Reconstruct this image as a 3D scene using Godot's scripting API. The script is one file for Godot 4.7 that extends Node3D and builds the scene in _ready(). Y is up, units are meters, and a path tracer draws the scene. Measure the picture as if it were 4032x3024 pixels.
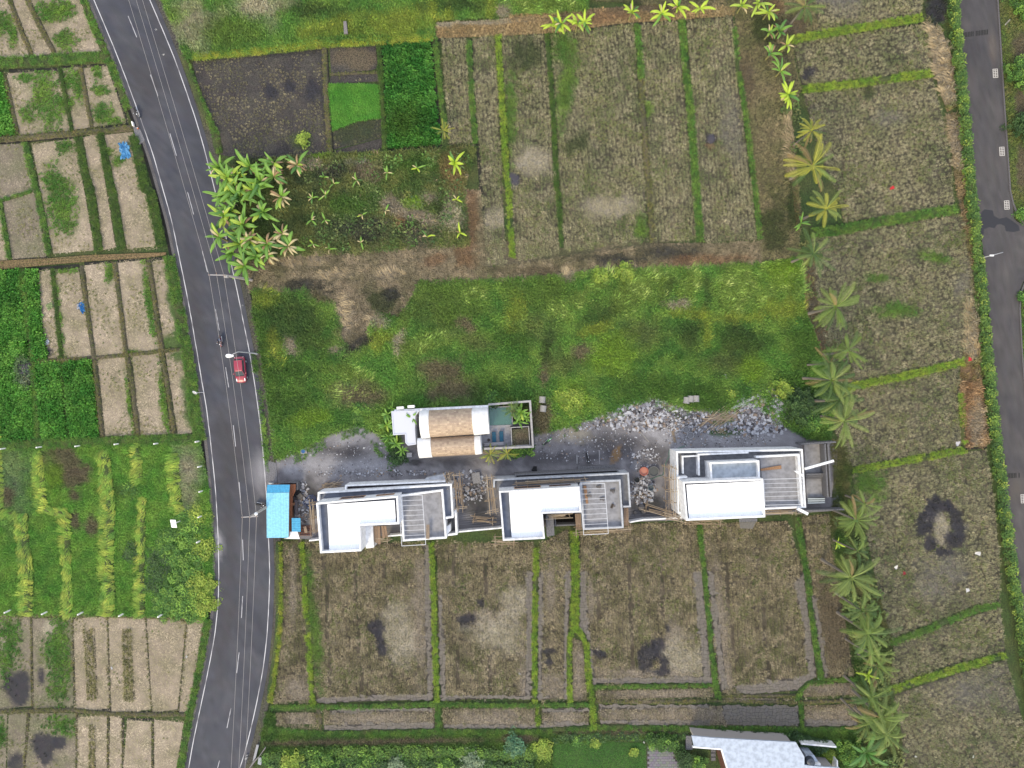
extends Node3D
# A drone's view straight down on rice fields, a road and a row of new villas. Positions are read in the photograph's pixels
# (25 to the metre on the ground) and turned into metres: tile(x, y) is a point of an enlarged piece of it.
const CAM_H := 112.0
const PX := 25.0
const GAIN := 0.62
var rng := RandomNumberGenerator.new()
var n1 := FastNoiseLite.new()
var n2 := FastNoiseLite.new()
var n3 := FastNoiseLite.new()
var mats := {}
var taken := {}
var tufts := {}
var texs := {}
var clearings := []
var tiles := {
	"p": Vector3(0, 0, 1), "t00": Vector3(0, 0, .45208), "t10": Vector3(1000, 0, .45208), "t20": Vector3(2000, 0, .45208), "t30": Vector3(3000, 0, .46655),
	"t01": Vector3(0, 750, .45208), "t11": Vector3(1000, 750, .45208), "t21": Vector3(2000, 750, .45208), "t31": Vector3(3000, 750, .46655),
	"t02": Vector3(0, 1500, .45208), "t12": Vector3(1000, 1500, .45208), "t22": Vector3(2000, 1500, .45208), "t32": Vector3(3000, 1500, .46655),
	"t03": Vector3(0, 2250, .46664), "t13": Vector3(1000, 2250, .46664), "t23": Vector3(2000, 2250, .46664), "t33": Vector3(3000, 2250, .46655),
	"villa": Vector3(1500, 1550, .28933), "shed": Vector3(1020, 1830, .21704), "ha": Vector3(1220, 1840, .28029), "hb": Vector3(1860, 1800, .36166),
	"hc": Vector3(2600, 1700, .34358), "hd": Vector3(2500, 2840, .40687), "car": Vector3(840, 1300, .13261), "ban": Vector3(820, 560, .33761),
	"top": Vector3(2080, 0, .48825), "mid": Vector3(1220, 560, .33764), "rub": Vector3(2180, 1500, .47016), "pal": Vector3(3080, 400, .42194),
	"pam": Vector3(3100, 1100, .39792), "pan": Vector3(3160, 1880, .34954), "pao": Vector3(3180, 2420, .36419), "cul": Vector3(480, 400, .13256),
	"scr": Vector3(940, 2840, .11093), "nea": Vector3(2960, 0, .25316)}

func _ready():
	rng.seed = 77
	for n in [n1, n2, n3]:
		n.noise_type = FastNoiseLite.TYPE_SIMPLEX_SMOOTH
		n.fractal_octaves = 3
	n1.seed = 3; n1.frequency = .06
	n2.seed = 11; n2.frequency = .22
	n3.seed = 29; n3.frequency = .8
	# camera, sky, sun, exposure
	var cam := Camera3D.new()
	cam.name = "camera"
	cam.position = Vector3(0, CAM_H, 0)
	cam.rotation_degrees = Vector3(-90, 0, 0)
	cam.fov = 56.74
	cam.far = 3000.0
	add_child(cam)
	cam.current = true
	var env := Environment.new()
	env.background_mode = Environment.BG_SKY
	var sm := ProceduralSkyMaterial.new()
	sm.sky_top_color = Color(.74, .77, .84)
	sm.sky_horizon_color = Color(.82, .83, .86)
	sm.ground_bottom_color = Color(.3, .32, .25)
	sm.ground_horizon_color = Color(.62, .66, .66)
	sm.sky_curve = .3
	sm.sun_angle_max = 1.0
	sm.sun_curve = .01
	var sky := Sky.new()
	sky.sky_material = sm
	env.sky = sky
	env.tonemap_mode = Environment.TONE_MAPPER_LINEAR
	env.tonemap_exposure = 2.2
	env.sdfgi_enabled = true
	env.ssao_enabled = true
	env.ssil_enabled = true
	var we := WorldEnvironment.new()
	we.name = "world_environment"
	we.environment = env
	add_child(we)
	var sun := DirectionalLight3D.new()
	sun.name = "sun"
	sun.light_energy = .5
	sun.light_color = Color(1, .93, .80)
	sun.light_angular_distance = 22.0
	sun.shadow_enabled = true
	add_child(sun)
	sun.look_at_from_position(Vector3(-14, 30, 32), Vector3.ZERO)
	clear_for_buildings()
	build_ground()
	build_roads()
	build_fields()
	build_meadows()
	build_banks()
	build_site()
	build_villas()
	build_plants()
	build_objects()
	build_litter()

# ---------- points and colours
func px(key: String, list: Array) -> PackedVector2Array:
	var v: Vector3 = tiles[key]
	var out := PackedVector2Array()
	for i in range(0, list.size(), 2):
		out.append(Vector2(v.x + list[i] * v.z, v.y + list[i + 1] * v.z))
	return out
func mixed(sets: Array) -> PackedVector2Array:
	var out := PackedVector2Array()
	for a in range(0, sets.size(), 2):
		out.append_array(px(sets[a], sets[a + 1]))
	return out
func metres(list: PackedVector2Array, h := 0.0) -> PackedVector2Array:
	var out := PackedVector2Array()
	for p in list:
		out.append((p - Vector2(2016, 1512)) / PX * ((CAM_H - h) / CAM_H))
	return out
func mm(key: String, list: Array, h := 0.0) -> PackedVector2Array:
	return metres(px(key, list), h)
func at(key: String, x: float, y: float, h := 0.0) -> Vector3:
	var q := mm(key, [x, y], h)[0]
	return Vector3(q.x, h, q.y)
func s(r: float, g: float, b: float, k := GAIN) -> Color:
	var c := Color(r / 255.0, g / 255.0, b / 255.0).srgb_to_linear()
	return Color(c.r * k, c.g * k, c.b * k, 1)
func widen(p: PackedVector2Array) -> PackedVector2Array:
	# polygons that end at the picture's edge go on 9 m beyond it
	var out := PackedVector2Array()
	var n := p.size()
	for i in n:
		var a := p[i]
		var far := a
		for side in 4:
			var on := edge_of(a, side)
			if not on: continue
			var prev := p[(i + n - 1) % n]
			var next := p[(i + 1) % n]
			var other := Vector2.INF
			if edge_of(prev, side) and not edge_of(next, side): other = next
			elif edge_of(next, side) and not edge_of(prev, side): other = prev
			var d := Vector2([-1, 1, 0, 0][side], [0, 0, -1, 1][side])
			if other != Vector2.INF:
				var v := a - other
				var k := v.dot(d)
				if k > 8.0: d = v / k
			if edge_of(next, side) or edge_of(prev, side): far += d * 225.0
		out.append(far)
	return out
func edge_of(a: Vector2, side: int) -> bool:
	return [a.x <= 3, a.x >= 4029, a.y <= 3, a.y >= 3021][side]

# ---------- nodes
func numbered(called: String, where: Node = null) -> String:
	var key := called + "@" + (str(where.get_instance_id()) if where else "")
	var n: int = taken.get(key, -1) + 1
	taken[key] = n
	return called if n == 0 else "%s_%03d" % [called, n]
func tag(o: Node, label: String, category := "", group := "", kind := ""):
	if label: o.set_meta("label", label)
	if category: o.set_meta("category", category)
	if group: o.set_meta("group", group)
	if kind: o.set_meta("kind", kind)
	return o
func thing(called: String, label: String, category: String, where := Vector3.ZERO, turn := 0.0, group := "") -> Node3D:
	var o := Node3D.new()
	o.name = numbered(called)
	add_child(o)
	o.position = where
	o.rotation.y = turn
	tag(o, label, category, group)
	return o
func put(called: String, mesh: Mesh, m: Material, parent: Node = null) -> MeshInstance3D:
	var o := MeshInstance3D.new()
	o.name = numbered(called, parent)
	o.mesh = mesh
	if m: o.material_override = m
	(parent if parent else self).add_child(o)
	return o
func copy_of(o: Node3D, label: String) -> Node3D:
	var c: Node3D = o.duplicate()
	c.name = numbered(String(o.name).rstrip("0123456789").trim_suffix("_") if o.name.contains("_0") else String(o.name))
	add_child(c)
	c.set_meta("label", label)
	return c

# ---------- materials
func noise_tex(called: String, freq: float, lo: float, hi: float, seed_ := 5, size := 512, kind := 0) -> ImageTexture:
	if texs.has(called): return texs[called]
	var f := FastNoiseLite.new()
	f.seed = seed_
	f.frequency = freq
	f.fractal_octaves = 4
	f.noise_type = FastNoiseLite.TYPE_SIMPLEX_SMOOTH if kind == 0 else FastNoiseLite.TYPE_CELLULAR
	var im := f.get_seamless_image(size, size)
	im.convert(Image.FORMAT_RGB8)
	var d := im.get_data()
	for i in range(0, d.size()):
		d[i] = int(255.0 * clampf(lo + (hi - lo) * d[i] / 255.0, 0, 1))
	im = Image.create_from_data(size, size, false, Image.FORMAT_RGB8, d)
	texs[called] = ImageTexture.create_from_image(im)
	return texs[called]
func mat(called: String, c := Color.WHITE, rough := .9, tex := "", metre := .25) -> StandardMaterial3D:
	if mats.has(called): return mats[called]
	var m := StandardMaterial3D.new()
	m.albedo_color = c.linear_to_srgb()
	m.roughness = rough
	m.cull_mode = BaseMaterial3D.CULL_DISABLED
	if tex:
		m.albedo_texture = {"grain": noise_tex("grain", .03, .45, 1.25), "fine": noise_tex("fine", .08, .62, 1.15, 8), "soft": noise_tex("soft", .008, .84, 1.06, 4)}[tex]
		m.uv1_triplanar = true
		m.uv1_world_triplanar = true
		m.uv1_scale = Vector3.ONE * metre
	mats[called] = m
	return m
func vmat(called: String, rough := .95, tex := "", metre := .25, c := Color.WHITE) -> StandardMaterial3D:
	var had := mats.has(called)
	var m := mat(called, c, rough, tex, metre)
	if not had: m.vertex_color_use_as_albedo = true
	return m

# ---------- shapes
func quad(st: SurfaceTool, a: Vector3, b: Vector3, c: Vector3, d: Vector3):
	for v in [a, b, c, a, c, d]: st.add_vertex(v)
func start() -> SurfaceTool:
	var st := SurfaceTool.new()
	st.begin(Mesh.PRIMITIVE_TRIANGLES)
	st.set_smooth_group(-1)
	return st
func done(st: SurfaceTool) -> ArrayMesh:
	st.generate_normals()
	return st.commit()
func v3(p: Vector2, y: float) -> Vector3:
	return Vector3(p.x, y, p.y)
func prism_to(st: SurfaceTool, foot: PackedVector2Array, y0: float, y1: float):
	var f := foot.duplicate()
	if Geometry2D.is_polygon_clockwise(f): f.reverse()
	var n := f.size()
	var tri := Geometry2D.triangulate_polygon(f)
	for i in tri: st.add_vertex(v3(f[i], y1))
	for i in tri: st.add_vertex(v3(f[i], y0))
	for i in n:
		var a := f[i]
		var b := f[(i + 1) % n]
		quad(st, v3(a, y0), v3(b, y0), v3(b, y1), v3(a, y1))
func prism(foot: PackedVector2Array, y0: float, y1: float) -> ArrayMesh:
	var st := start()
	prism_to(st, foot, y0, y1)
	return done(st)
func strip_wall(line: PackedVector2Array, thick: float, y0: float, y1: float, closed := false) -> ArrayMesh:
	var st := start()
	var n := line.size()
	var le := PackedVector2Array()
	var ri := PackedVector2Array()
	for i in n:
		var d0 := Vector2.ZERO
		var d1 := Vector2.ZERO
		if i > 0 or closed: d0 = (line[i] - line[(i + n - 1) % n]).normalized()
		if i < n - 1 or closed: d1 = (line[(i + 1) % n] - line[i]).normalized()
		if d0 == Vector2.ZERO: d0 = d1
		if d1 == Vector2.ZERO: d1 = d0
		var m := (d0 + d1).normalized()
		var k := thick / 2.0 / maxf(.35, m.dot(d0))
		le.append(line[i] + m.orthogonal() * k)
		ri.append(line[i] - m.orthogonal() * k)
	for i in (n if closed else n - 1):
		var j := (i + 1) % n
		quad(st, v3(le[i], y1), v3(le[j], y1), v3(ri[j], y1), v3(ri[i], y1))
		quad(st, v3(le[i], y0), v3(le[j], y0), v3(le[j], y1), v3(le[i], y1))
		quad(st, v3(ri[i], y0), v3(ri[j], y0), v3(ri[j], y1), v3(ri[i], y1))
	if not closed:
		quad(st, v3(le[0], y0), v3(ri[0], y0), v3(ri[0], y1), v3(le[0], y1))
		quad(st, v3(le[n - 1], y0), v3(ri[n - 1], y0), v3(ri[n - 1], y1), v3(le[n - 1], y1))
	return done(st)
func tube_to(st: SurfaceTool, path: Array, radii: Array, sides := 6):
	var rings := []
	for i in path.size():
		var d: Vector3 = (path[mini(i + 1, path.size() - 1)] - path[maxi(i - 1, 0)]).normalized()
		var u := d.cross(Vector3.UP if absf(d.y) < .9 else Vector3.RIGHT).normalized()
		var w := d.cross(u)
		var ring := []
		for k in sides:
			var t := TAU * k / sides
			ring.append(path[i] + (u * cos(t) + w * sin(t)) * radii[i])
		rings.append(ring)
	for i in rings.size() - 1:
		for k in sides:
			var j := (k + 1) % sides
			quad(st, rings[i][k], rings[i][j], rings[i + 1][j], rings[i + 1][k])
	for e in [0, rings.size() - 1]:
		for k in range(1, sides - 1):
			for v in [rings[e][0], rings[e][k], rings[e][k + 1]]: st.add_vertex(v)
func tube(path: Array, radii: Array, sides := 6) -> ArrayMesh:
	var st := start()
	st.set_smooth_group(0)
	tube_to(st, path, radii, sides)
	return done(st)
func box_to(st: SurfaceTool, c: Vector3, size: Vector3, turn := Basis.IDENTITY):
	var p := []
	for k in 8: p.append(c + turn * (size / 2 * Vector3(1 if k & 1 else -1, 1 if k & 2 else -1, 1 if k & 4 else -1)))
	for f in [[0, 1, 3, 2], [5, 4, 6, 7], [4, 0, 2, 6], [1, 5, 7, 3], [2, 3, 7, 6], [4, 5, 1, 0]]: quad(st, p[f[0]], p[f[1]], p[f[2]], p[f[3]])
func box(c: Vector3, size: Vector3, turn := Basis.IDENTITY) -> ArrayMesh:
	var st := start()
	box_to(st, c, size, turn)
	return done(st)
func lathe(prof: Array, sides := 12) -> ArrayMesh:
	var st := start()
	for i in prof.size() - 1:
		for k in sides:
			var a := TAU * k / sides
			var b := TAU * (k + 1) / sides
			quad(st, Vector3(cos(a) * prof[i].x, prof[i].y, sin(a) * prof[i].x), Vector3(cos(b) * prof[i].x, prof[i].y, sin(b) * prof[i].x),
				Vector3(cos(b) * prof[i + 1].x, prof[i + 1].y, sin(b) * prof[i + 1].x), Vector3(cos(a) * prof[i + 1].x, prof[i + 1].y, sin(a) * prof[i + 1].x))
	return done(st)
func corrugated(a: Vector3, b: Vector3, c: Vector3, d: Vector3, pitch := .26, depth := .05) -> ArrayMesh:
	# a b along the eaves, d c along the other edge: ribs run from a to d
	var st := start()
	var n := int(a.distance_to(b) / pitch) * 4
	var prof := [0.0, 1.0, 1.0, 0.0]
	for i in n:
		var t0 := float(i) / n
		var t1 := float(i + 1) / n
		var y0: Vector3 = Vector3.UP * depth * prof[i % 4]
		var y1: Vector3 = Vector3.UP * depth * prof[(i + 1) % 4]
		quad(st, a.lerp(b, t0) + y0, a.lerp(b, t1) + y1, d.lerp(c, t1) + y1, d.lerp(c, t0) + y0)
	return done(st)

# ---------- ground sheets with a colour at every point
func blob(key: String, x: float, y: float, rx: float, ry: float, style: String, turn := 0.0, soft := .35) -> Dictionary:
	var q := mm(key, [x, y])[0]
	var k: float = tiles[key].z / PX
	return {"p": q, "r": Vector2(rx * k, ry * k), "s": style, "cs": cos(deg_to_rad(turn)), "sn": sin(deg_to_rad(turn)), "soft": soft}
func blob_weight(b: Dictionary, x: float, z: float) -> float:
	var d := Vector2(x, z) - (b.p as Vector2)
	var r: Vector2 = b.r
	if absf(d.x) + absf(d.y) > 2.2 * (r.x + r.y): return 0.0
	var e := Vector2(d.x * b.cs + d.y * b.sn, d.y * b.cs - d.x * b.sn) / r
	var q := e.length() + (.55 * n2.get_noise_2d(x * .8 + 17, z * .8) if r.x + r.y > 3.0 else 0.0) + .4 * n2.get_noise_2d(x * 1.6, z * 1.6) + .22 * n3.get_noise_2d(x, z)
	return clampf((1.0 - q) / b.soft + .5, 0, 1)
func shade(t: Dictionary, x: float, z: float, blobs: Array) -> Color:
	var f: float = t.get("f", 1.0)
	var a := clampf(.5 + 1.1 * n1.get_noise_2d(x * f, z * f), 0, 1)
	var b := clampf(.35 + 1.3 * n2.get_noise_2d(x * f, z * f), 0, 1)
	var c: Color = (t.c[0] as Color).lerp(t.c[1], a).lerp(t.c[2], b)
	c *= 1.0 + .30 * n3.get_noise_2d(x, z)
	for q in blobs:
		var w := blob_weight(q, x, z)
		if w > 0: c = c.lerp(styles[q.s][0] * (1.0 + .3 * n3.get_noise_2d(x * 2, z * 2)), w * styles[q.s][3])
	c.a = 1
	return c
func span(poly: PackedVector2Array, z: float) -> Vector2:
	var lo := INF
	var hi := -INF
	var n := poly.size()
	for i in n:
		var a := poly[i]
		var b := poly[(i + 1) % n]
		if (a.y <= z and b.y >= z) or (b.y <= z and a.y >= z):
			var xs := [a.x, b.x] if absf(a.y - b.y) < 1e-6 else [lerpf(a.x, b.x, (z - a.y) / (b.y - a.y))]
			for x in xs:
				lo = minf(lo, x); hi = maxf(hi, x)
	return Vector2(lo, hi)
func bounds(poly: PackedVector2Array) -> Rect2:
	var r := Rect2(poly[0], Vector2.ZERO)
	for p in poly: r = r.expand(p)
	return r
func sheet(poly: PackedVector2Array, y: float, color: Callable, step := .45, bump := .02) -> ArrayMesh:
	var r := bounds(poly)
	var rows := maxi(1, int(ceil(r.size.y / step)))
	var cols := maxi(1, int(ceil(r.size.x / step)))
	var vs := PackedVector3Array()
	var cs := PackedColorArray()
	var ns := PackedVector3Array()
	var ix := PackedInt32Array()
	for j in rows + 1:
		var z := clampf(r.position.y + r.size.y * j / rows, r.position.y + 1e-4, r.end.y - 1e-4)
		var e := span(poly, z)
		for i in cols + 1:
			var x := lerpf(e.x, e.y, float(i) / cols)
			vs.append(Vector3(x, y + bump * n3.get_noise_2d(x, z), z))
			cs.append(color.call(x, z))
			ns.append(Vector3.UP)
			if i < cols and j < rows:
				var k := j * (cols + 1) + i
				ix.append_array([k, k + 1, k + cols + 2, k, k + cols + 2, k + cols + 1])
	var arr := []
	arr.resize(Mesh.ARRAY_MAX)
	arr[Mesh.ARRAY_VERTEX] = vs
	arr[Mesh.ARRAY_COLOR] = cs
	arr[Mesh.ARRAY_NORMAL] = ns
	arr[Mesh.ARRAY_INDEX] = ix
	var m := ArrayMesh.new()
	m.add_surface_from_arrays(Mesh.PRIMITIVE_TRIANGLES, arr)
	return m

# ---------- small plants, many copies of one tuft
func tuft(kind: String) -> ArrayMesh:
	if tufts.has(kind): return tufts[kind]
	var st := start()
	var r := RandomNumberGenerator.new()
	r.seed = hash(kind)
	var spec: Array = {"stub": [10, .30, .24, .038, .75], "grass": [12, .30, .30, .045, 1.1], "tall": [12, .6, .85, .075, 1.0], "lodged": [14, .34, 1.5, .07, 1.0], "straw": [7, .05, .40, .035, .3], "leaf": [8, .18, .22, .13, .6], "big": [7, .35, .38, .22, .5], "bush": [26, .4, .34, .13, 0.0]}[kind]
	for i in spec[0]:
		var a: float = TAU * (i + r.randf()) / spec[0]
		if kind == "lodged": a = r.randf_range(-.4, .4)
		var out := Vector3(cos(a), 0, sin(a))
		var side := Vector3(-sin(a), 0, cos(a))
		var w: float = spec[3] * r.randf_range(.7, 1.3)
		var v := r.randf_range(.78, 1.15)
		st.set_color(Color(v, v, v * .95))
		if kind == "bush":
			var c: Vector3 = out * spec[2] * sqrt(r.randf()) + Vector3.UP * spec[1] * r.randf_range(.1, 1)
			var d := (out + Vector3(r.randf_range(-.6, .6), r.randf_range(-.2, .7), r.randf_range(-.6, .6))).normalized()
			var sd := d.cross(Vector3(r.randf_range(-.4, .4), 1, r.randf_range(-.4, .4))).normalized()
			quad(st, c, c + d * w + sd * w * .55, c + d * w * 2.2, c + d * w - sd * w * .55)
			continue
		var base := out * r.randf_range(0, .12) + side * r.randf_range(-.06, .06)
		if kind == "lodged": base = Vector3(r.randf_range(-.3, .3), 0, r.randf_range(-.4, .4))
		if kind == "straw": base = Vector3(r.randf_range(-.3, .3), 0, r.randf_range(-.3, .3))
		var h: float = spec[1] * r.randf_range(.6, 1.2)
		var l: float = spec[2] * r.randf_range(.6, 1.25)
		var mid: Vector3 = base + out * l * .45 + Vector3.UP * h * (.85 if spec[4] > .2 else .5)
		var tip: Vector3 = base + out * l + Vector3.UP * h * (1.0 - .45 * spec[4])
		if kind == "leaf" or kind == "big":
			quad(st, base, mid + side * w * .5, tip, mid - side * w * .5)
		else:
			quad(st, base + side * w * .5, mid + side * w * .45, mid - side * w * .45, base - side * w * .5)
			for q in [mid + side * w * .45, tip, mid - side * w * .45]: st.add_vertex(q)
	tufts[kind] = done(st)
	return tufts[kind]
func many(called: String, kind: String, data: PackedFloat32Array, parent: Node, m: Material = null) -> MultiMeshInstance3D:
	var mu := MultiMesh.new()
	mu.transform_format = MultiMesh.TRANSFORM_3D
	mu.use_colors = true
	mu.mesh = tuft(kind) if kind != "chunk" else chunk_mesh()
	mu.instance_count = data.size() / 16
	mu.buffer = data
	var o := MultiMeshInstance3D.new()
	o.multimesh = mu
	o.material_override = m if m else leafy("leafy")
	o.name = numbered(called, parent if parent != self else null)
	o.set_meta("kind", "stuff")
	parent.add_child(o)
	return o
func leafy(called: String) -> StandardMaterial3D:
	var m := vmat(called, .75)
	m.backlight_enabled = true
	m.backlight = Color(.22, .26, .1)
	return m
func push(data: PackedFloat32Array, p: Vector3, turn: float, size: float, c: Color, tall := 1.0, lean := Vector2.ZERO):
	var b := Basis(Vector3.UP, turn)
	var x := b.x * size
	var y := Vector3(lean.x, tall, lean.y) * size
	var z := b.z * size
	data.append_array([x.x, y.x, z.x, p.x, x.y, y.y, z.y, p.y, x.z, y.z, z.z, p.z, c.r, c.g, c.b, 1.0])
func cover(parent: Node, called: String, kind: String, poly: PackedVector2Array, y: float, density: float, cols: Array, size: Vector2, blobs := [], opt := {}):
	# a jittered grid of tufts inside the polygon; colours drift with noise, the field's patches recolour or bare it
	var pitch := 1.0 / sqrt(density)
	var dir: float = opt.get("dir", 0.0)
	var jit: float = opt.get("jitter", .5)
	var keep: float = opt.get("keep", 1.0)
	var mask: float = opt.get("mask", -9.0)
	var f: float = opt.get("f", 1.0)
	var only: String = opt.get("only", "")
	var sq: Vector2 = opt.get("pitch", Vector2(pitch, pitch))
	var flow: float = opt.get("flow", -99.0)
	var vary: Vector2 = opt.get("vary", Vector2(.75, 1.25))
	var lumpy: float = opt.get("lumpy", .5)
	var lean: Vector2 = opt.get("lean", Vector2.ZERO)
	var rot := Transform2D(dir, Vector2.ZERO)
	var local := PackedVector2Array()
	for p in poly: local.append(rot.affine_inverse() * p)
	var r := bounds(local)
	var data := PackedFloat32Array()
	var nz := int(r.size.y / sq.y) + 1
	var nx := int(r.size.x / sq.x) + 1
	for j in nz:
		for i in nx:
			if keep < 1.0 and rng.randf() > keep: continue
			var q := r.position + Vector2(i + .5 + rng.randf_range(-jit, jit), j + .5 + rng.randf_range(-jit, jit)) * sq
			if not Geometry2D.is_point_in_polygon(q, local): continue
			var p := rot * q
			var built := false
			for cl in clearings:
				if (cl[0] as Rect2).has_point(p) and Geometry2D.is_point_in_polygon(p, cl[1]): built = true
			if built: continue
			if mask > -2.0 and n2.get_noise_2d(p.x * .7 + 40, p.y * .7) + .4 * n3.get_noise_2d(p.x, p.y) < mask: continue
			var a := clampf(.5 + 1.2 * n1.get_noise_2d(p.x * f + 9, p.y * f), 0, 1)
			var b := clampf(.4 + 1.3 * n2.get_noise_2d(p.x * f, p.y * f + 7), 0, 1)
			var c: Color = (cols[0] as Color).lerp(cols[1], a).lerp(cols[2], b * rng.randf_range(.5, 1.2))
			var bare := false
			var inside := only == ""
			for bl in blobs:
				var w := blob_weight(bl, p.x, p.y)
				if w <= 0: continue
				if only == bl.s and w > rng.randf_range(.2, .8): inside = true
				var st: Array = styles[bl.s]
				if rng.randf() < w * st[2]: bare = true
				if only == "": c = c.lerp(st[1], w * st[3])
			if bare or not inside: continue
			var lump := n3.get_noise_2d(p.x * 1.1 + 3, p.y * 1.1)
			c *= rng.randf_range(vary.x, vary.y) * (1.0 + lumpy * lump)
			push(data, Vector3(p.x, y, p.y), rng.randf() * TAU if flow < -9 else flow + 1.8 * n1.get_noise_2d(p.x * 1.5 + 60, p.y * 1.5) + rng.randf_range(-.35, .35), rng.randf_range(size.x, size.y), c, rng.randf_range(.75, 1.25) * (1.0 + .7 * lump), lean + Vector2(rng.randf_range(-.25, .25), rng.randf_range(-.25, .25)))
	if data.size(): many(called, kind, data, parent)
func chunk_mesh() -> ArrayMesh:
	if tufts.has("chunk"): return tufts["chunk"]
	var st := start()
	var p := []
	for k in 8: p.append(Vector3(.5 if k & 1 else -.5, .32 if k & 2 else -.2, .38 if k & 4 else -.38) * rng.randf_range(.7, 1.2))
	for f in [[0, 1, 3, 2], [5, 4, 6, 7], [4, 0, 2, 6], [1, 5, 7, 3], [2, 3, 7, 6], [4, 5, 1, 0]]: quad(st, p[f[0]], p[f[1]], p[f[2]], p[f[3]])
	tufts["chunk"] = done(st)
	return tufts["chunk"]

# ---------- what the ground is made of
# a patch: colour of the soil, colour of what grows there, share of tufts missing, strength
var styles := {
	"burnt": [s(60, 60, 69), s(62, 62, 70), .7, .93], "ash": [s(150, 146, 138), s(164, 160, 150), .25, .5], "pale": [s(190, 181, 160), s(212, 202, 174), .3, .92],
	"green": [s(92, 118, 52), s(112, 146, 58), 0.0, .9], "dark": [s(62, 78, 42), s(66, 90, 42), 0.0, .75], "brown": [s(120, 108, 86), s(138, 124, 100), .35, .9],
	"rust": [s(150, 118, 90), s(172, 132, 98), .2, .65], "yellow": [s(116, 132, 52), s(158, 172, 62), 0.0, .65], "lime": [s(120, 150, 48), s(140, 180, 56), 0.0, .9],
	"deepgrey": [s(70, 70, 70), s(78, 80, 70), .6, .85], "pink": [s(168, 156, 138), s(188, 175, 154), .35, .9], "tall": [s(100, 126, 54), s(132, 160, 68), 0.0, .8],  # the first patch: dark grey ground and tufts, most tufts missing
	"silt": [s(128, 116, 104), s(128, 116, 104), 1.0, .5], "sand": [s(168, 136, 96), s(168, 136, 96), 1.0, .85], "lightgrey": [s(186, 185, 190), s(186, 185, 190), 1.0, .9], "darkgrey": [s(80, 78, 82), s(80, 78, 82), 1.0, .7],
	"mottle": [s(108, 106, 72), s(120, 116, 78), .1, .55], "grass": [s(74, 108, 42), s(86, 128, 46), 0.0, .9]}
var kinds := {
	"dry": {"c": [s(198, 182, 162), s(180, 165, 145), s(158, 150, 122)], "mat": "dry"},
	"dull": {"c": [s(162, 150, 134), s(148, 138, 122), s(134, 134, 104)], "mat": "dry"},
	"stub": {"c": [s(92, 88, 72), s(82, 80, 62), s(112, 106, 90)], "mat": "soil"},
	"brownstub": {"c": [s(90, 82, 66), s(80, 74, 58), s(118, 108, 92)], "mat": "soil"},
	"mud": {"c": [s(88, 84, 82), s(78, 74, 73), s(100, 96, 88)], "mat": "soil"},
	"crop": {"c": [s(64, 80, 46), s(58, 74, 42), s(72, 88, 50)], "mat": "soil"},
	"meadow": {"c": [s(78, 102, 50), s(66, 92, 44), s(100, 108, 62)], "mat": "soil"},
	"scrub": {"c": [s(112, 108, 86), s(98, 100, 70), s(128, 118, 96)], "mat": "soil"},
	"earth": {"c": [s(160, 134, 98), s(146, 124, 88), s(132, 122, 82)], "mat": "soil"},
	"grit": {"c": [s(154, 151, 154), s(136, 133, 137), s(172, 170, 174)], "mat": "dry"},
	"cracked": {"c": [s(96, 92, 86), s(88, 84, 80), s(106, 100, 94)], "mat": "soil"},
	"lawn": {"c": [s(76, 114, 52), s(70, 108, 48), s(88, 122, 58)], "mat": "soil"}}
var straws := [s(220, 204, 180, .85), s(196, 180, 156, .85), s(166, 158, 122, .8)]
var stubs := [s(160, 158, 120, .96), s(116, 128, 84, .96), s(184, 177, 146, .96)]
var brownstubs := [s(160, 150, 116, .94), s(114, 116, 74, .94), s(192, 177, 146, .94)]
var greens := [s(92, 140, 56, .92), s(74, 120, 48, .92), s(124, 156, 66, .92)]
var darks := [s(70, 104, 40, .95), s(60, 92, 36, .95), s(96, 126, 48, .95)]
var brights := [s(160, 182, 58, .8), s(128, 160, 52, .8), s(190, 190, 78, .8)]
var olives := [s(120, 128, 62, .9), s(96, 114, 52, .9), s(150, 138, 86, .9)]

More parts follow.
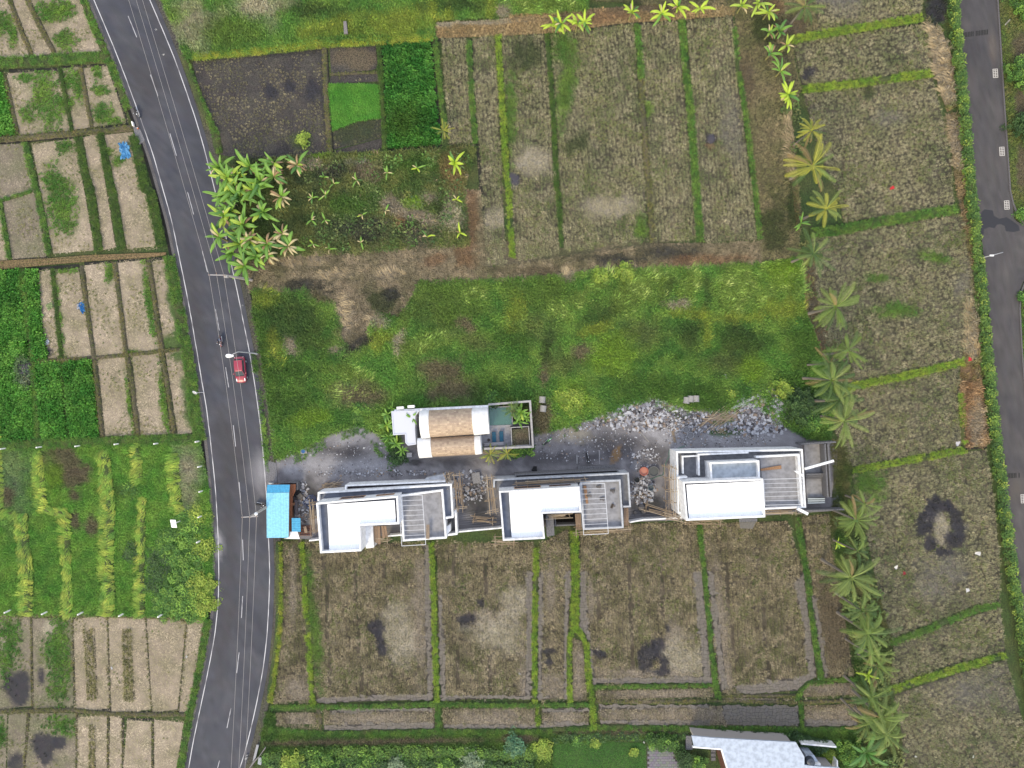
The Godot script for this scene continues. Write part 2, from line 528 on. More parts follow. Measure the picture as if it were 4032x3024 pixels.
func soil_mat(called: String) -> Material:
	return vmat("ground_" + called, .97, "grain" if called == "soil" else "fine", .22 if called == "soil" else .3)
func ground_piece(called: String, poly_px: PackedVector2Array, kind: String, y: float, blobs := [], step := .5) -> MeshInstance3D:
	var poly := metres(widen(poly_px))
	var t: Dictionary = kinds[kind]
	var o := put(called, sheet(poly, y, func(x, z): return shade(t, x, z, blobs), step), soil_mat(t.mat))
	o.set_meta("kind", "structure")
	return o
var layer := 0
func field(called: String, kind: String, poly_px: PackedVector2Array, blobs := [], opt := {}) -> MeshInstance3D:
	blobs = blobs.filter(func(q): return q.s != "burnt") + blobs.filter(func(q): return q.s == "burnt")
	layer += 1
	var y := .02 + .0012 * (layer % 20)
	var o := ground_piece(called, poly_px, kind, y, blobs)
	var poly := metres(widen(poly_px))
	var n := poly_px.size()
	var d := poly_px[1] - poly_px[0]
	var dir: float = opt.get("dir", d.angle())
	match kind:
		"dry", "dull":
			cover(o, "straw", "straw", poly, y, 7.0, straws if kind == "dry" else [s(184, 170, 150, .8), s(160, 150, 130, .8), s(146, 144, 110, .75)], Vector2(.6, 1.1), blobs)
			cover(o, "weeds", "grass", poly, y, 3.0, [s(128, 134, 74, .9), s(104, 126, 60, .9), s(164, 158, 110, .9)], Vector2(.45, .8), blobs, {"mask": opt.get("weeds", .12)})
			cover(o, "plants", "leaf", poly, y, 10.0, greens, Vector2(.7, 1.2), blobs, {"only": "green"})
		"stub", "brownstub":
			cover(o, "stubble", "stub", poly, y, opt.get("n", 4.2), opt.get("cols", stubs if kind == "stub" else brownstubs), Vector2(.85, 1.4), blobs, {"dir": dir, "jitter": opt.get("jitter", .13), "keep": .94, "f": 1.6, "pitch": opt.get("pitch", Vector2(.56, .36)), "lumpy": .15})
			cover(o, "straw", "straw", poly, y, 2.2, [s(190, 172, 140, .8), s(150, 140, 108, .8), s(168, 150, 122, .8)] if kind == "stub" else [s(206, 192, 164, .8), s(166, 155, 126, .8), s(192, 180, 154, .8)], Vector2(.8, 1.4), blobs, {"mask": -.1})
			cover(o, "weeds", "grass", poly, y, 4.0, [s(108, 124, 60, .9), s(88, 112, 50, .9), s(140, 146, 84, .9)], Vector2(.6, 1.0), blobs, {"mask": opt.get("weeds", .22)})
			cover(o, "weeds", "grass", poly, y, 9.0, greens, Vector2(.7, 1.2), blobs, {"only": "green"})
			cover(o, "char", "straw", poly, y, 14.0, [s(34, 32, 36), s(70, 68, 74), s(150, 144, 140)], Vector2(.4, .8), blobs, {"only": "burnt"})
		"mud":
			cover(o, "stubble", "stub", poly, y, 4.5, [s(150, 142, 108, .8), s(116, 124, 70, .8), s(186, 176, 142, .8)], Vector2(.35, .9), blobs, {"mask": opt.get("mask", .0), "dir": dir, "jitter": .4})
		"crop":
			var cols: Array = opt.get("cols", [s(92, 154, 60, .95), s(74, 134, 52, .95), s(124, 176, 78, .95)])
			cover(o, "crop_plants", opt.get("plant", "big"), poly, y, opt.get("n", 11.0), cols, Vector2(.8, 1.3), blobs, {"dir": dir, "jitter": .35, "lumpy": .2})
	return o

func build_ground():
	var far := PackedVector2Array([Vector2(-700, -700), Vector2(700, -700), Vector2(700, 700), Vector2(-700, 700)])
	var t: Dictionary = kinds["meadow"]
	var o := put("ground", sheet(far, -.10, func(x, z): return shade(t, x, z, []), 9.0), soil_mat("soil"))
	o.set_meta("kind", "structure")
	# the fields' own soil and rough grass under everything in view
	var near := PackedVector2Array([Vector2(-98, -78), Vector2(98, -78), Vector2(98, 78), Vector2(-98, 78)])
	t = kinds["meadow"]
	o = put("soil", sheet(near, -.03, func(x, z): return shade(t, x, z, []), .9), soil_mat("soil"))
	o.set_meta("kind", "structure")
	for q in [[-98, -78, 98, -69.6], [-98, 69.6, 98, 78], [-98, -69.6, -89.8, 69.6], [89.8, -69.6, 98, 69.6]]:
		cover(o, "grass", "grass", PackedVector2Array([Vector2(q[0], q[1]), Vector2(q[2], q[1]), Vector2(q[2], q[3]), Vector2(q[0], q[3])]), -.03, 6.0, greens, Vector2(1.0, 1.8))

# ---------- roads
var west_line := [371, 0, 445, 176, 493, 298, 538, 420, 570, 511, 606, 615, 644, 750, 678, 872, 705, 1003, 735, 1148, 759, 1279, 778, 1392, 796, 1500, 814, 1604, 836, 1789, 850, 1934, 859, 2088, 863, 2250, 861, 2367, 849, 2483, 826, 2614, 800, 2740, 777, 2847, 758, 2941, 744, 3024]
var east_line := [591, 0, 651, 140, 692, 240, 732, 353, 769, 461, 809, 599, 845, 741, 880, 880, 912, 1040, 937, 1155, 958, 1261, 979, 1362, 1002, 1500, 1023, 1649, 1036, 1771, 1047, 1907, 1055, 2020, 1059, 2133, 1063, 2250, 1058, 2413, 1047, 2553, 1028, 2684, 1000, 2820, 980, 2903, 963, 2969, 945, 3024]
var lane_w := [3770, 0, 3788, 200, 3812, 443, 3840, 750, 3868, 974, 3886, 1170, 3905, 1400, 3916, 1580, 3930, 1740, 3948, 1880, 3970, 2060, 3996, 2250, 4026, 2404, 4060, 2620, 4120, 3024]
var lane_e := [3926, 0, 3949, 369, 3975, 750, 3984, 792, 4000, 960, 4012, 1217, 4019, 1356, 4029, 1500, 4050, 1700, 4075, 1900, 4100, 2100, 4130, 2300, 4160, 2500, 4270, 3024]
func longer(list: Array) -> PackedVector2Array:
	var p := metres(px("p", list))
	var a := p[0] + (p[0] - p[1]).normalized() * 12.0
	var b := p[-1] + (p[-1] - p[-2]).normalized() * 12.0
	var out := PackedVector2Array([a])
	out.append_array(p)
	out.append(b)
	return smooth(out)
func smooth(p: PackedVector2Array, step := 1.0) -> PackedVector2Array:
	var c := Curve2D.new()
	for i in p.size():
		var d := (p[mini(i + 1, p.size() - 1)] - p[maxi(i - 1, 0)]) / 6.0
		c.add_point(p[i], -d, d)
	var out := PackedVector2Array()
	var n := int(c.get_baked_length() / step)
	for i in n + 1: out.append(c.sample_baked(c.get_baked_length() * i / n))
	return out
func shifted(p: PackedVector2Array, by: float) -> PackedVector2Array:
	var out := PackedVector2Array()
	for i in p.size():
		var d := (p[mini(i + 1, p.size() - 1)] - p[maxi(i - 1, 0)]).normalized()
		out.append(p[i] + Vector2(-d.y, d.x) * by)
	return out
func ribbon(a: PackedVector2Array, b: PackedVector2Array, y: float, color: Callable, across := 1) -> ArrayMesh:
	var vs := PackedVector3Array()
	var cs := PackedColorArray()
	var ns := PackedVector3Array()
	var ix := PackedInt32Array()
	var n := maxi(a.size(), b.size())
	for i in n:
		var t := float(i) / (n - 1)
		var pa := along(a, t)
		var pb := along(b, t)
		for k in across + 1:
			var p := pa.lerp(pb, float(k) / across)
			vs.append(Vector3(p.x, y, p.y)); cs.append(color.call(p.x, p.y)); ns.append(Vector3.UP)
			if i < n - 1 and k < across:
				var q := i * (across + 1) + k
				ix.append_array([q, q + 1, q + across + 2, q, q + across + 2, q + across + 1])
	var arr := []
	arr.resize(Mesh.ARRAY_MAX)
	arr[Mesh.ARRAY_VERTEX] = vs; arr[Mesh.ARRAY_COLOR] = cs; arr[Mesh.ARRAY_NORMAL] = ns; arr[Mesh.ARRAY_INDEX] = ix
	var m := ArrayMesh.new()
	m.add_surface_from_arrays(Mesh.PRIMITIVE_TRIANGLES, arr)
	return m
func along(p: PackedVector2Array, t: float) -> Vector2:
	var f := t * (p.size() - 1)
	var i := mini(int(f), p.size() - 2)
	return p[i].lerp(p[i + 1], f - i)
func resample(p: PackedVector2Array, n: int) -> PackedVector2Array:
	var c := Curve2D.new()
	for q in p: c.add_point(q)
	var out := PackedVector2Array()
	for i in n: out.append(c.sample_baked(c.get_baked_length() * i / (n - 1)))
	return out
func build_roads():
	var w := longer(west_line)
	var e := longer(east_line)
	var n := 150
	w = resample(w, n); e = resample(e, n)
	var tar := {"c": [s(89, 92, 103), s(80, 83, 95), s(98, 99, 107)], "f": 1.1}
	var worn := [blob("t01", 1700, 1000, 60, 500, "darkgrey", -10, 1.6), blob("t02", 2000, 1300, 60, 500, "darkgrey", -4, 1.6), blob("t03", 1900, 500, 60, 400, "darkgrey", 6, 1.6), blob("t00", 1500, 600, 50, 500, "darkgrey", -20, 1.6), blob("t12", 60, 800, 60, 120, "lightgrey", 0, 2.2), blob("t02", 1900, 1440, 45, 110, "lightgrey", 0, .6), blob("t02", 2000, 600, 150, 260, "darkgrey", 0, 1.0), blob("t00", 1250, 700, 120, 300, "darkgrey", -20, 1.0)]
	var road := put("road", ribbon(shifted(w, .55), shifted(e, -.75), .13, func(x, z): return shade(tar, x, z, worn), 14), vmat("asphalt", .85, "fine", .6))
	road.set_meta("kind", "structure")
	var paint := vmat("road_paint", .7, "fine", 1.3)
	var white := s(226, 226, 230, .8)
	var grey := s(150, 148, 152, .7)
	for line in [w, e]:
		var o := put("edge_line", ribbon(shifted(line, .065), shifted(line, -.065), .136, func(x, z): return white if n3.get_noise_2d(x * 3.1, z * 3.1) < .22 else grey), paint, road)
	for d in [["t00", 1120, 143, 1195, 328], ["t00", 1313, 653, 1380, 840], ["t00", 1483, 1165, 1540, 1358], ["t01", 1637, 15, 1690, 210], ["t01", 1765, 530, 1810, 712], ["t01", 1880, 1035, 1913, 1220], ["t01", 1968, 1540, 1995, 1715], ["t02", 2035, 385, 2055, 570], ["t02", 2085, 880, 2100, 1060], ["t02", 2115, 1380, 2122, 1560], ["t03", 2050, 205, 2040, 390], ["t03", 2020, 680, 2000, 855], ["t03", 1952, 1150, 1918, 1318], ["t03", 1855, 1592, 1815, 1750]]:
		var p := resample(mm(d[0], [d[1], d[2], d[3], d[4]]), 8)
		put("lane_dash", ribbon(shifted(p, .06), shifted(p, -.06), .136, func(x, z): return s(200, 200, 205, .8) if n3.get_noise_2d(x * 3, z * 3) < .25 else grey), paint, road)
	# concrete gutter and drain on the west side, gravel verge on the east
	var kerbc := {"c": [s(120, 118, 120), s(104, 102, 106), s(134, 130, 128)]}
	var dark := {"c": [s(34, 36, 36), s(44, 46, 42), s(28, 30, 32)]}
	var verge := {"c": [s(104, 100, 96), s(92, 92, 84), s(110, 112, 80)]}
	var o := put("gutter", ribbon(shifted(w, .95), shifted(w, .548), .16, func(x, z): return shade(kerbc, x, z, []), 2), vmat("kerb_concrete", .9, "grain", .5))
	o.set_meta("kind", "structure")
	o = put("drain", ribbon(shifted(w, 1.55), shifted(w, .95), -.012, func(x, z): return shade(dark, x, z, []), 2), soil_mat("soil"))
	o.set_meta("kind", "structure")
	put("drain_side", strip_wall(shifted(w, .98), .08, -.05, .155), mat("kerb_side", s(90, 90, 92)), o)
	o = put("verge", ribbon(shifted(e, -.72), shifted(e, -1.9), .10, func(x, z): return shade(verge, x, z, []), 3), soil_mat("soil"))
	o.set_meta("kind", "structure")
	# the lane on the right
	var lw := resample(longer(lane_w), 120)
	var le := resample(longer(lane_e), 120)
	var tar2 := {"c": [s(98, 95, 96), s(88, 86, 89), s(106, 102, 101)], "f": .6}
	var spots := [blob("t30", 1945, 400, 30, 130, "silt", -4, .9), blob("t30", 1790, 420, 90, 110, "darkgrey", 0, .7), blob("t32", 2150, 900, 50, 90, "silt", 0, 1.6)]
	var lane := put("lane", ribbon(lw, le, .10, func(x, z): return shade(tar2, x, z, spots), 16), vmat("asphalt_lane", .85, "fine", .6))
	lane.set_meta("kind", "structure")
	var side := mm("t31", [2080, 250, 2120, 235, 2160, 270, 2350, 330, 2350, 720, 2212, 745, 2150, 900, 2080, 900])
	o = put("side_lane", sheet(side, .092, func(x, z): return shade(tar2, x, z, spots), .6, 0.0), vmat("asphalt_lane", .85, "fine", .6))
	o.set_meta("kind", "structure")
	var kerb := put("kerb", strip_wall(metres(px("p", [3926, -200, 3926, 0, 3949, 369, 3975, 750, 3986, 800, 4004, 845, 4040, 895, 4120, 930])), .22, -.02, .22), mat("kerb_grey", s(128, 124, 126), .9, "grain", .6))
	kerb.set_meta("kind", "structure")
	kerb = put("kerb", strip_wall(metres(px("p", [4120, 1085, 4036, 1105, 4018, 1151, 4013, 1217, 4020, 1356, 4030, 1500, 4050, 1700, 4080, 1900])), .22, -.02, .22), mat("kerb_grey"))
	kerb.set_meta("kind", "structure")
	# rumble strips and white drain grates in the lane
	for r in [[3783, 140, 3896, 126, "row of black rubber rumble bars across the lane, at the picture's top"], [3952, 1874, 4014, 1871, "row of black rubber rumble bars across the lane, level with the villas"]]:
		var a := at("p", r[0], r[1])
		var b := at("p", r[2], r[3])
		var t := thing("rumble_strip", r[4], "speed bump", a + Vector3(0, .1, 0), 0, "rumble strips")
		var k := int(a.distance_to(b) / .24)
		for i in k:
			if i % 9 == 8: continue
			put("bar", box(Vector3.ZERO, Vector3(.12, .04, .75)), mat("rubber", s(44, 46, 46)), t).position = a.lerp(b, (i + .5) / k) - a + Vector3(0, .02, 0)
	var where := ["highest up the lane", "second down the lane", "beside the mouth of the side lane", "by the picture's right edge"]
	var spot := [[3917, 290], [3943, 597], [3962, 808], [4027, 1963]]
	for i in 4:
		var t := thing("drain_grate", "white concrete drain grate at the lane's east edge, " + where[i], "drain grate", at("p", spot[i][0], spot[i][1]) + Vector3(0, .104, 0), .06, "drain grates along the lane")
		for x in [-.36, 0, .36]: put("rail", box(Vector3(x, .03, 0), Vector3(.09, .05, 1.4)), mat("grate_white", s(214, 210, 204)), t)
		for z in 6: put("slat", box(Vector3(0, .028, -.66 + z * .264), Vector3(.64, .05, .10)), mat("grate_white"), t)

# ---------- fields
func build_fields():
	var g := func(key, x, y, rx, ry, st, turn := 0.0, soft := .5): return blob(key, x, y, rx * (1.0 if st != "green" else 1.05), ry, st, turn, soft if st != "green" else maxf(soft, 1.3))
	# west of the road, above the brown path
	field("harvested_field", "dry", px("t00", [0, 0, 70, 0, 270, 500, 0, 510]), [g.call("t00", 20, 200, 70, 90, "green"), g.call("t00", 110, 300, 40, 90, "green")])
	field("harvested_field", "dry", px("t00", [110, 0, 230, 0, 460, 470, 300, 490]))
	field("harvested_field", "dry", px("t00", [270, 0, 700, 0, 890, 460, 500, 470]), [g.call("t00", 560, 340, 90, 80, "green"), g.call("t00", 480, 90, 130, 90, "green")])
	field("vegetable_plot", "crop", px("t00", [0, 640, 30, 640, 150, 1170, 0, 1180]))
	field("harvested_field", "dry", px("t00", [50, 640, 510, 610, 625, 1150, 170, 1180]), [g.call("t00", 390, 850, 120, 260, "green", -8, .4), g.call("t00", 200, 680, 70, 40, "green"), g.call("t00", 240, 1000, 50, 60, "green"), g.call("t00", 540, 900, 40, 60, "green")])
	field("harvested_field", "dry", px("t00", [545, 590, 690, 575, 795, 1110, 640, 1135]), [g.call("t00", 620, 680, 70, 80, "green"), g.call("t00", 690, 780, 40, 120, "green"), g.call("t00", 620, 890, 30, 50, "green")])
	field("harvested_field", "dry", px("t00", [720, 575, 940, 570, 1110, 1070, 810, 1105]), [g.call("t00", 890, 790, 80, 40, "green"), g.call("t00", 900, 980, 80, 80, "green"), g.call("t00", 850, 640, 40, 60, "green"), g.call("t00", 1000, 1060, 100, 30, "green")])
	field("harvested_field", "dull", mixed(["t00", [0, 1260, 200, 1250, 300, 1659], "t01", [20, 80, 0, 86]]))
	field("harvested_field", "dull", px("t01", [22, 92, 296, 12, 415, 580, 110, 600]))
	field("harvested_field", "dry", px("t01", [0, 200, 12, 200, 70, 600, 0, 610]))
	field("harvested_field", "dry", mixed(["t00", [275, 1250, 655, 1210], "t01", [825, 522, 465, 550]]), [g.call("t01", 550, 160, 130, 170, "green"), g.call("t00", 560, 1280, 60, 60, "green"), g.call("t00", 480, 1560, 80, 120, "green")])
	field("harvested_field", "dry", mixed(["t00", [720, 1190, 850, 1170], "t01", [1010, 510, 900, 520]]), [], {"weeds": .3})
	field("harvested_field", "dry", mixed(["t00", [905, 1170, 1160, 1150], "t01", [1390, 500, 1110, 510]]), [g.call("t00", 1030, 1400, 50, 50, "green"), g.call("t00", 950, 1320, 30, 30, "green")], {"weeds": .25})
	# below the brown path
	field("vegetable_plot", "crop", mixed(["t01", [0, 705, 185, 692], "t02", [325, 500, 0, 520]]), [g.call("t01", 215, 1560, 70, 130, "ash", 0, .3), g.call("t02", 235, 20, 45, 60, "ash", 0, .3)])
	field("harvested_field", "dry", px("t01", [330, 692, 440, 690, 520, 1470, 420, 1475, 380, 1290, 365, 1100]), [g.call("t01", 410, 1410, 60, 30, "burnt")])
	field("vegetable_plot", "crop", px("t01", [215, 700, 332, 690, 365, 1150, 400, 1300, 420, 1475, 300, 1480]))
	field("harvested_field", "dry", px("t01", [480, 690, 685, 675, 800, 1450, 560, 1470]), [g.call("t01", 500, 1080, 34, 400, "green", -6), g.call("t01", 600, 690, 90, 30, "green")])
	field("harvested_field", "dry", px("t01", [740, 650, 980, 625, 1090, 1420, 830, 1450]), [g.call("t01", 960, 720, 40, 90, "green")])
	field("harvested_field", "dry", px("t01", [1025, 620, 1270, 605, 1390, 1400, 1120, 1430]), [g.call("t01", 1300, 950, 30, 330, "green", -8), g.call("t01", 1150, 1410, 50, 20, "green")])
	field("harvested_field", "dry", px("t01", [1320, 600, 1460, 595, 1600, 1370, 1440, 1400]), [g.call("t01", 1520, 980, 50, 380, "grass", -9), g.call("t01", 1500, 1330, 90, 80, "grass")])
	field("vegetable_plot", "crop", mixed(["t01", [310, 1500, 530, 1490], "t02", [590, 495, 370, 510]]))
	field("vegetable_plot", "crop", mixed(["t01", [550, 1490, 800, 1475], "t02", [860, 480, 610, 495]]))
	field("harvested_field", "dry", mixed(["t01", [850, 1460, 1090, 1440], "t02", [1180, 485, 920, 490]]), [g.call("t02", 1140, 200, 25, 260, "green", -8)])
	field("harvested_field", "dry", mixed(["t01", [1150, 1440, 1380, 1410], "t02", [1490, 475, 1230, 485]]), [g.call("t02", 1440, 200, 30, 300, "green", -8)])
	field("harvested_field", "dry", mixed(["t01", [1440, 1405, 1600, 1390], "t02", [1720, 460, 1550, 470]]), [g.call("t02", 1660, 200, 60, 330, "grass", -8), g.call("t01", 1560, 1440, 70, 60, "grass")])
	# lower left corner
	field("harvested_field", "dull", px("t03", [0, 385, 255, 375, 262, 1145, 0, 1160]), [g.call("t03", 70, 620, 90, 230, "green", 0, 1.8), g.call("t03", 160, 960, 110, 150, "burnt", 20, .35), g.call("t03", 30, 600, 30, 60, "pale")])
	field("harvested_field", "dull", px("t03", [275, 380, 608, 375, 618, 1150, 288, 1160]), [g.call("t03", 500, 720, 90, 330, "green", 0, 1.8), g.call("t03", 350, 880, 30, 70, "burnt"), g.call("t03", 420, 480, 60, 60, "pale")])
	for q in [[622, 380, 902, 375, 922, 1160, 642, 1185], [915, 380, 1225, 390, 1275, 1178, 942, 1192]]:
		var i := 0 if q[0] == 622 else 1
		field("harvested_field", "dry", px("t03", q), [], {"weeds": .5})
		field("stubble_strip", "stub", px("t03", [[710, 480, 800, 475, 832, 1085, 735, 1090], [1030, 480, 1105, 478, 1148, 1090, 1058, 1095]][i]), [], {"weeds": .3, "cols": [s(120, 122, 62, .9), s(96, 104, 48, .9), s(150, 144, 84, .9)], "n": 6.0})
	field("harvested_field", "dry", px("t03", [1238, 395, 1572, 398, 1498, 1185, 1288, 1188]), [], {"weeds": .5})
	field("harvested_field", "dry", px("t03", [1582, 398, 1722, 402, 1588, 1195, 1512, 1198]), [], {"weeds": .4})
	field("harvested_field", "dull", px("t03", [0, 1200, 60, 1195, 50, 1659, 0, 1659]), [g.call("t03", 20, 1350, 30, 100, "green")])
	field("harvested_field", "dull", px("t03", [75, 1195, 228, 1185, 200, 1659, 60, 1659]), [g.call("t03", 120, 1600, 90, 90, "burnt", 0, .5)])
	field("harvested_field", "dull", px("t03", [260, 1195, 642, 1195, 638, 1659, 215, 1659]), [g.call("t03", 520, 1290, 120, 80, "green", 0, 1.8), g.call("t03", 400, 1480, 110, 130, "burnt", 0, .3), g.call("t03", 510, 1450, 60, 70, "burnt", 0, .3), g.call("t03", 400, 1610, 40, 30, "pink")])
	field("harvested_field", "dry", px("t03", [658, 1212, 902, 1205, 902, 1659, 652, 1659]), [], {"weeds": .5})
	field("stubble_strip", "stub", px("t03", [760, 1290, 800, 1290, 815, 1659, 755, 1659]), [], {"cols": [s(120, 122, 62, .9), s(96, 104, 48, .9), s(150, 144, 84, .9)], "n": 6.0})
	field("harvested_field", "dry", px("t03", [932, 1212, 1028, 1218, 1028, 1659, 922, 1659]), [], {"weeds": .5})
	field("harvested_field", "dry", px("t03", [1075, 1245, 1278, 1250, 1276, 1659, 1042, 1659]), [], {"weeds": .5})
	field("harvested_field", "dry", px("t03", [1300, 1250, 1555, 1255, 1488, 1659, 1304, 1659]), [], {"weeds": .5})
	# east of the road, the upper row
	field("mud_field", "mud", mixed(["t00", [1668, 522], "t10", [0, 470, 590, 407, 648, 1330, 0, 1385], "t00", [1890, 1350]]), [g.call("t10", 150, 800, 60, 60, "burnt"), g.call("t10", 310, 750, 55, 50, "burnt"), g.call("t10", 500, 760, 60, 140, "burnt"), g.call("t10", 420, 1220, 70, 60, "green"), g.call("t10", 300, 430, 330, 60, "deepgrey", -6, .5), g.call("t10", 620, 900, 30, 400, "deepgrey", -3, .5)], {"mask": -.2})
	field("mud_field", "mud", px("t10", [658, 402, 1058, 382, 1082, 610, 672, 640]), [g.call("t10", 880, 510, 180, 100, "brown", 0, .6)], {"mask": .7})
	field("mud_field", "mud", px("t10", [672, 652, 1085, 640, 1092, 722, 655, 732]), [], {"mask": .5})
	field("rice_seedbed", "crop", px("t10", [652, 736, 1100, 742, 1106, 1030, 990, 1040, 880, 1062, 780, 1105, 690, 1136]), [], {"cols": [s(94, 164, 58, .88), s(86, 154, 54, .88), s(118, 176, 70, .88)], "plant": "grass", "n": 26.0})
	field("mud_field", "mud", px("t10", [692, 1142, 780, 1110, 880, 1068, 990, 1046, 1106, 1040, 1116, 1195, 690, 1305]), [g.call("t10", 900, 1130, 260, 90, "dark", -10, .8)], {"mask": -.6})
	field("mud_field", "mud", px("t10", [700, 1315, 1110, 1202, 1118, 1308, 705, 1338]), [], {"mask": .8})
	field("vegetable_plot", "crop", px("t10", [1130, 388, 1532, 352, 1622, 1258, 1168, 1298]), [g.call("t10", 1300, 1060, 150, 120, "grass", 0, 1.6)], {"cols": [s(64, 132, 50, .9), s(52, 114, 44, .9), s(96, 154, 64, .9)], "plant": "big", "n": 9.0})
	field("stubble_field", "stub", px("t10", [1635, 345, 1842, 332, 1900, 1252, 1702, 1262]), [], {"jitter": .24})
	field("stubble_field", "stub", mixed(["t10", [1892, 332, 2102, 312], "t11", [2195, 655, 2030, 668]]), [g.call("t11", 2090, 250, 100, 100, "pale", 0, .8)], {"jitter": .24})
	field("stubble_field", "stub", mixed(["t20", [-60, 318, 322, 302], "t21", [455, 558, 70, 615]]), [g.call("t20", 220, 1380, 140, 120, "pale", 0, .8), g.call("t20", 50, 1560, 55, 45, "burnt"), g.call("t20", 20, 1000, 40, 300, "green", 0, .8), g.call("t20", 150, 480, 140, 140, "dark", 0, .9)], {"jitter": .24})
	field("stubble_field", "stub", mixed(["t20", [372, 300, 1092, 212], "t21", [1225, 452, 492, 540]]), [g.call("t20", 480, 420, 100, 130, "green", 0, .9), g.call("t20", 500, 800, 70, 300, "green", 10, 1.0), g.call("t20", 600, 1250, 120, 80, "dark", -40, .6), g.call("t21", 900, 150, 200, 90, "pale", 0, .9), g.call("t21", 1160, 330, 50, 100, "green", 0, .8)], {"weeds": .05, "jitter": .24})
	field("stubble_field", "stub", mixed(["t20", [1155, 206, 1485, 182], "t21", [1645, 440, 1278, 455]]), [g.call("t20", 1215, 950, 50, 60, "green", 0, .8)], {"jitter": .24})
	field("stubble_field", "stub", mixed(["t20", [1550, 176, 1958, 144, 1990, 620], "t21", [2180, 440, 1700, 450], "t20", [1660, 1500, 1600, 800]]), [g.call("t20", 1950, 1150, 90, 260, "ash", -8, .9), g.call("t20", 1760, 1270, 40, 25, "rust"), g.call("t20", 1760, 1215, 50, 45, "burnt")], {"jitter": .24})
	# the right column
	field("stubble_field", "stub", px("t30", [440, 0, 1350, 0, 1335, 150, 480, 275]), [g.call("t30", 680, 60, 130, 80, "ash", 0, .8), g.call("t30", 620, 0, 160, 40, "ash")], {"pitch": Vector2(.46, .50), "jitter": .34})
	field("stubble_field", "stub", px("t30", [262, 375, 480, 330, 1385, 200, 1440, 612, 335, 722]), [g.call("t30", 390, 620, 40, 70, "burnt", 40)], {"pitch": Vector2(.46, .50), "jitter": .34})
	field("stubble_field", "stub", mixed(["t30", [345, 790, 860, 715, 1440, 655, 1590, 1300], "t31", [1620, 130, 940, 235, 690, 270, 640, 0], "t30", [560, 1500]]), [g.call("t30", 900, 770, 50, 90, "dark"), g.call("t30", 1080, 1000, 140, 50, "ash", 0, 1.2)], {"pitch": Vector2(.46, .50), "jitter": .34})
	field("stubble_field", "stub", mixed(["t31", [410, 405, 960, 310, 1690, 205, 1780, 700, 1820, 950, 1700, 1430, 950, 1600], "t32", [600, 60], "t31", [470, 900]]), [g.call("t31", 1480, 580, 120, 40, "green", 20, .9), g.call("t31", 980, 740, 90, 30, "green", 0, .8), g.call("t31", 1700, 750, 60, 160, "ash", 20, 1.0), g.call("t31", 1130, 1020, 150, 60, "green", 0, 1.2)], {"pitch": Vector2(.46, .50), "jitter": .34})
	field("stubble_field", "stub", mixed(["t32", [640, 110], "t31", [960, 1640, 1660, 1470], "t32", [1660, 0, 1690, 560, 1300, 640, 770, 740, 600, 400]]), [], {"pitch": Vector2(.46, .50), "jitter": .34})
	field("stubble_field", "stub", mixed(["t32", [755, 780, 1300, 680, 1700, 600, 1890, 580, 1960, 1000, 2010, 1608], "t33", [2000, 270, 1500, 440, 1090, 590, 1000, 250], "t32", [860, 1200]]), [
		g.call("t32", 1440, 1050, 75, 90, "burnt", 0, .25), g.call("t32", 1390, 1220, 75, 150, "burnt", 10, .25), g.call("t32", 1420, 1360, 60, 80, "burnt", -30, .25), g.call("t32", 1560, 1060, 40, 60, "burnt", 0, .25), g.call("t32", 1640, 1180, 60, 120, "burnt", -20, .25), g.call("t32", 1620, 1330, 80, 80, "burnt", 30, .25), g.call("t32", 1520, 1440, 90, 40, "burnt", 0, .3), g.call("t32", 1510, 1250, 70, 130, "pale", 0, .4), g.call("t32", 1480, 1110, 40, 50, "ash", 0, .5), g.call("t32", 1725, 1230, 30, 40, "ash", 0, .3),
		g.call("t32", 1550, 1560, 200, 120, "ash", 0, 1.2), g.call("t32", 900, 860, 120, 120, "green", 0, .8), g.call("t33", 1480, 130, 160, 90, "ash", 0, 1.3)], {"pitch": Vector2(.46, .50), "jitter": .34})
	field("stubble_field", "stub", px("t33", [1110, 610, 1500, 470, 2010, 300, 2055, 680, 1700, 790, 1080, 985]), [], {"weeds": .1, "pitch": Vector2(.46, .50), "jitter": .34})
	field("stubble_field", "stub", px("t33", [1110, 1040, 1700, 850, 2060, 740, 2130, 1000, 2212, 1300, 2212, 1659, 1170, 1659, 1190, 1400]), [g.call("t33", 1800, 1000, 300, 160, "ash", 0, 1.6)], {"weeds": .3, "pitch": Vector2(.46, .50), "jitter": .34})
	# below the villas
	var mudrim := []
	field("stubble_field", "brownstub", mixed(["t12", [255, 1400, 400, 1380], "t13", [405, 0, 440, 550, 482, 1100, 172, 1110, 240, 420, 250, 0]]), [g.call("t13", 330, 150, 30, 300, "pink", 0, .8), g.call("t13", 350, 1000, 120, 100, "pink", 0, 1.0)])
	mudrim.append([mixed(["t13", [480, 0, 1440, 0, 1500, 1060, 525, 1090, 500, 600]]), mixed(["t12", [445, 1390, 1490, 1400], "t13", [1500, 0, 1512, 1075, 530, 1095, 462, 500]]), [g.call("t13", 1030, 470, 75, 75, "burnt", 0, .3), g.call("t13", 1060, 570, 45, 80, "burnt", -20, .3), g.call("t13", 1090, 660, 50, 50, "burnt", 0, .3), g.call("t13", 1240, 500, 150, 220, "pale", 0, .9), g.call("t13", 1270, 660, 130, 110, "pale", 0, .9), g.call("t13", 500, 400, 40, 500, "green", -6, .7), g.call("t13", 1400, 400, 50, 500, "pink", 0, .9)]])
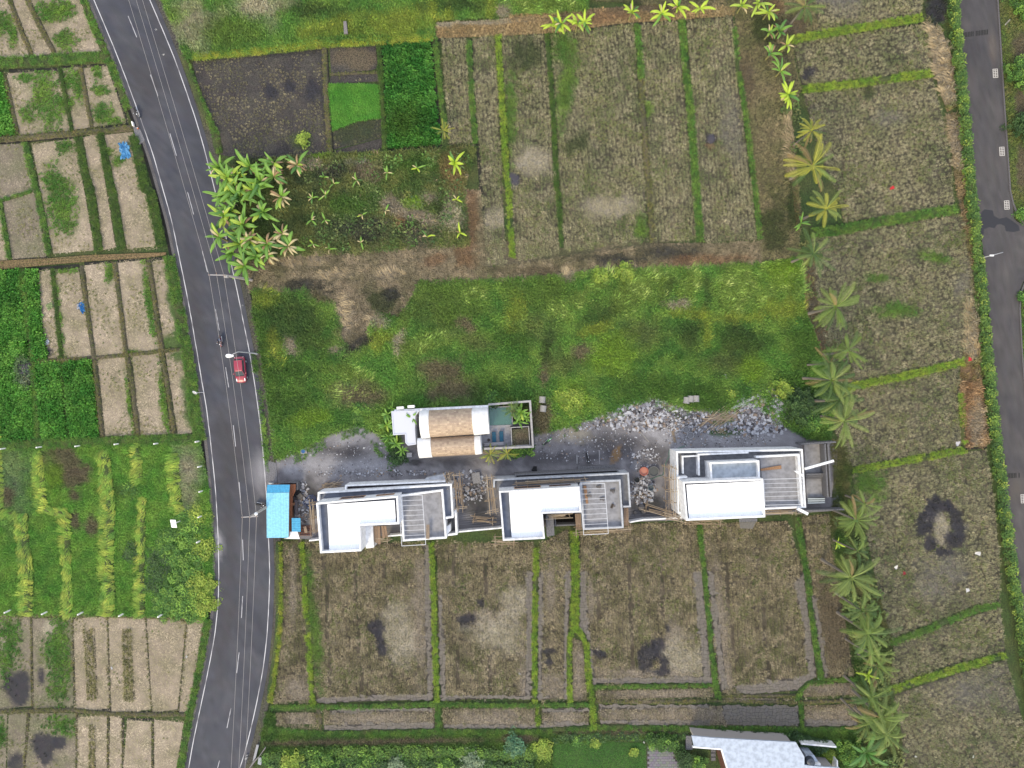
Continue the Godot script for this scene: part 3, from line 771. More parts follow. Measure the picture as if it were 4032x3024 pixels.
	mudrim.append([px("t13", [1570, 0, 2600, 0, 2520, 1080, 1600, 1080]), mixed(["t12", [1570, 1405], "t22", [222, 1400], "t23", [215, 0, 195, 1085], "t13", [1595, 1090, 1558, 500, 1555, 0]]), [g.call("t13", 1800, 400, 85, 50, "burnt", 0, .3), g.call("t13", 1790, 480, 60, 30, "ash", 0, .5), g.call("t13", 1920, 260, 40, 40, "burnt", 0, .3), g.call("t13", 1960, 400, 120, 90, "pink", 0, .7), g.call("t13", 2050, 520, 180, 150, "pale", 0, .9), g.call("t23", 90, 250, 140, 120, "pale", 0, .9), g.call("t23", 130, 900, 40, 200, "pink", 0, .9)]])
	mudrim.append([px("t23", [300, 0, 480, 0, 470, 1060, 270, 1070]), mixed(["t22", [272, 1420, 520, 1290], "t23", [535, 0, 505, 600, 505, 1080, 248, 1090, 262, 0]]), [g.call("t23", 350, 670, 60, 30, "burnt", 0, .4), g.call("t23", 350, 760, 35, 40, "burnt", 0, .4), g.call("t23", 370, 980, 100, 100, "pink", 0, .9), g.call("t23", 360, 100, 40, 200, "pink", 0, 1.0)]])
	mudrim.append([px("t23", [670, 0, 1560, 0, 1660, 920, 730, 930, 700, 560]), mixed(["t22", [620, 1260, 1640, 1225], "t23", [1642, 0, 1725, 938, 712, 948, 682, 600, 605, 470, 602, 0]]), [g.call("t23", 1180, 720, 90, 110, "burnt", 0, .3), g.call("t23", 1270, 620, 60, 80, "burnt", 20, .3), g.call("t23", 1350, 480, 25, 30, "burnt", 0, .3), g.call("t23", 1320, 760, 50, 45, "burnt", 0, .3), g.call("t23", 1300, 840, 70, 40, "burnt", 0, .4), g.call("t23", 770, 680, 70, 38, "burnt", 20, .3), g.call("t23", 1380, 560, 70, 160, "pink", 10, .6), g.call("t23", 1480, 760, 180, 190, "pale", 0, .9), g.call("t23", 700, 200, 30, 200, "pink", 0, 1.0), g.call("t23", 1120, 860, 400, 40, "pink", 0, 1.0)]])
	mudrim.append([px("t23", [1740, 0, 2400, 0, 2520, 880, 1850, 960]), mixed(["t22", [1690, 1240], "t32", [215, 1180], "t33", [345, 0, 462, 880, 300, 1010], "t23", [1795, 1030, 1720, 500, 1675, 0]]), [g.call("t23", 1810, 500, 40, 500, "pink", -6, 1.0)]])
	for q in mudrim:
		var o := field("stubble_field", "brownstub", q[1], q[2])
		o.set_meta("kind", "structure")
	field("stubble_field", "brownstub", mixed(["t32", [330, 1130, 560, 1120], "t33", [640, 0, 770, 870, 520, 900, 405, 0]]), [g.call("t33", 600, 400, 160, 400, "dull" if false else "brown", 0, 1.2)])
	# small mud plots along the lower edge
	for q in [px("t13", [190, 1190, 540, 1190, 550, 1330, 190, 1310]), px("t13", [590, 1172, 1528, 1150, 1524, 1330, 592, 1350]), mixed(["t13", [1592, 1150], "t23", [228, 1140, 224, 1328], "t13", [1600, 1332]]), px("t23", [285, 1152, 678, 1152, 684, 1310, 287, 1322]), px("t23", [745, 990, 1738, 982, 1748, 1068, 745, 1082]), mixed(["t23", [762, 1122], "t33", [308, 1132, 308, 1310], "t23", [782, 1292]]), px("t33", [372, 942, 788, 942, 800, 1050, 342, 1062]), px("t33", [356, 1132, 800, 1112, 800, 1310, 356, 1312]), px("t23", [545, 560, 630, 590, 668, 1088, 548, 1088]), mixed(["t23", [1800, 1060], "t33", [285, 1065, 285, 1090], "t23", [1800, 1090]])]:
		var c := Vector2.ZERO
		for p in q: c += p / q.size()
		field("mud_plot", "brownstub", q, [{"p": metres(PackedVector2Array([c]))[0], "r": metres(PackedVector2Array([bounds(q).size * .4 + Vector2(2016, 1512)]))[0], "s": "pink", "cs": 1.0, "sn": 0.0, "soft": 1.0}], {"weeds": .4})
	# cracked grey mud along the margins: plates of dried mud over dark joints
	var k := 0
	for q in margins():
		k += 1
		mud_plates(q, k)
	# dark furrows between the crop beds
	for q in furrows():
		var o := put("furrow", ridge_mesh(mm(q[0], q[1]), .34, -.02, .045, func(x, z): return shade(kinds["crop"], x, z, [])), soil_mat("soil"))
		o.set_meta("kind", "structure")
		
	# dark furrows between the tan plots, lower left
	for q in [["t03", [612, 375, 618, 800, 640, 1190]], ["t03", [908, 375, 915, 800, 932, 1180]], ["t03", [1230, 388, 1250, 800, 1282, 1185]], ["t03", [1577, 398, 1540, 900, 1505, 1190]], ["t03", [650, 1190, 652, 1659]], ["t03", [915, 1190, 912, 1659]], ["t03", [1035, 1225, 1035, 1659]], ["t03", [1288, 1250, 1290, 1659]], ["t03", [265, 375, 270, 800, 280, 1160]], ["t03", [1728, 402, 1600, 1190]], ["t03", [240, 1190, 208, 1659]]]:
		var o := put("furrow", ridge_mesh(mm(q[0], q[1]), .42, -.02, .05, func(x, z): return shade({"c": [s(84, 84, 62), s(70, 70, 58), s(104, 96, 76)]}, x, z, [])), soil_mat("soil"))
		o.set_meta("kind", "structure")
		cover(o, "weeds", "grass", strip_poly(mm(q[0], q[1]), .4), .04, 5.0, olives, Vector2(.5, .9))

func strip_poly(line: PackedVector2Array, width: float) -> PackedVector2Array:
	var a := shifted(line, width / 2)
	var b := shifted(line, -width / 2)
	b.reverse()
	a.append_array(b)
	return a
func mud_plates(poly_px: PackedVector2Array, seed_: int):
	var poly := metres(poly_px)
	var o := put("cracked_mud", sheet(poly, .05, func(x, z): return shade(kinds["cracked"], x, z, []), .5, .0), soil_mat("soil"))
	o.set_meta("kind", "structure")
	var r := bounds(poly)
	var pitch := .52
	var st := start()
	for j in int(r.size.y / pitch) + 2:
		for i in int(r.size.x / pitch) + 2:
			var cs := []
			var mid := Vector2.ZERO
			for c in [[0, 0], [1, 0], [1, 1], [0, 1]]:
				var gi: int = i + c[0]
				var gj: int = j + c[1]
				var h := Vector2(fposmod(sin(gi * 12.9 + gj * 78.2 + seed_) * 4375.5, 1.0), fposmod(sin(gi * 39.3 + gj * 11.1 + seed_) * 2453.3, 1.0)) - Vector2(.5, .5)
				cs.append(r.position + (Vector2(gi, gj) + Vector2(.5 * fposmod(gj * .5, 1.0) * 2.0, 0) + h * .95) * pitch)
				mid += cs[-1] / 4.0
			if not Geometry2D.is_point_in_polygon(mid, poly): continue
			var v := rng.randf_range(.92, 1.07)
			var col := s(148, 141, 132) * v
			st.set_color(Color(col.r, col.g, col.b * rng.randf_range(.94, 1.02)))
			var top := []
			for c in cs: top.append(v3((mid as Vector2).lerp(c, .92), .085 + rng.randf() * .015))
			quad(st, top[0], top[1], top[2], top[3])
			for e in 4:
				var f := (e + 1) % 4
				quad(st, v3(cs[e].lerp(mid, .1), .05), v3(cs[f].lerp(mid, .1), .05), top[f], top[e])
	var pl := put("mud_plates", done(st), vmat("mud_plate", .95, "fine", .5), o)
	pl.set_meta("kind", "stuff")

# ---------- banks between the fields
func ridge_mesh(line: PackedVector2Array, width: float, y0: float, height: float, color: Callable) -> ArrayMesh:
	var p := resample(line, maxi(3, int(line_length(line) / .6) + 2))
	var offs := [-1.0, -.72, -.3, .3, .72, 1.0]
	var hs := [0.0, .75, 1.0, 1.0, .75, 0.0]
	var vs := PackedVector3Array()
	var cs := PackedColorArray()
	var ix := PackedInt32Array()
	for i in p.size():
		var d := (p[mini(i + 1, p.size() - 1)] - p[maxi(i - 1, 0)]).normalized()
		var side := Vector2(-d.y, d.x)
		var end := 0.3 if i == 0 or i == p.size() - 1 else 1.0
		for k in 6:
			var w: float = width / 2 * (1.0 + .4 * n2.get_noise_2d(p[i].x * 3, p[i].y * 3 + k))
			var q: Vector2 = p[i] + side * offs[k] * w
			vs.append(Vector3(q.x, y0 + height * hs[k] * end * (1.0 + .25 * n3.get_noise_2d(q.x, q.y)), q.y))
			cs.append(color.call(q.x, q.y))
			if i < p.size() - 1 and k < 5:
				var a := i * 6 + k
				ix.append_array([a, a + 1, a + 7, a, a + 7, a + 6])
	var st := SurfaceTool.new()
	var arr := []
	arr.resize(Mesh.ARRAY_MAX)
	arr[Mesh.ARRAY_VERTEX] = vs; arr[Mesh.ARRAY_COLOR] = cs; arr[Mesh.ARRAY_INDEX] = ix
	var m := ArrayMesh.new()
	m.add_surface_from_arrays(Mesh.PRIMITIVE_TRIANGLES, arr)
	st.create_from(m, 0)
	st.generate_normals()
	return st.commit()
func line_length(p: PackedVector2Array) -> float:
	var l := 0.0
	for i in p.size() - 1: l += p[i].distance_to(p[i + 1])
	return l
func bank(look: String, width: float, height: float, line_px: PackedVector2Array):
	var ext := line_px.duplicate()
	for e in [0, ext.size() - 1]:
		var q := ext[e]
		var r: Vector2 = ext[1] if e == 0 else ext[e - 1]
		if q.x <= 3 or q.y <= 3 or q.x >= 4029 or q.y >= 3021: ext[e] = q + (q - r).normalized() * 225
	var line := metres(ext)
	width *= .72 if look == "tall" else .85
	var spec: Array = {"green": ["meadow", greens, "grass", 15.0, Vector2(.6, 1.0)], "dark": ["meadow", darks, "grass", 15.0, Vector2(.6, 1.0)], "bright": ["meadow", brights, "grass", 16.0, Vector2(.7, 1.2)], "tall": ["meadow", [s(126, 162, 56, .9), s(92, 140, 50, .9), s(172, 180, 74, .9)], "lodged", 8.0, Vector2(.45, .85)],
		"olive": ["scrub", olives, "grass", 9.0, Vector2(.5, .8)], "earth": ["earth", olives, "grass", 2.0, Vector2(.4, .7)], "lime": ["meadow", [s(136, 170, 54, .92), s(112, 152, 48, .92), s(162, 180, 66, .92)], "grass", 16.0, Vector2(.6, 1.05)], "trackline": ["dry", [s(186, 176, 156, .8), s(170, 160, 140, .8), s(150, 144, 124, .8)], "straw", 5.0, Vector2(.5, .8)], "straw": ["scrub", [s(196, 172, 138, .85), s(168, 146, 112, .85), s(150, 134, 96, .85)], "tall", 8.0, Vector2(.6, 1.0)]}[look]
	var t: Dictionary = kinds[spec[0]]
	var o := put("field_bank", ridge_mesh(line, width, -.02, height, func(x, z): return shade(t, x, z, [])), soil_mat("soil"))
	o.set_meta("kind", "structure")
	cover(o, "grass", spec[2], strip_poly(line, width * .98), height * .75, spec[3], spec[1], spec[4], [], {"f": 2.6, "mask": -.42, "flow": 3.5 if look == "tall" else -99.0})
func dark_edge(width: float, line_px: PackedVector2Array):
	# a flat dark strip laid along the foot of a bank
	var line := metres(line_px)
	var t := {"c": [s(46, 48, 44), s(38, 42, 40), s(60, 62, 52)]}
	var o := put("dark_edge", ridge_mesh(line, width, .03, .012, func(x, z): return shade(t, x, z, [])), soil_mat("soil"))
	o.set_meta("kind", "structure")
func build_banks():
	# west of the road
	for q in [["olive", 1.0, .25, px("t00", [90, 0, 150, 180, 285, 490])], ["olive", 1.0, .25, px("t00", [242, 0, 350, 230, 480, 470])], ["green", 2.1, .45, px("t00", [0, 555, 500, 525, 960, 500])], ["olive", 1.2, .4, px("t00", [0, 1218, 440, 1185, 1165, 1112])],
		["olive", .8, .3, px("t00", [40, 640, 160, 1175])], ["dark", .8, .3, px("t00", [527, 600, 632, 1150])], ["olive", .8, .3, px("t00", [705, 575, 802, 1110])],
		["dark", 1.6, .35, mixed(["t00", [690, 1200, 740, 1500], "t01", [795, 0, 870, 530]])], ["dark", 1.5, .35, mixed(["t00", [875, 1165, 965, 1600], "t01", [985, 0, 1070, 520]])], ["green", 1.2, .3, mixed(["t00", [225, 1245, 320, 1659], "t01", [330, 0, 438, 560]])],
		["green", .7, .2, px("t01", [0, 95, 290, 5])], ["green", .9, .25, px("t01", [10, 110, 90, 600])], ["dark", 2.0, .35, mixed(["t00", [1165, 1180, 1270, 1659], "t01", [1310, 0, 1412, 490]])],
		["green", 1.0, .3, mixed(["t01", [198, 690, 285, 1480], "t02", [300, 0, 340, 525]])], ["dark", .8, .2, px("t01", [462, 690, 540, 1470])], ["olive", .9, .35, mixed(["t01", [712, 655, 820, 1450], "t02", [845, 0, 892, 490]])], ["olive", .9, .35, mixed(["t01", [1002, 620, 1105, 1430], "t02", [1150, 0, 1208, 490]])], ["olive", .9, .35, mixed(["t01", [1296, 600, 1415, 1400], "t02", [1455, 0, 1522, 478]])], ["dark", .6, .2, mixed(["t01", [540, 1485], "t02", [600, 495]])],
		["olive", .8, .25, px("t01", [290, 1488, 810, 1460, 1100, 1432, 1400, 1400, 1600, 1380])],
		["green", 2.3, .35, mixed(["t01", [1480, 570, 1560, 1000, 1680, 1659], "t02", [1690, 200, 1755, 520]])], ["green", 2.0, .45, px("t02", [0, 565, 400, 548, 900, 528, 1740, 505])],
		["green", 1.5, .25, mixed(["t00", [730, 0, 850, 300, 990, 600, 1120, 960]])], ["olive", .8, .25, px("t03", [0, 368, 600, 362, 1230, 380, 1600, 395])], ["olive", .9, .3, px("t03", [0, 1180, 280, 1172, 620, 1168, 930, 1200, 1300, 1205, 1590, 1205])], ["green", 1.4, .3, mixed(["t03", [1760, 400, 1700, 760, 1600, 1250, 1530, 1659]])],
		# ridges of tall bright grass
		["tall", 1.6, .5, px("t02", [0, 680, 15, 900, 15, 1130, 150, 1162])], ["tall", 1.9, .6, px("t02", [350, 600, 362, 750, 385, 1000, 400, 1105, 500, 1140, 598, 1145])], ["tall", 1.9, .6, mixed(["t02", [600, 1145, 595, 1400, 600, 1659], "t03", [592, 200, 590, 365]])], ["tall", 2.6, .7, mixed(["t02", [915, 600, 955, 900, 970, 1150, 955, 1659], "t03", [935, 150, 925, 370]])], ["tall", 1.6, .6, px("t02", [1200, 560, 1215, 700, 1225, 880])], ["tall", 1.5, .6, mixed(["t02", [1255, 1010, 1245, 1659], "t03", [1205, 50, 1205, 375]])], ["tall", 2.0, .6, px("t02", [1525, 640, 1545, 900, 1570, 1140])], ["tall", 2.4, .7, mixed(["t02", [205, 1150, 230, 1400, 260, 1659], "t03", [250, 100, 250, 365]])],
		# upper row
		["olive", 1.0, .35, px("t10", [612, 395, 640, 1000, 668, 1345])], ["dark", .9, .35, px("t10", [1090, 380, 1120, 900, 1145, 1330])], ["green", 1.0, .35, px("t10", [1575, 335, 1625, 800, 1665, 1110])], ["green", 1.1, .35, px("t10", [1868, 330, 1900, 900, 1932, 1255])], ["lime", 1.1, .35, mixed(["t10", [2125, 310, 2160, 900, 2198, 1500], "t21", [8, 0, 40, 590]])], ["dark", 1.0, .3, mixed(["t20", [340, 300, 395, 1000, 422, 1659], "t21", [435, 0, 470, 500]])], ["green", 1.2, .3, mixed(["t20", [1118, 208, 1150, 500, 1160, 690]])], ["olive", 1.1, .3, mixed(["t20", [1155, 690, 1205, 1400], "t21", [1228, 0, 1262, 455]])], ["green", 1.4, .3, mixed(["t20", [1508, 180, 1545, 600, 1590, 1000, 1635, 1659], "t21", [1640, 50, 1672, 455]])], ["green", .9, .3, mixed(["t20", [1970, 250, 2000, 600, 2065, 1000, 2150, 1659], "t21", [2190, 435]])],
		["green", 1.6, .4, mixed(["t00", [1600, 480, 1660, 660, 1760, 920, 1880, 1180, 1910, 1340]])], ["bright", 1.3, .4, mixed(["t00", [1690, 505], "t10", [0, 462, 600, 395, 1060, 372, 1560, 335]])], ["olive", .5, .2, px("t10", [660, 646, 1088, 632])],
		# right column
		["lime", 1.5, .45, px("t30", [235, 350, 480, 298, 850, 240, 1345, 158])], ["lime", 1.5, .45, px("t30", [335, 765, 840, 705, 1425, 625])], ["green", 1.9, .5, px("t31", [405, 365, 640, 340, 950, 275, 1630, 160])], ["lime", 1.4, .45, mixed(["t32", [560, 85], "t31", [950, 1612, 1300, 1540, 1690, 1445]])], ["lime", 1.3, .45, px("t32", [745, 755, 1100, 690, 1720, 575])], ["green", 1.3, .4, px("t33", [1070, 605, 1300, 515, 1640, 380, 1800, 310, 1990, 280])], ["lime", 1.4, .4, px("t33", [1060, 1005, 1350, 900, 1700, 790, 2045, 700])], ["lime", 1.0, .4, px("t32", [1665, 100, 1690, 400, 1700, 560])],
		["trackline", .5, .05, px("t30", [760, 0, 790, 260])], ["trackline", .5, .05, px("t30", [800, 290, 860, 690])], ["trackline", .5, .05, mixed(["t30", [850, 800, 900, 1300, 920, 1608], "t31", [935, 210]])], ["trackline", .5, .05, px("t31", [965, 370, 1020, 480, 1080, 720, 1130, 1000])],
		# below the villas
		["bright", 1.4, .35, mixed(["t12", [215, 1390], "t13", [215, 0, 215, 400, 185, 700, 130, 1100]])], ["lime", 1.0, .3, mixed(["t12", [420, 1400], "t13", [425, 0, 462, 600, 500, 1130]])], ["lime", 1.0, .35, mixed(["t12", [1545, 1400], "t13", [1510, 0, 1525, 500, 1545, 1100]])], ["lime", 1.0, .3, mixed(["t22", [245, 1450], "t23", [235, 0, 225, 500, 225, 1110]])], ["lime", 1.5, .35, mixed(["t22", [575, 1270], "t23", [570, 0, 562, 480]])], ["lime", 1.0, .3, px("t23", [560, 470, 520, 560, 512, 700, 522, 1105])], ["lime", 1.1, .3, px("t23", [560, 470, 630, 530, 662, 620, 685, 940, 712, 1100, 720, 1330])], ["green", 1.0, .3, mixed(["t22", [1660, 1235], "t23", [1652, 0, 1700, 500, 1745, 960, 1780, 1085]])], ["green", 1.1, .3, mixed(["t32", [280, 1100], "t33", [372, 0, 430, 500, 500, 915]])],
		["green", .9, .3, mixed(["t13", [150, 1142, 510, 1135, 1030, 1135, 1530, 1112], "t23", [0, 1125, 450, 1122, 720, 1120]])], ["green", .8, .25, px("t23", [700, 968, 1250, 962, 1755, 955])], ["olive", .7, .2, mixed(["t23", [735, 1098, 1300, 1100, 1780, 1088], "t33", [320, 1105, 800, 1085]])], ["olive", .7, .2, mixed(["t23", [1770, 1050], "t33", [300, 1048]])], ["green", .9, .25, px("t33", [290, 1090, 320, 1000, 390, 935, 600, 920, 800, 900])], ["green", .9, .25, px("t33", [325, 1100, 335, 1320])], ["olive", .9, .25, px("t13", [545, 1150, 560, 1360])], ["green", 1.0, .25, px("t13", [1552, 1130, 1560, 1340])], ["lime", .8, .25, px("t23", [252, 1130, 255, 1350])], ["green", 1.1, .25, mixed(["t13", [130, 1330, 560, 1360, 1540, 1345], "t23", [200, 1345, 760, 1310, 1790, 1320], "t33", [800, 1330]])]]:
		bank(q[0], q[1], q[2], q[3])
	# the brown footpath to the road, and the low brown bank left of the palms
	var path := ground_piece("footpath", px("t01", [0, 612, 420, 592, 900, 552, 1450, 540, 1450, 580, 900, 608, 420, 650, 0, 690]), "earth", .14)
	cover(path, "grass", "grass", metres(px("t01", [0, 610, 420, 590, 900, 552, 1450, 540, 1450, 580, 900, 608, 420, 650, 0, 690])), .14, 1.6, olives, Vector2(.4, .8), [], {"mask": .0})
	for q in [[.45, px("t01", [0, 690, 180, 685])], [.45, px("t01", [215, 688, 690, 655])], [.5, px("t01", [735, 640, 980, 622])], [.45, px("t01", [1025, 612, 1270, 600])], [.45, px("t01", [1320, 597, 1460, 588])], [.5, px("t02", [0, 527, 322, 512])], [.55, px("t02", [365, 518, 880, 490])], [.5, px("t02", [930, 494, 1185, 488])], [.5, px("t02", [1235, 492, 1500, 483])], [.5, px("t02", [1545, 478, 1722, 465])], [.35, px("t01", [700, 660, 810, 1450, 860, 1950])], [.35, px("t01", [985, 630, 1095, 1430, 1190, 2140])], [.3, px("t01", [1275, 610, 1400, 1400, 1500, 2130])], [.3, px("t01", [1465, 600, 1600, 1380, 1720, 2110])], [.3, px("t01", [205, 700, 290, 1500, 325, 2150])],
		[.55, px("t00", [80, 618, 300, 612, 520, 602])], [.4, px("t00", [720, 572, 940, 565])], [.35, px("t00", [548, 585, 692, 572])], [.35, px("t00", [518, 620, 632, 1150])], [.3, px("t00", [700, 590, 800, 1110])], [.35, px("t00", [945, 575, 1112, 1075])], [.4, px("t00", [190, 1186, 630, 1148])], [.3, px("t00", [645, 1140, 800, 1118])], [.35, px("t00", [850, 1112, 1120, 1080])], [.4, px("t00", [240, 1226, 660, 1196])], [.3, px("t00", [0, 1248, 195, 1240])], [.4, px("t00", [0, 1192, 160, 1188])], [.3, px("t01", [310, 20, 415, 580, 110, 605])],
		[.5, px("t10", [0, 470, 590, 408])], [.35, px("t10", [632, 410, 690, 1335])], [.35, px("t10", [1125, 385, 1160, 1300])], [.5, px("t10", [1130, 385, 1540, 350])], [.35, px("t10", [1545, 360, 1630, 1230])], [.5, px("t10", [1600, 345, 1850, 330])], [.4, px("t10", [1890, 340, 1945, 1270])], [.45, mixed(["t10", [2150, 315], "t20", [0, 310, 330, 298]])], [.6, px("t20", [500, 290, 750, 245, 950, 205, 1400, 180, 1950, 130])], [.5, mixed(["t10", [1950, 1290], "t11", [1978, 0, 2028, 665]])], [.4, px("t10", [700, 1345, 1115, 1318, 1640, 1275])],
		[.5, px("t31", [420, 400, 700, 365, 960, 315, 1300, 265])], [.4, px("t32", [760, 785, 1100, 715, 1710, 598])], [.35, px("t30", [340, 795, 860, 730, 1300, 675])], [.35, px("t30", [480, 330, 1340, 195])], [.3, px("t32", [1700, 575, 1900, 560])],
		[.4, px("t03", [290, 1165, 620, 1160])], [.55, px("t03", [660, 1190, 925, 1170])], [.6, px("t03", [1040, 1210, 1270, 1195])], [.35, px("t03", [1285, 1195, 1500, 1192])], [.35, px("t03", [270, 372, 560, 366])], [.3, px("t03", [625, 378, 860, 372])], [.3, px("t03", [910, 385, 1200, 380])], [.35, px("t03", [1080, 1248, 1280, 1250])], [.3, mixed(["t13", [425, 20, 470, 600, 510, 1130]])], [.35, px("t13", [190, 150, 190, 420, 150, 750, 80, 1100])]]:
		dark_edge(q[0] as float, q[1])

# ---------- rough grass, scrub, building plot
func rough(called: String, kind: String, poly_px: PackedVector2Array, y: float, density: float, cols: Array, blobs := [], size := Vector2(1.0, 2.1), opt := {}):
	var o := ground_piece(called, poly_px, kind, y, blobs)
	var poly := metres(widen(poly_px))
	opt = opt.merged({"vary": Vector2(.6, 1.35)})
	cover(o, "grass", "grass", poly, y, density, cols, size, blobs, opt)
	cover(o, "tussocks", "tall", poly, y, .8, [cols[0].lerp(s(190, 176, 120), .25), cols[1] * .8, cols[2]], Vector2(.5, 1.0) * (size.y / 2.0), blobs, {"mask": -.05, "f": 2.5})
	if opt.get("swept", false):
		cover(o, "swept_grass", "lodged", poly, y, 4.0, [s(112, 154, 62, .95), s(88, 136, 54, .95), s(148, 172, 82, .95)], Vector2(.45, .95), blobs, {"mask": .02, "flow": .9, "f": 1.5})
	cover(o, "tall_grass", "lodged", poly, y, 6.0, brights, Vector2(.6, 1.1), blobs, {"only": "yellow", "flow": .6})
	cover(o, "tall_grass", "lodged", poly, y, 6.0, [s(146, 178, 78, .95), s(116, 156, 62, .95), s(180, 196, 108, .95)], Vector2(.7, 1.25), blobs, {"only": "tall", "flow": .4})
	cover(o, "tall_grass", "lodged", poly, y, 5.0, [s(186, 166, 130, .85), s(160, 142, 108, .85), s(200, 180, 146, .85)], Vector2(.5, .9), blobs, {"only": "pink", "flow": 2.4})
	return o
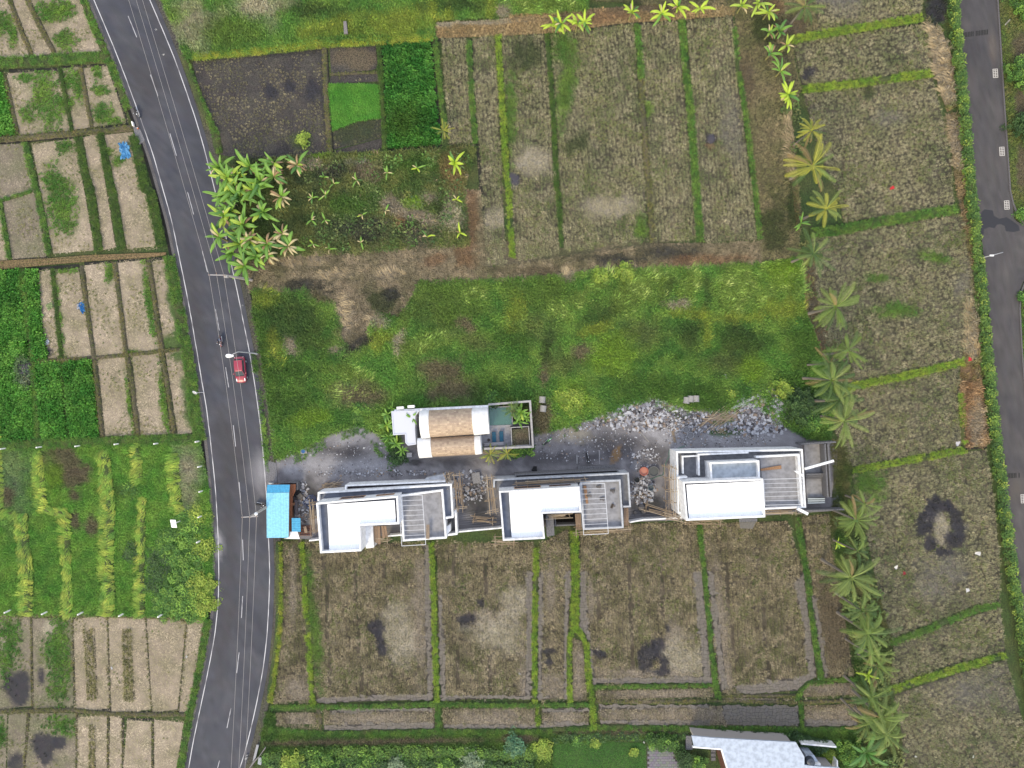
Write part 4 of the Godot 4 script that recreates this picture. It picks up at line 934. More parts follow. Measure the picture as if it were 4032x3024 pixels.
func build_meadows():
	var b := func(key, x, y, rx, ry, st, turn := 0.0, soft := .7): return blob(key, x, y, rx, ry, st, turn, soft)
	# top meadow beside the road
	rough("meadow", "meadow", mixed(["t00", [1385, 0, 1470, 250, 1600, 500, 1690, 515], "t10", [0, 458, 600, 390, 1060, 368, 1560, 330, 1580, 170, 2212, 150], "t20", [0, 120, 680, 90, 700, 0]]), .05, 20.0, greens, [b.call("t00", 1700, 250, 150, 180, "pale", 0, 1.2), b.call("t00", 2000, 300, 260, 120, "green", 0, 1.0), b.call("t10", 700, 230, 260, 90, "yellow", -18, .7), b.call("t10", 1250, 220, 320, 120, "yellow", -10, .7), b.call("t10", 550, 100, 300, 70, "dark", 0, .8), b.call("t10", 1750, 60, 250, 60, "dark"), b.call("t20", 300, 40, 300, 60, "tall"), b.call("t10", 1560, 80, 40, 120, "yellow"), b.call("t10", 160, 180, 60, 100, "ash", 0, 1.2), b.call("t10", 50, 60, 200, 80, "pale", 0, 1.2), b.call("t10", 2180, 100, 60, 60, "pink"), b.call("t10", 2060, 60, 40, 120, "yellow"), b.call("t10", 1700, 150, 60, 60, "yellow")])
	# brown strip above the stubble, bananas stand in it
	rough("dry_grass_strip", "earth", mixed(["t10", [1560, 200, 2212, 170], "t20", [0, 125, 700, 80, 1300, 40, 1990, 60, 1960, 140, 1400, 180, 950, 205, 700, 250, 400, 295], "t10", [2212, 310, 1600, 335]]), .06, 12.0, [s(196, 168, 126, .85), s(176, 150, 108, .85), s(200, 178, 136, .85)], [b.call("t10", 1900, 190, 340, 30, "pale", -2), b.call("t20", 900, 140, 250, 50, "rust", -6), b.call("t20", 1200, 60, 300, 60, "brown")], Vector2(.5, .9))
	# scrub between the stubble fields and the palms
	rough("scrub_strip", "scrub", mixed(["t20", [690, 0, 2212, 0], "t30", [440, 0, 470, 270, 240, 350, 330, 760, 240, 940, 300, 1500], "t31", [330, 200, 310, 560, 0, 600], "t21", [2200, 640, 2190, 440], "t20", [2150, 1659, 2060, 1000, 1990, 500, 1975, 130, 1400, 60]]), .045, 11.0, [s(138, 134, 98, .92), s(114, 118, 76, .92), s(158, 146, 114, .92)], [b.call("t30", 40, 200, 120, 200, "dark"), b.call("t20", 2080, 700, 80, 200, "brown"), b.call("t31", 120, 300, 140, 200, "dark"), b.call("t31", 260, 150, 40, 200, "dark"), b.call("t30", 100, 80, 80, 80, "rust"), b.call("t20", 1000, 30, 160, 40, "dark"), b.call("t30", 260, 250, 90, 90, "brown")], Vector2(.6, 1.1))
	var tongue := mixed(["t11", [520, 800, 900, 790, 1440, 800, 1390, 930, 1260, 1120, 1080, 1060, 1010, 1190, 1000, 1320, 880, 1370, 760, 1310, 740, 1120, 690, 960, 560, 900]])
	clearings.append([bounds(metres(tongue)), metres(tongue)])
	# the wide green meadow between road and palms
	rough("meadow", "meadow", mixed(["t11", [0, 860, 250, 910, 900, 800, 1450, 800], "t21", [0, 780, 700, 720, 1400, 680, 2212, 640], "t31", [310, 580, 350, 1000, 450, 1250, 520, 1500], "t32", [600, 150, 560, 500, 450, 480], "t22", [2600, 500, 2100, 200, 1900, 260, 1560, 240, 1300, 140, 900, 260, 430, 420], "t12", [2200, 500, 1330, 480, 1180, 600, 1100, 470, 900, 370, 600, 490, 300, 660, 110, 690, 85, 400, 60, 150, 40, 0], "t11", [0, 1500]]), .05, 18.0, greens, [
		b.call("t11", 350, 1150, 330, 260, "dark", 0, .8), b.call("t11", 100, 960, 110, 60, "yellow", 0, .7), b.call("t11", 170, 1400, 90, 170, "yellow", -10, .6), b.call("t11", 330, 1380, 60, 120, "pink", -10, .5), b.call("t11", 850, 1130, 130, 260, "brown", 8, .5), b.call("t11", 700, 900, 260, 90, "brown", 0, .6), b.call("t11", 980, 890, 200, 60, "brown", 0, .6), b.call("t11", 560, 830, 180, 50, "deepgrey", 0, .6), b.call("t11", 1290, 850, 120, 90, "dark", 0, .5), b.call("t11", 1900, 1300, 200, 60, "mottle", 20, 1.0), b.call("t11", 1560, 1000, 200, 150, "mottle", 0, 1.4), b.call("t21", 1150, 1250, 200, 120, "mottle", 0, 1.4), b.call("t21", 250, 1200, 160, 130, "mottle", 0, 1.4), b.call("t21", 1900, 1500, 180, 100, "mottle", 0, 1.2), b.call("t21", 450, 1500, 150, 100, "mottle", 0, 1.2), b.call("t12", 700, 60, 200, 60, "tall", 15, .7), b.call("t21", 60, 1300, 150, 100, "grass", 0, 1.0), b.call("t11", 1900, 900, 160, 60, "tall", -15, .7), b.call("t21", 430, 1000, 60, 120, "tall", -60, .7), b.call("t11", 1100, 1000, 160, 110, "dark", 0, .6), b.call("t11", 1190, 880, 70, 90, "deepgrey", 0, .5), b.call("t11", 1090, 1140, 90, 60, "pink", 30, .5), b.call("t11", 1100, 1290, 130, 80, "yellow", -20, .6), b.call("t11", 1270, 1330, 50, 100, "pink", 10, .5), b.call("t11", 1480, 1350, 200, 90, "tall", -15, .5), b.call("t11", 1700, 980, 300, 180, "green", 0, .9), b.call("t11", 1850, 1170, 90, 60, "brown", 30, .7), b.call("t11", 1640, 1560, 190, 100, "brown", 0, .8), b.call("t11", 300, 1560, 300, 120, "grass", 0, .8), b.call("t11", 850, 1600, 160, 60, "tall", 20, .6), b.call("t11", 720, 1390, 60, 30, "pink"), b.call("t11", 760, 1120, 30, 130, "deepgrey", -20, .4), b.call("t11", 900, 1340, 130, 50, "deepgrey", -20, .5),
		b.call("t21", 300, 900, 300, 130, "green", 0, 1.0), b.call("t21", 870, 1050, 260, 90, "dark", -32, .7), b.call("t21", 660, 900, 240, 60, "tall", -35, .7), b.call("t21", 1180, 820, 160, 90, "tall", -20, .7), b.call("t21", 1380, 850, 50, 130, "dark", 20, .5), b.call("t21", 1560, 850, 120, 120, "tall", -40, .6), b.call("t21", 1730, 900, 40, 160, "dark", 0, .4), b.call("t21", 2010, 880, 260, 190, "tall", -25, .9), b.call("t21", 1100, 900, 300, 120, "tall", -25, 1.0), b.call("t31", 170, 800, 170, 160, "tall", 0, 1.0), b.call("t21", 1560, 1070, 200, 40, "yellow", 3, .6), b.call("t21", 1980, 1110, 250, 40, "yellow", 3, .6), b.call("t21", 1720, 1200, 40, 180, "yellow", -6, .6), b.call("t21", 1480, 990, 110, 40, "pink", 0, .6), b.call("t21", 1580, 1250, 110, 130, "dark", 0, .7), b.call("t21", 2040, 1330, 190, 160, "dark", 0, .7), b.call("t21", 920, 1420, 200, 160, "lime", 0, .7), b.call("t21", 760, 1200, 150, 40, "yellow", -20, .6), b.call("t21", 640, 1400, 90, 70, "brown", 0, .7), b.call("t21", 340, 1350, 40, 200, "dark", 10, .8), b.call("t21", 320, 1600, 50, 90, "brown"), b.call("t21", 2120, 1560, 100, 120, "lime", 0, .8), b.call("t21", 60, 1050, 80, 120, "yellow", 0, 1.0), b.call("t21", 520, 740, 60, 40, "pink"),
		b.call("t12", 250, 200, 260, 160, "grass", 0, .8), b.call("t12", 480, 330, 160, 60, "lime", -10, .8), b.call("t12", 900, 110, 200, 100, "brown", 0, 1.0), b.call("t12", 1750, 80, 260, 90, "brown", 0, .8), b.call("t12", 2050, 80, 160, 100, "grass", 0, .7), b.call("t22", 300, 300, 80, 180, "brown", 0, .7), b.call("t22", 560, 140, 140, 140, "lime", 0, .8), b.call("t22", 1200, 60, 400, 90, "grass", 0, 1.0), b.call("t22", 1750, 130, 200, 120, "grass", 0, .9), b.call("t31", 150, 1000, 170, 110, "yellow", 0, .8), b.call("t31", 150, 700, 150, 130, "lime", 0, .8), b.call("t31", 330, 1300, 120, 200, "grass", 0, .9), b.call("t32", 250, 60, 200, 110, "grass", 0, .9), b.call("t11", 60, 1350, 60, 300, "grass", 0, .8)], Vector2(1.0, 2.1), {"swept": true})
	clearings.pop_back()
	rough("withered_strip", "scrub", tongue, .062, 13.0, [s(150, 138, 116, .9), s(112, 110, 82, .9), s(184, 166, 142, .9)], [b.call("t11", 1130, 960, 170, 110, "dark", 0, .6), b.call("t11", 1200, 900, 80, 90, "deepgrey", 0, .6), b.call("t11", 940, 1310, 110, 40, "deepgrey", -20, .5), b.call("t11", 1090, 1150, 90, 60, "pink", 30, .5), b.call("t11", 800, 1100, 60, 160, "pink", 0, .8), b.call("t11", 640, 850, 110, 50, "deepgrey", 0, .7)], Vector2(.7, 1.3))
	# withered band between banana grove and stubble, and the plot behind the grove
	rough("withered_strip", "scrub", mixed(["t11", [-60, 760, 0, 560, 300, 480, 900, 500, 1700, 330, 1830, 0, 1975, 0, 2030, 670, 2212, 650], "t21", [600, 560, 1280, 470, 1690, 460, 2200, 440, 2210, 660, 1400, 700, 700, 740, 0, 800], "t11", [1450, 830, 900, 830, 250, 930, -60, 880]]), .056, 13.0, [s(156, 144, 120, .92), s(124, 120, 90, .92), s(182, 166, 140, .92)], [b.call("t11", 1820, 580, 90, 130, "rust", 20, .6), b.call("t11", 1600, 610, 120, 50, "rust", -20, .7), b.call("t11", 320, 620, 100, 50, "pink", 0, .5), b.call("t11", 530, 620, 60, 60, "pink", 0, .5), b.call("t11", 1190, 720, 130, 50, "pink", -10, .6), b.call("t11", 400, 830, 180, 60, "deepgrey", 0, .7), b.call("t11", 1890, 250, 60, 280, "rust", -3, .9), b.call("t11", 700, 730, 140, 40, "pink", 0, .7), b.call("t21", 1400, 540, 240, 60, "deepgrey", 0, 1.0), b.call("t21", 1700, 610, 350, 50, "rust", -3, .7), b.call("t21", 250, 700, 220, 40, "brown", 0, .8), b.call("t21", 540, 720, 50, 40, "pink"), b.call("t21", 900, 590, 240, 40, "deepgrey", 0, 1.0)], Vector2(.7, 1.2))
	var plot_ = rough("overgrown_plot", "meadow", mixed(["t10", [-150, 1400, 660, 1350, 1150, 1330, 1680, 1290, 1930, 1290], "t11", [1830, 0, 1870, 480, 1500, 490, 900, 540, 300, 560, -80, 620, -150, 300]]), .053, 15.0, [s(80, 112, 46, .9), s(72, 88, 52, .9), s(126, 130, 72, .9)], [b.call("t10", 1000, 1480, 160, 80, "brown", 0, .6), b.call("t10", 500, 1430, 100, 50, "pink", 0, .5), b.call("t10", 1380, 1430, 250, 80, "grass", 0, .7), b.call("t10", 1750, 1450, 100, 200, "rust", 0, .9), b.call("t11", 950, 330, 260, 110, "deepgrey", 0, .9), b.call("t11", 1420, 380, 160, 100, "deepgrey", 0, .7), b.call("t11", 1300, 170, 200, 60, "pink", 10, .6), b.call("t11", 1500, 240, 120, 50, "pink", 20, .6), b.call("t11", 1390, 110, 90, 50, "lime", 0, .6), b.call("t11", 850, 120, 240, 110, "grass", 0, .8), b.call("t11", 1640, 100, 90, 120, "dark", 0, .7), b.call("t10", 900, 1420, 100, 30, "ash", 0, .6), b.call("t10", 700, 1500, 140, 60, "deepgrey", 0, .7), b.call("t11", 1270, 280, 50, 60, "rust", 0, .7), b.call("t11", 1120, 280, 80, 40, "deepgrey"), b.call("t11", 1180, 90, 60, 50, "pink"), b.call("t11", 1520, 60, 60, 40, "pink"), b.call("t10", 560, 1350, 100, 30, "lime"), b.call("t11", 1740, 200, 70, 130, "pale", 0, .9)])
	cover(plot_, "shrubs", "bush", metres(mixed(["t10", [-100, 1420, 660, 1370, 1150, 1350, 1680, 1310, 1860, 1310], "t11", [1830, 0, 1830, 460, 1500, 480, 900, 520, 300, 530, 100, 300]])), .02, 1.6, [s(86, 126, 52, .95), s(66, 92, 48, .95), s(112, 118, 70, .9)], Vector2(.7, 1.6), [], {"mask": .0, "f": 2.2})
	cover(plot_, "dead_grass", "lodged", metres(mixed(["t10", [500, 1400, 1150, 1370, 1860, 1320], "t11", [1830, 0, 1840, 460, 1300, 440, 1000, 200]])), .05, 2.6, [s(190, 164, 132, .9), s(150, 128, 100, .9), s(206, 184, 150, .9)], Vector2(.4, .9), [], {"mask": .12, "flow": 1.0, "f": 2.2})
	# bare red-brown bank at the foot of the palms
	rough("bare_bank", "earth", px("t31", [295, 540, 340, 560, 380, 800, 400, 1050, 470, 1230, 560, 1440, 520, 1520, 440, 1260, 370, 1050, 335, 780]), .07, 2.0, olives, [b.call("t31", 500, 1300, 40, 120, "rust", -10, .6)], Vector2(.4, .7))
	rough("bare_bank", "earth", mixed(["t30", [180, 940, 240, 950, 275, 1250, 300, 1500], "t31", [330, 300, 290, 310], "t30", [240, 1480, 200, 1200]]), .07, 2.0, olives, [b.call("t30", 250, 1250, 50, 300, "pink", -5, .9)], Vector2(.4, .7))
	rough("palm_strip", "scrub", mixed(["t31", [345, 560, 430, 500, 470, 900, 620, 1300, 640, 1608, 550, 1608, 560, 1440, 470, 1230, 390, 1000]]), .048, 6.0, [s(120, 100, 70, .85), s(100, 92, 60, .85), s(138, 112, 84, .85)], [], Vector2(.5, .9))
	var ps = rough("palm_strip", "meadow", mixed(["t32", [560, 500, 690, 480, 760, 760, 740, 950, 860, 1200, 880, 1608], "t33", [1000, 250, 1100, 600, 1060, 1000, 1170, 1400, 1180, 1659, 800, 1659, 810, 1100, 770, 700, 620, 0], "t32", [580, 1350, 600, 700]]), .046, 16.0, [s(96, 112, 56, .85), s(78, 98, 46, .85), s(128, 122, 76, .85)], [b.call("t32", 640, 600, 60, 160, "mottle", 0, .9), b.call("t32", 640, 1350, 70, 120, "grass", 0, .7), b.call("t33", 820, 800, 70, 160, "grass", 0, .8), b.call("t32", 830, 830, 90, 90, "lime", 0, .7)], Vector2(.7, 1.2))
	cover(ps, "undergrowth", "bush", metres(mixed(["t31", [300, 250, 430, 350, 480, 900, 640, 1300, 760, 1608, 560, 1608, 520, 1300, 400, 900, 330, 560]])), .05, 1.6, [s(84, 112, 50, .9), s(66, 88, 42, .9), s(126, 122, 72, .9)], Vector2(.6, 1.6), [], {"mask": .0, "f": 2.0})
	cover(ps, "undergrowth", "bush", metres(mixed(["t30", [100, 700, 300, 760, 330, 1000, 420, 1500, 300, 1560, 180, 1000], "nea", [200, 900]])), .05, 1.4, [s(84, 112, 50, .9), s(66, 88, 42, .9), s(120, 122, 72, .9)], Vector2(.6, 1.4), [], {"mask": .05, "f": 2.0})
	cover(ps, "undergrowth", "bush", metres(mixed(["t32", [600, 1150, 760, 1150, 880, 1608], "t33", [1000, 250, 1080, 600, 1050, 1000, 1150, 1400, 1160, 1640, 830, 1640, 820, 1100, 780, 700, 650, 0]])), .05, 2.2, [s(84, 112, 50, .9), s(66, 88, 42, .9), s(120, 128, 70, .9)], Vector2(.8, 1.9), [], {"mask": -.05, "f": 2.0})
	# tan lodged grass along the hedge
	rough("dry_grass_strip", "earth", mixed(["t30", [1380, 150, 1420, 200, 1520, 260, 1610, 500, 1640, 900, 1560, 950, 1480, 700, 1430, 480]]), .08, 3.0, olives, [b.call("t30", 1510, 550, 110, 360, "pink", -12, .5)])
	rough("dry_grass_strip", "scrub", mixed(["t30", [1560, 960, 1640, 960, 1690, 1300, 1720, 1608], "t31", [1760, 200, 1800, 600, 1780, 700, 1720, 400, 1640, 0], "t30", [1600, 1300]]), .08, 6.0, [s(160, 138, 104, .85), s(140, 120, 88, .85), s(120, 116, 70, .85)], [b.call("t30", 1640, 1200, 60, 250, "pink", -8, .6)])
	rough("dry_grass_strip", "earth", mixed(["t31", [1720, 950, 1810, 930, 1840, 1200, 1850, 1608, 1660, 1608, 1690, 1400, 1720, 1250]]), .08, 3.0, olives, [b.call("t31", 1770, 1200, 70, 300, "pink", -4, .5), b.call("t31", 1740, 1540, 70, 80, "rust", 0, .6)])
	rough("dry_grass_strip", "earth", px("t32", [1670, 0, 1840, 0, 1870, 250, 1900, 540, 1800, 550, 1705, 555, 1680, 300]), .08, 9.0, [s(184, 148, 108, .85), s(164, 130, 94, .85), s(190, 162, 124, .85)], [b.call("t32", 1710, 280, 60, 260, "rust", 0, .7), b.call("t32", 1800, 350, 60, 180, "pink", 0, .7)])
	rough("scorched_patch", "scrub", px("t30", [1365, 0, 1560, 0, 1590, 160, 1500, 230, 1400, 200]), .08, 6.0, darks, [b.call("t30", 1470, 80, 100, 110, "burnt", 0, .5)])
	# meadow with grass ridges, left
	rough("meadow", "meadow", mixed(["t02", [0, 580, 900, 545, 1740, 520, 1800, 800, 1850, 1200, 1862, 1659], "t03", [1805, 0, 1800, 200, 1740, 395, 1480, 380, 600, 360, 0, 362]]), .05, 20.0, [s(100, 152, 56, .98), s(84, 138, 50, .98), s(124, 162, 64, .98)], [b.call("t02", 560, 700, 170, 130, "brown", 25, .5), b.call("t02", 640, 850, 90, 90, "brown", 0, .5), b.call("t02", 740, 820, 50, 130, "brown", 15, .5), b.call("t02", 660, 990, 50, 50, "brown", 0, .5), b.call("t02", 660, 1220, 45, 90, "brown", 0, .5), b.call("t02", 810, 1250, 60, 80, "brown", 0, .5), b.call("t02", 130, 850, 130, 260, "ash", 0, 2.0), b.call("t02", 80, 1000, 60, 80, "brown"), b.call("t02", 1650, 780, 90, 240, "olive" if false else "pale", 0, 1.5), b.call("t02", 1100, 960, 100, 60, "green", 0, .8), b.call("t02", 480, 830, 70, 160, "lime", 0, .8)], Vector2(.9, 1.5))
	# right of the lane
	rough("verge_grass", "meadow", mixed(["t30", [2000, 0, 2212, 0, 2212, 1608], "t31", [2212, 290, 2150, 220, 2110, 60], "t30", [2090, 1500, 2040, 700]]), .05, 12.0, [s(112, 136, 62, .9), s(96, 124, 54, .9), s(140, 140, 84, .9)], [b.call("t30", 2180, 420, 60, 180, "brown", 0, .8), b.call("t30", 2200, 850, 50, 130, "brown", 0, .8), b.call("t30", 2190, 1400, 40, 200, "brown", 0, .8)], Vector2(.5, .9))
	rough("verge_grass", "meadow", mixed(["t31", [2212, 770, 2190, 880, 2185, 1100, 2205, 1500, 2212, 1608]]), .05, 12.0, greens, [], Vector2(.5, .9))
	# lower edge: dark bank, hedge foot, garden lawn
	rough("grass_bank", "meadow", mixed(["t13", [60, 1180, 180, 1190, 190, 1320, 600, 1360, 1540, 1340, 2143, 1335], "t23", [230, 1345, 720, 1330, 1790, 1310], "t33", [330, 1330, 800, 1330, 830, 1659, -300, 1659], "t23", [1800, 1400, 1150, 1400, 380, 1450, 370, 1659, 0, 1659], "t13", [120, 1659, 90, 1450, 40, 1350]]), .04, 20.0, darks, [b.call("t13", 1000, 1430, 1100, 25, "brown", -1, .8), b.call("t23", 100, 1400, 140, 40, "brown", 0, .8), b.call("t13", 1100, 1510, 1100, 40, "green", -1, .7), b.call("t23", 1000, 1350, 600, 25, "brown", 0, .7)], Vector2(.8, 1.3))
	var lawn := ground_piece("lawn", px("t23", [380, 1450, 800, 1430, 1165, 1440, 1168, 1659, 370, 1659]), "lawn", .06)
	cover(lawn, "grass", "grass", metres(widen(px("t23", [380, 1450, 800, 1430, 1165, 1440, 1168, 1659, 370, 1659]))), .055, 30.0, [s(86, 142, 58, .95), s(78, 132, 54, .95), s(100, 150, 66, .95)], Vector2(.28, .45))

func clear_for_buildings():
	for q in [["villa", [130, 225, 180, 200, 1460, 140, 2050, 90, 2085, 735, 1390, 765, 1370, 835, 520, 880, 490, 690, 360, 715, 160, 570]], ["shed", [130, 350, 700, 320, 760, 1000, 740, 1350, 130, 1330]], ["hd", [490, 135, 1560, 205, 1640, 340, 1900, 450, 1900, 700, 120, 700, 115, 235, 370, 240, 380, 340, 490, 350]], ["ha", [90, 340, 500, 240, 1980, 170, 2070, 940, 1300, 1060, 900, 1130, 140, 1200]], ["hb", [230, 240, 1700, 130, 1720, 780, 1200, 800, 800, 880, 330, 910]], ["hc", [180, 180, 1400, 120, 2000, 110, 1980, 900, 300, 1010]]]:
		var poly := mm(q[0], q[1], 1.5)
		clearings.append([bounds(poly), poly])
	var e := longer(east_line)
	var vp := strip_poly(shifted(resample(e, 60), -1.25), 1.1)
	clearings.append([bounds(vp), vp])
	for q in margins():
		var poly := metres(q)
		clearings.append([bounds(poly), poly])
	for q in furrows():
		var poly := strip_poly(mm(q[0], q[1]), .42)
		clearings.append([bounds(poly), poly])
func margins() -> Array:
	return [mixed(["t12", [1478, 1420, 1525, 1420], "t13", [1492, 0, 1512, 1075, 1462, 1080, 1440, 0]]), px("t13", [530, 1060, 1500, 1030, 1512, 1080, 530, 1105]), px("t13", [590, 1290, 1524, 1270, 1524, 1328, 592, 1346]), px("t13", [640, 1160, 1500, 1150, 1500, 1180, 640, 1195]), px("t13", [1600, 1080, 2500, 1075, 2500, 1045, 1600, 1050]), px("t13", [1552, 200, 1590, 200, 1620, 1080, 1580, 1080]), px("t13", [1600, 1290, 2480, 1290, 2480, 1328, 1602, 1330]), px("t23", [160, 0, 212, 0, 192, 1085, 145, 1060]), px("t23", [262, 0, 300, 0, 285, 1080, 248, 1088]), px("t23", [490, 0, 530, 0, 503, 600, 503, 1075, 470, 1070, 470, 500]), px("t23", [602, 0, 660, 0, 680, 480, 740, 930, 712, 946, 682, 600, 605, 470]), px("t23", [720, 900, 1710, 890, 1722, 938, 715, 946]), px("t23", [1560, 0, 1640, 0, 1722, 935, 1650, 930]), px("t23", [1678, 0, 1730, 0, 1850, 980, 1795, 1020]), px("t33", [270, 100, 348, 0, 460, 870, 390, 880, 340, 400]), px("t33", [-220, 960, 260, 900, 400, 860, 462, 880, 300, 1008, -200, 1030]), px("t23", [765, 1125, 1700, 1120, 1700, 1150, 765, 1160]), px("t23", [782, 1250, 1700, 1250, 1700, 1296, 782, 1290]), px("t33", [-340, 1130, 308, 1134, 308, 1308, -300, 1300]), px("t33", [358, 1250, 800, 1250, 800, 1308, 358, 1310]), px("t23", [290, 1280, 680, 1270, 682, 1308, 290, 1320]), px("t23", [290, 1155, 675, 1155, 675, 1185, 290, 1190]), px("t33", [408, 200, 450, 200, 560, 880, 525, 895])]
func furrows() -> Array:
	return [["t13", [600, -80, 612, 100, 625, 500, 665, 1080]], ["t13", [860, -80, 875, 400, 920, 1000]], ["t13", [1110, -80, 1125, 320]], ["t13", [1160, 700, 1175, 1000]], ["t13", [1695, -100, 1705, 330]], ["t13", [1720, 650, 1730, 950]], ["t13", [1955, -80, 1965, 200]], ["t13", [1985, 700, 1990, 1060]], ["t23", [765, -80, 770, 390]], ["t23", [1030, -100, 1035, 550, 1050, 880]], ["t23", [1298, -100, 1305, 400]], ["t23", [1845, -80, 1860, 300, 1920, 800]], ["t33", [-10, 200, 30, 600, 65, 950]]]

# ---------- the building plot
func build_site():
	var b := func(key, x, y, rx, ry, st, turn := 0.0, soft := .8): return blob(key, x, y, rx, ry, st, turn, soft)
	var o := ground_piece("building_plot", mixed(["t12", [95, 690, 300, 640, 480, 560, 640, 460, 900, 365, 1080, 450, 1170, 600, 1330, 600, 1400, 560, 2150, 520], "t22", [0, 540, 250, 480, 450, 400, 700, 270, 900, 240, 1200, 130, 1400, 170, 1560, 270, 1900, 290, 2060, 60, 2212, 40], "t32", [60, 90, 150, 300, 250, 330, 450, 400, 560, 500, 640, 560, 620, 900, 690, 1090, 100, 1130], "t22", [1600, 1210, 1000, 1230, 600, 1260, 0, 1280], "t12", [1750, 1310, 900, 1370, 480, 1380, 190, 1375, 110, 1200]]), "grit", .062, [
		b.call("t12", 750, 640, 200, 90, "darkgrey", -8), b.call("t12", 850, 650, 70, 60, "darkgrey", 0, 1.2), b.call("t12", 330, 760, 90, 50, "lightgrey", 0), b.call("t12", 850, 470, 160, 60, "lightgrey", -15, 1.2), b.call("t12", 1000, 740, 200, 40, "lightgrey", 0, 1.3), b.call("t12", 1400, 710, 60, 30, "deepgrey", 0, .4), b.call("t12", 1800, 700, 260, 50, "darkgrey", 0, 1.0), b.call("t12", 500, 1000, 110, 160, "deepgrey", 0, .8),
		b.call("t22", 950, 560, 260, 150, "darkgrey", 0, 1.0), b.call("t22", 940, 640, 38, 90, "sand", 25, .35), b.call("t22", 1300, 600, 110, 150, "darkgrey", 0, 1.0), b.call("t22", 1270, 450, 60, 40, "lightgrey", 0, .5), b.call("t22", 560, 470, 130, 60, "pale", 0, 1.2), b.call("t22", 1200, 290, 420, 140, "lightgrey", 0, 1.0), b.call("t32", 60, 200, 260, 240, "lightgrey", 0, 1.2), b.call("t22", 1500, 420, 300, 90, "lightgrey", 0, 1.4), b.call("t12", 600, 720, 300, 60, "lightgrey", 0, 1.6), b.call("t22", 1230, 260, 120, 60, "deepgrey", 0, .6), b.call("t22", 1800, 500, 350, 70, "lightgrey", 0, 1.8), b.call("t22", 1900, 440, 200, 30, "grass", 0, .5), b.call("t22", 1230, 1050, 140, 110, "deepgrey", 0, .8), b.call("t22", 1600, 1400, 200, 30, "deepgrey", 0, .5), b.call("t12", 1950, 1080, 130, 200, "deepgrey", 0, .9), b.call("t22", 350, 680, 300, 60, "darkgrey", 0, 1.2), b.call("t32", 240, 300, 160, 60, "lightgrey", 0, 1.0)], .35)
	for q in [mixed(["t12", [95, 700, 300, 650, 480, 570, 640, 470, 900, 372, 1080, 450, 1180, 640]]), mixed(["t22", [250, 490, 450, 410, 700, 280, 900, 250, 1200, 140, 1400, 180, 1560, 280, 1900, 300, 2060, 70]]), mixed(["t32", [60, 90, 150, 300, 250, 330, 450, 400, 560, 500]])]:
		cover(o, "weeds", "grass", strip_poly(metres(q), 3.2), .06, 9.0, greens, Vector2(.6, 1.3), [], {"mask": .0})
	# concrete crossing from the road
	var apron := put("concrete_apron", prism(mm("t12", [108, 690, 200, 715, 205, 900, 112, 905]), -.02, .145), mat("apron", s(150, 150, 156), .9, "grain", .5))
	apron.set_meta("kind", "structure")
	# rubble strewn over the plot
	for q in [["t22", 1140, 280, 310, 140, 1900, 1.0, "grey rubble and broken plaster heaped along the plot's grass edge"], ["t22", 1560, 330, 340, 120, 1100, .8, "grey rubble beside the pile of broken brown boards"], ["t32", 70, 200, 220, 220, 1600, 1.0, "rubble and offcuts strewn at the plot's east end"], ["t22", 2080, 260, 190, 190, 1300, 1.0, "white plaster rubble heaped behind the bamboo pile"], ["t22", 1170, 950, 110, 110, 320, .9, "broken concrete lumps between the second and third new villa"], ["t22", 1200, 690, 110, 100, 160, .6, "grit and lumps beside the mixing board"], ["t12", 1880, 920, 140, 130, 300, .8, "rubble between the first and second new villa"], ["t12", 420, 1060, 60, 170, 180, 1.0, "scraps and stones behind the blue-roofed hut"], ["t12", 330, 610, 120, 50, 120, .7, "broken plaster scraps at the grass edge near the road"], ["t12", 1100, 800, 500, 24, 200, .6, "crumbled mortar along the first villa's front wall"], ["t22", 620, 560, 620, 130, 700, .4, "grit and small stones over the middle of the yard"], ["t12", 760, 680, 560, 150, 600, .36, "grit and small stones over the dirt turning place"], ["t22", 1800, 500, 420, 90, 500, .45, "grit and chips in front of the third villa"], ["t22", 620, 350, 220, 80, 260, .7, "pale rubble round the blue tarpaulin"]]:
		var data := PackedFloat32Array()
		var k: float = tiles[q[0]].z
		for i in q[5]:
			var a := rng.randf() * TAU
			var rr := sqrt(rng.randf()) * (1.0 + .25 * rng.randf())
			var p := at(q[0], q[1] + cos(a) * rr * q[3], q[2] + sin(a) * rr * q[4])
			var heap := maxf(0, 1.0 - rr) * (.5 if q[5] > 300 else .1)
			var tone: Color = [s(206, 206, 212), s(150, 148, 154), s(140, 138, 142), s(96, 92, 94), s(180, 160, 142), s(232, 234, 240), s(224, 226, 232), s(186, 188, 198)][rng.randi() % 8]
			push(data, p + Vector3(0, .1 + heap * rng.randf_range(.4, 1.0), 0), rng.randf() * TAU, q[6] * .12 + q[6] * .42 * pow(rng.randf(), 2.0), tone, rng.randf_range(.3, 1.0), Vector2(rng.randf_range(-.5, .5), rng.randf_range(-.5, .5)))
		var m := many("rubble", "chunk", data, self, vmat("rubble", .95, "fine", 1.0))
		tag(m, q[7], "rubble", "rubble on the building plot", "stuff")

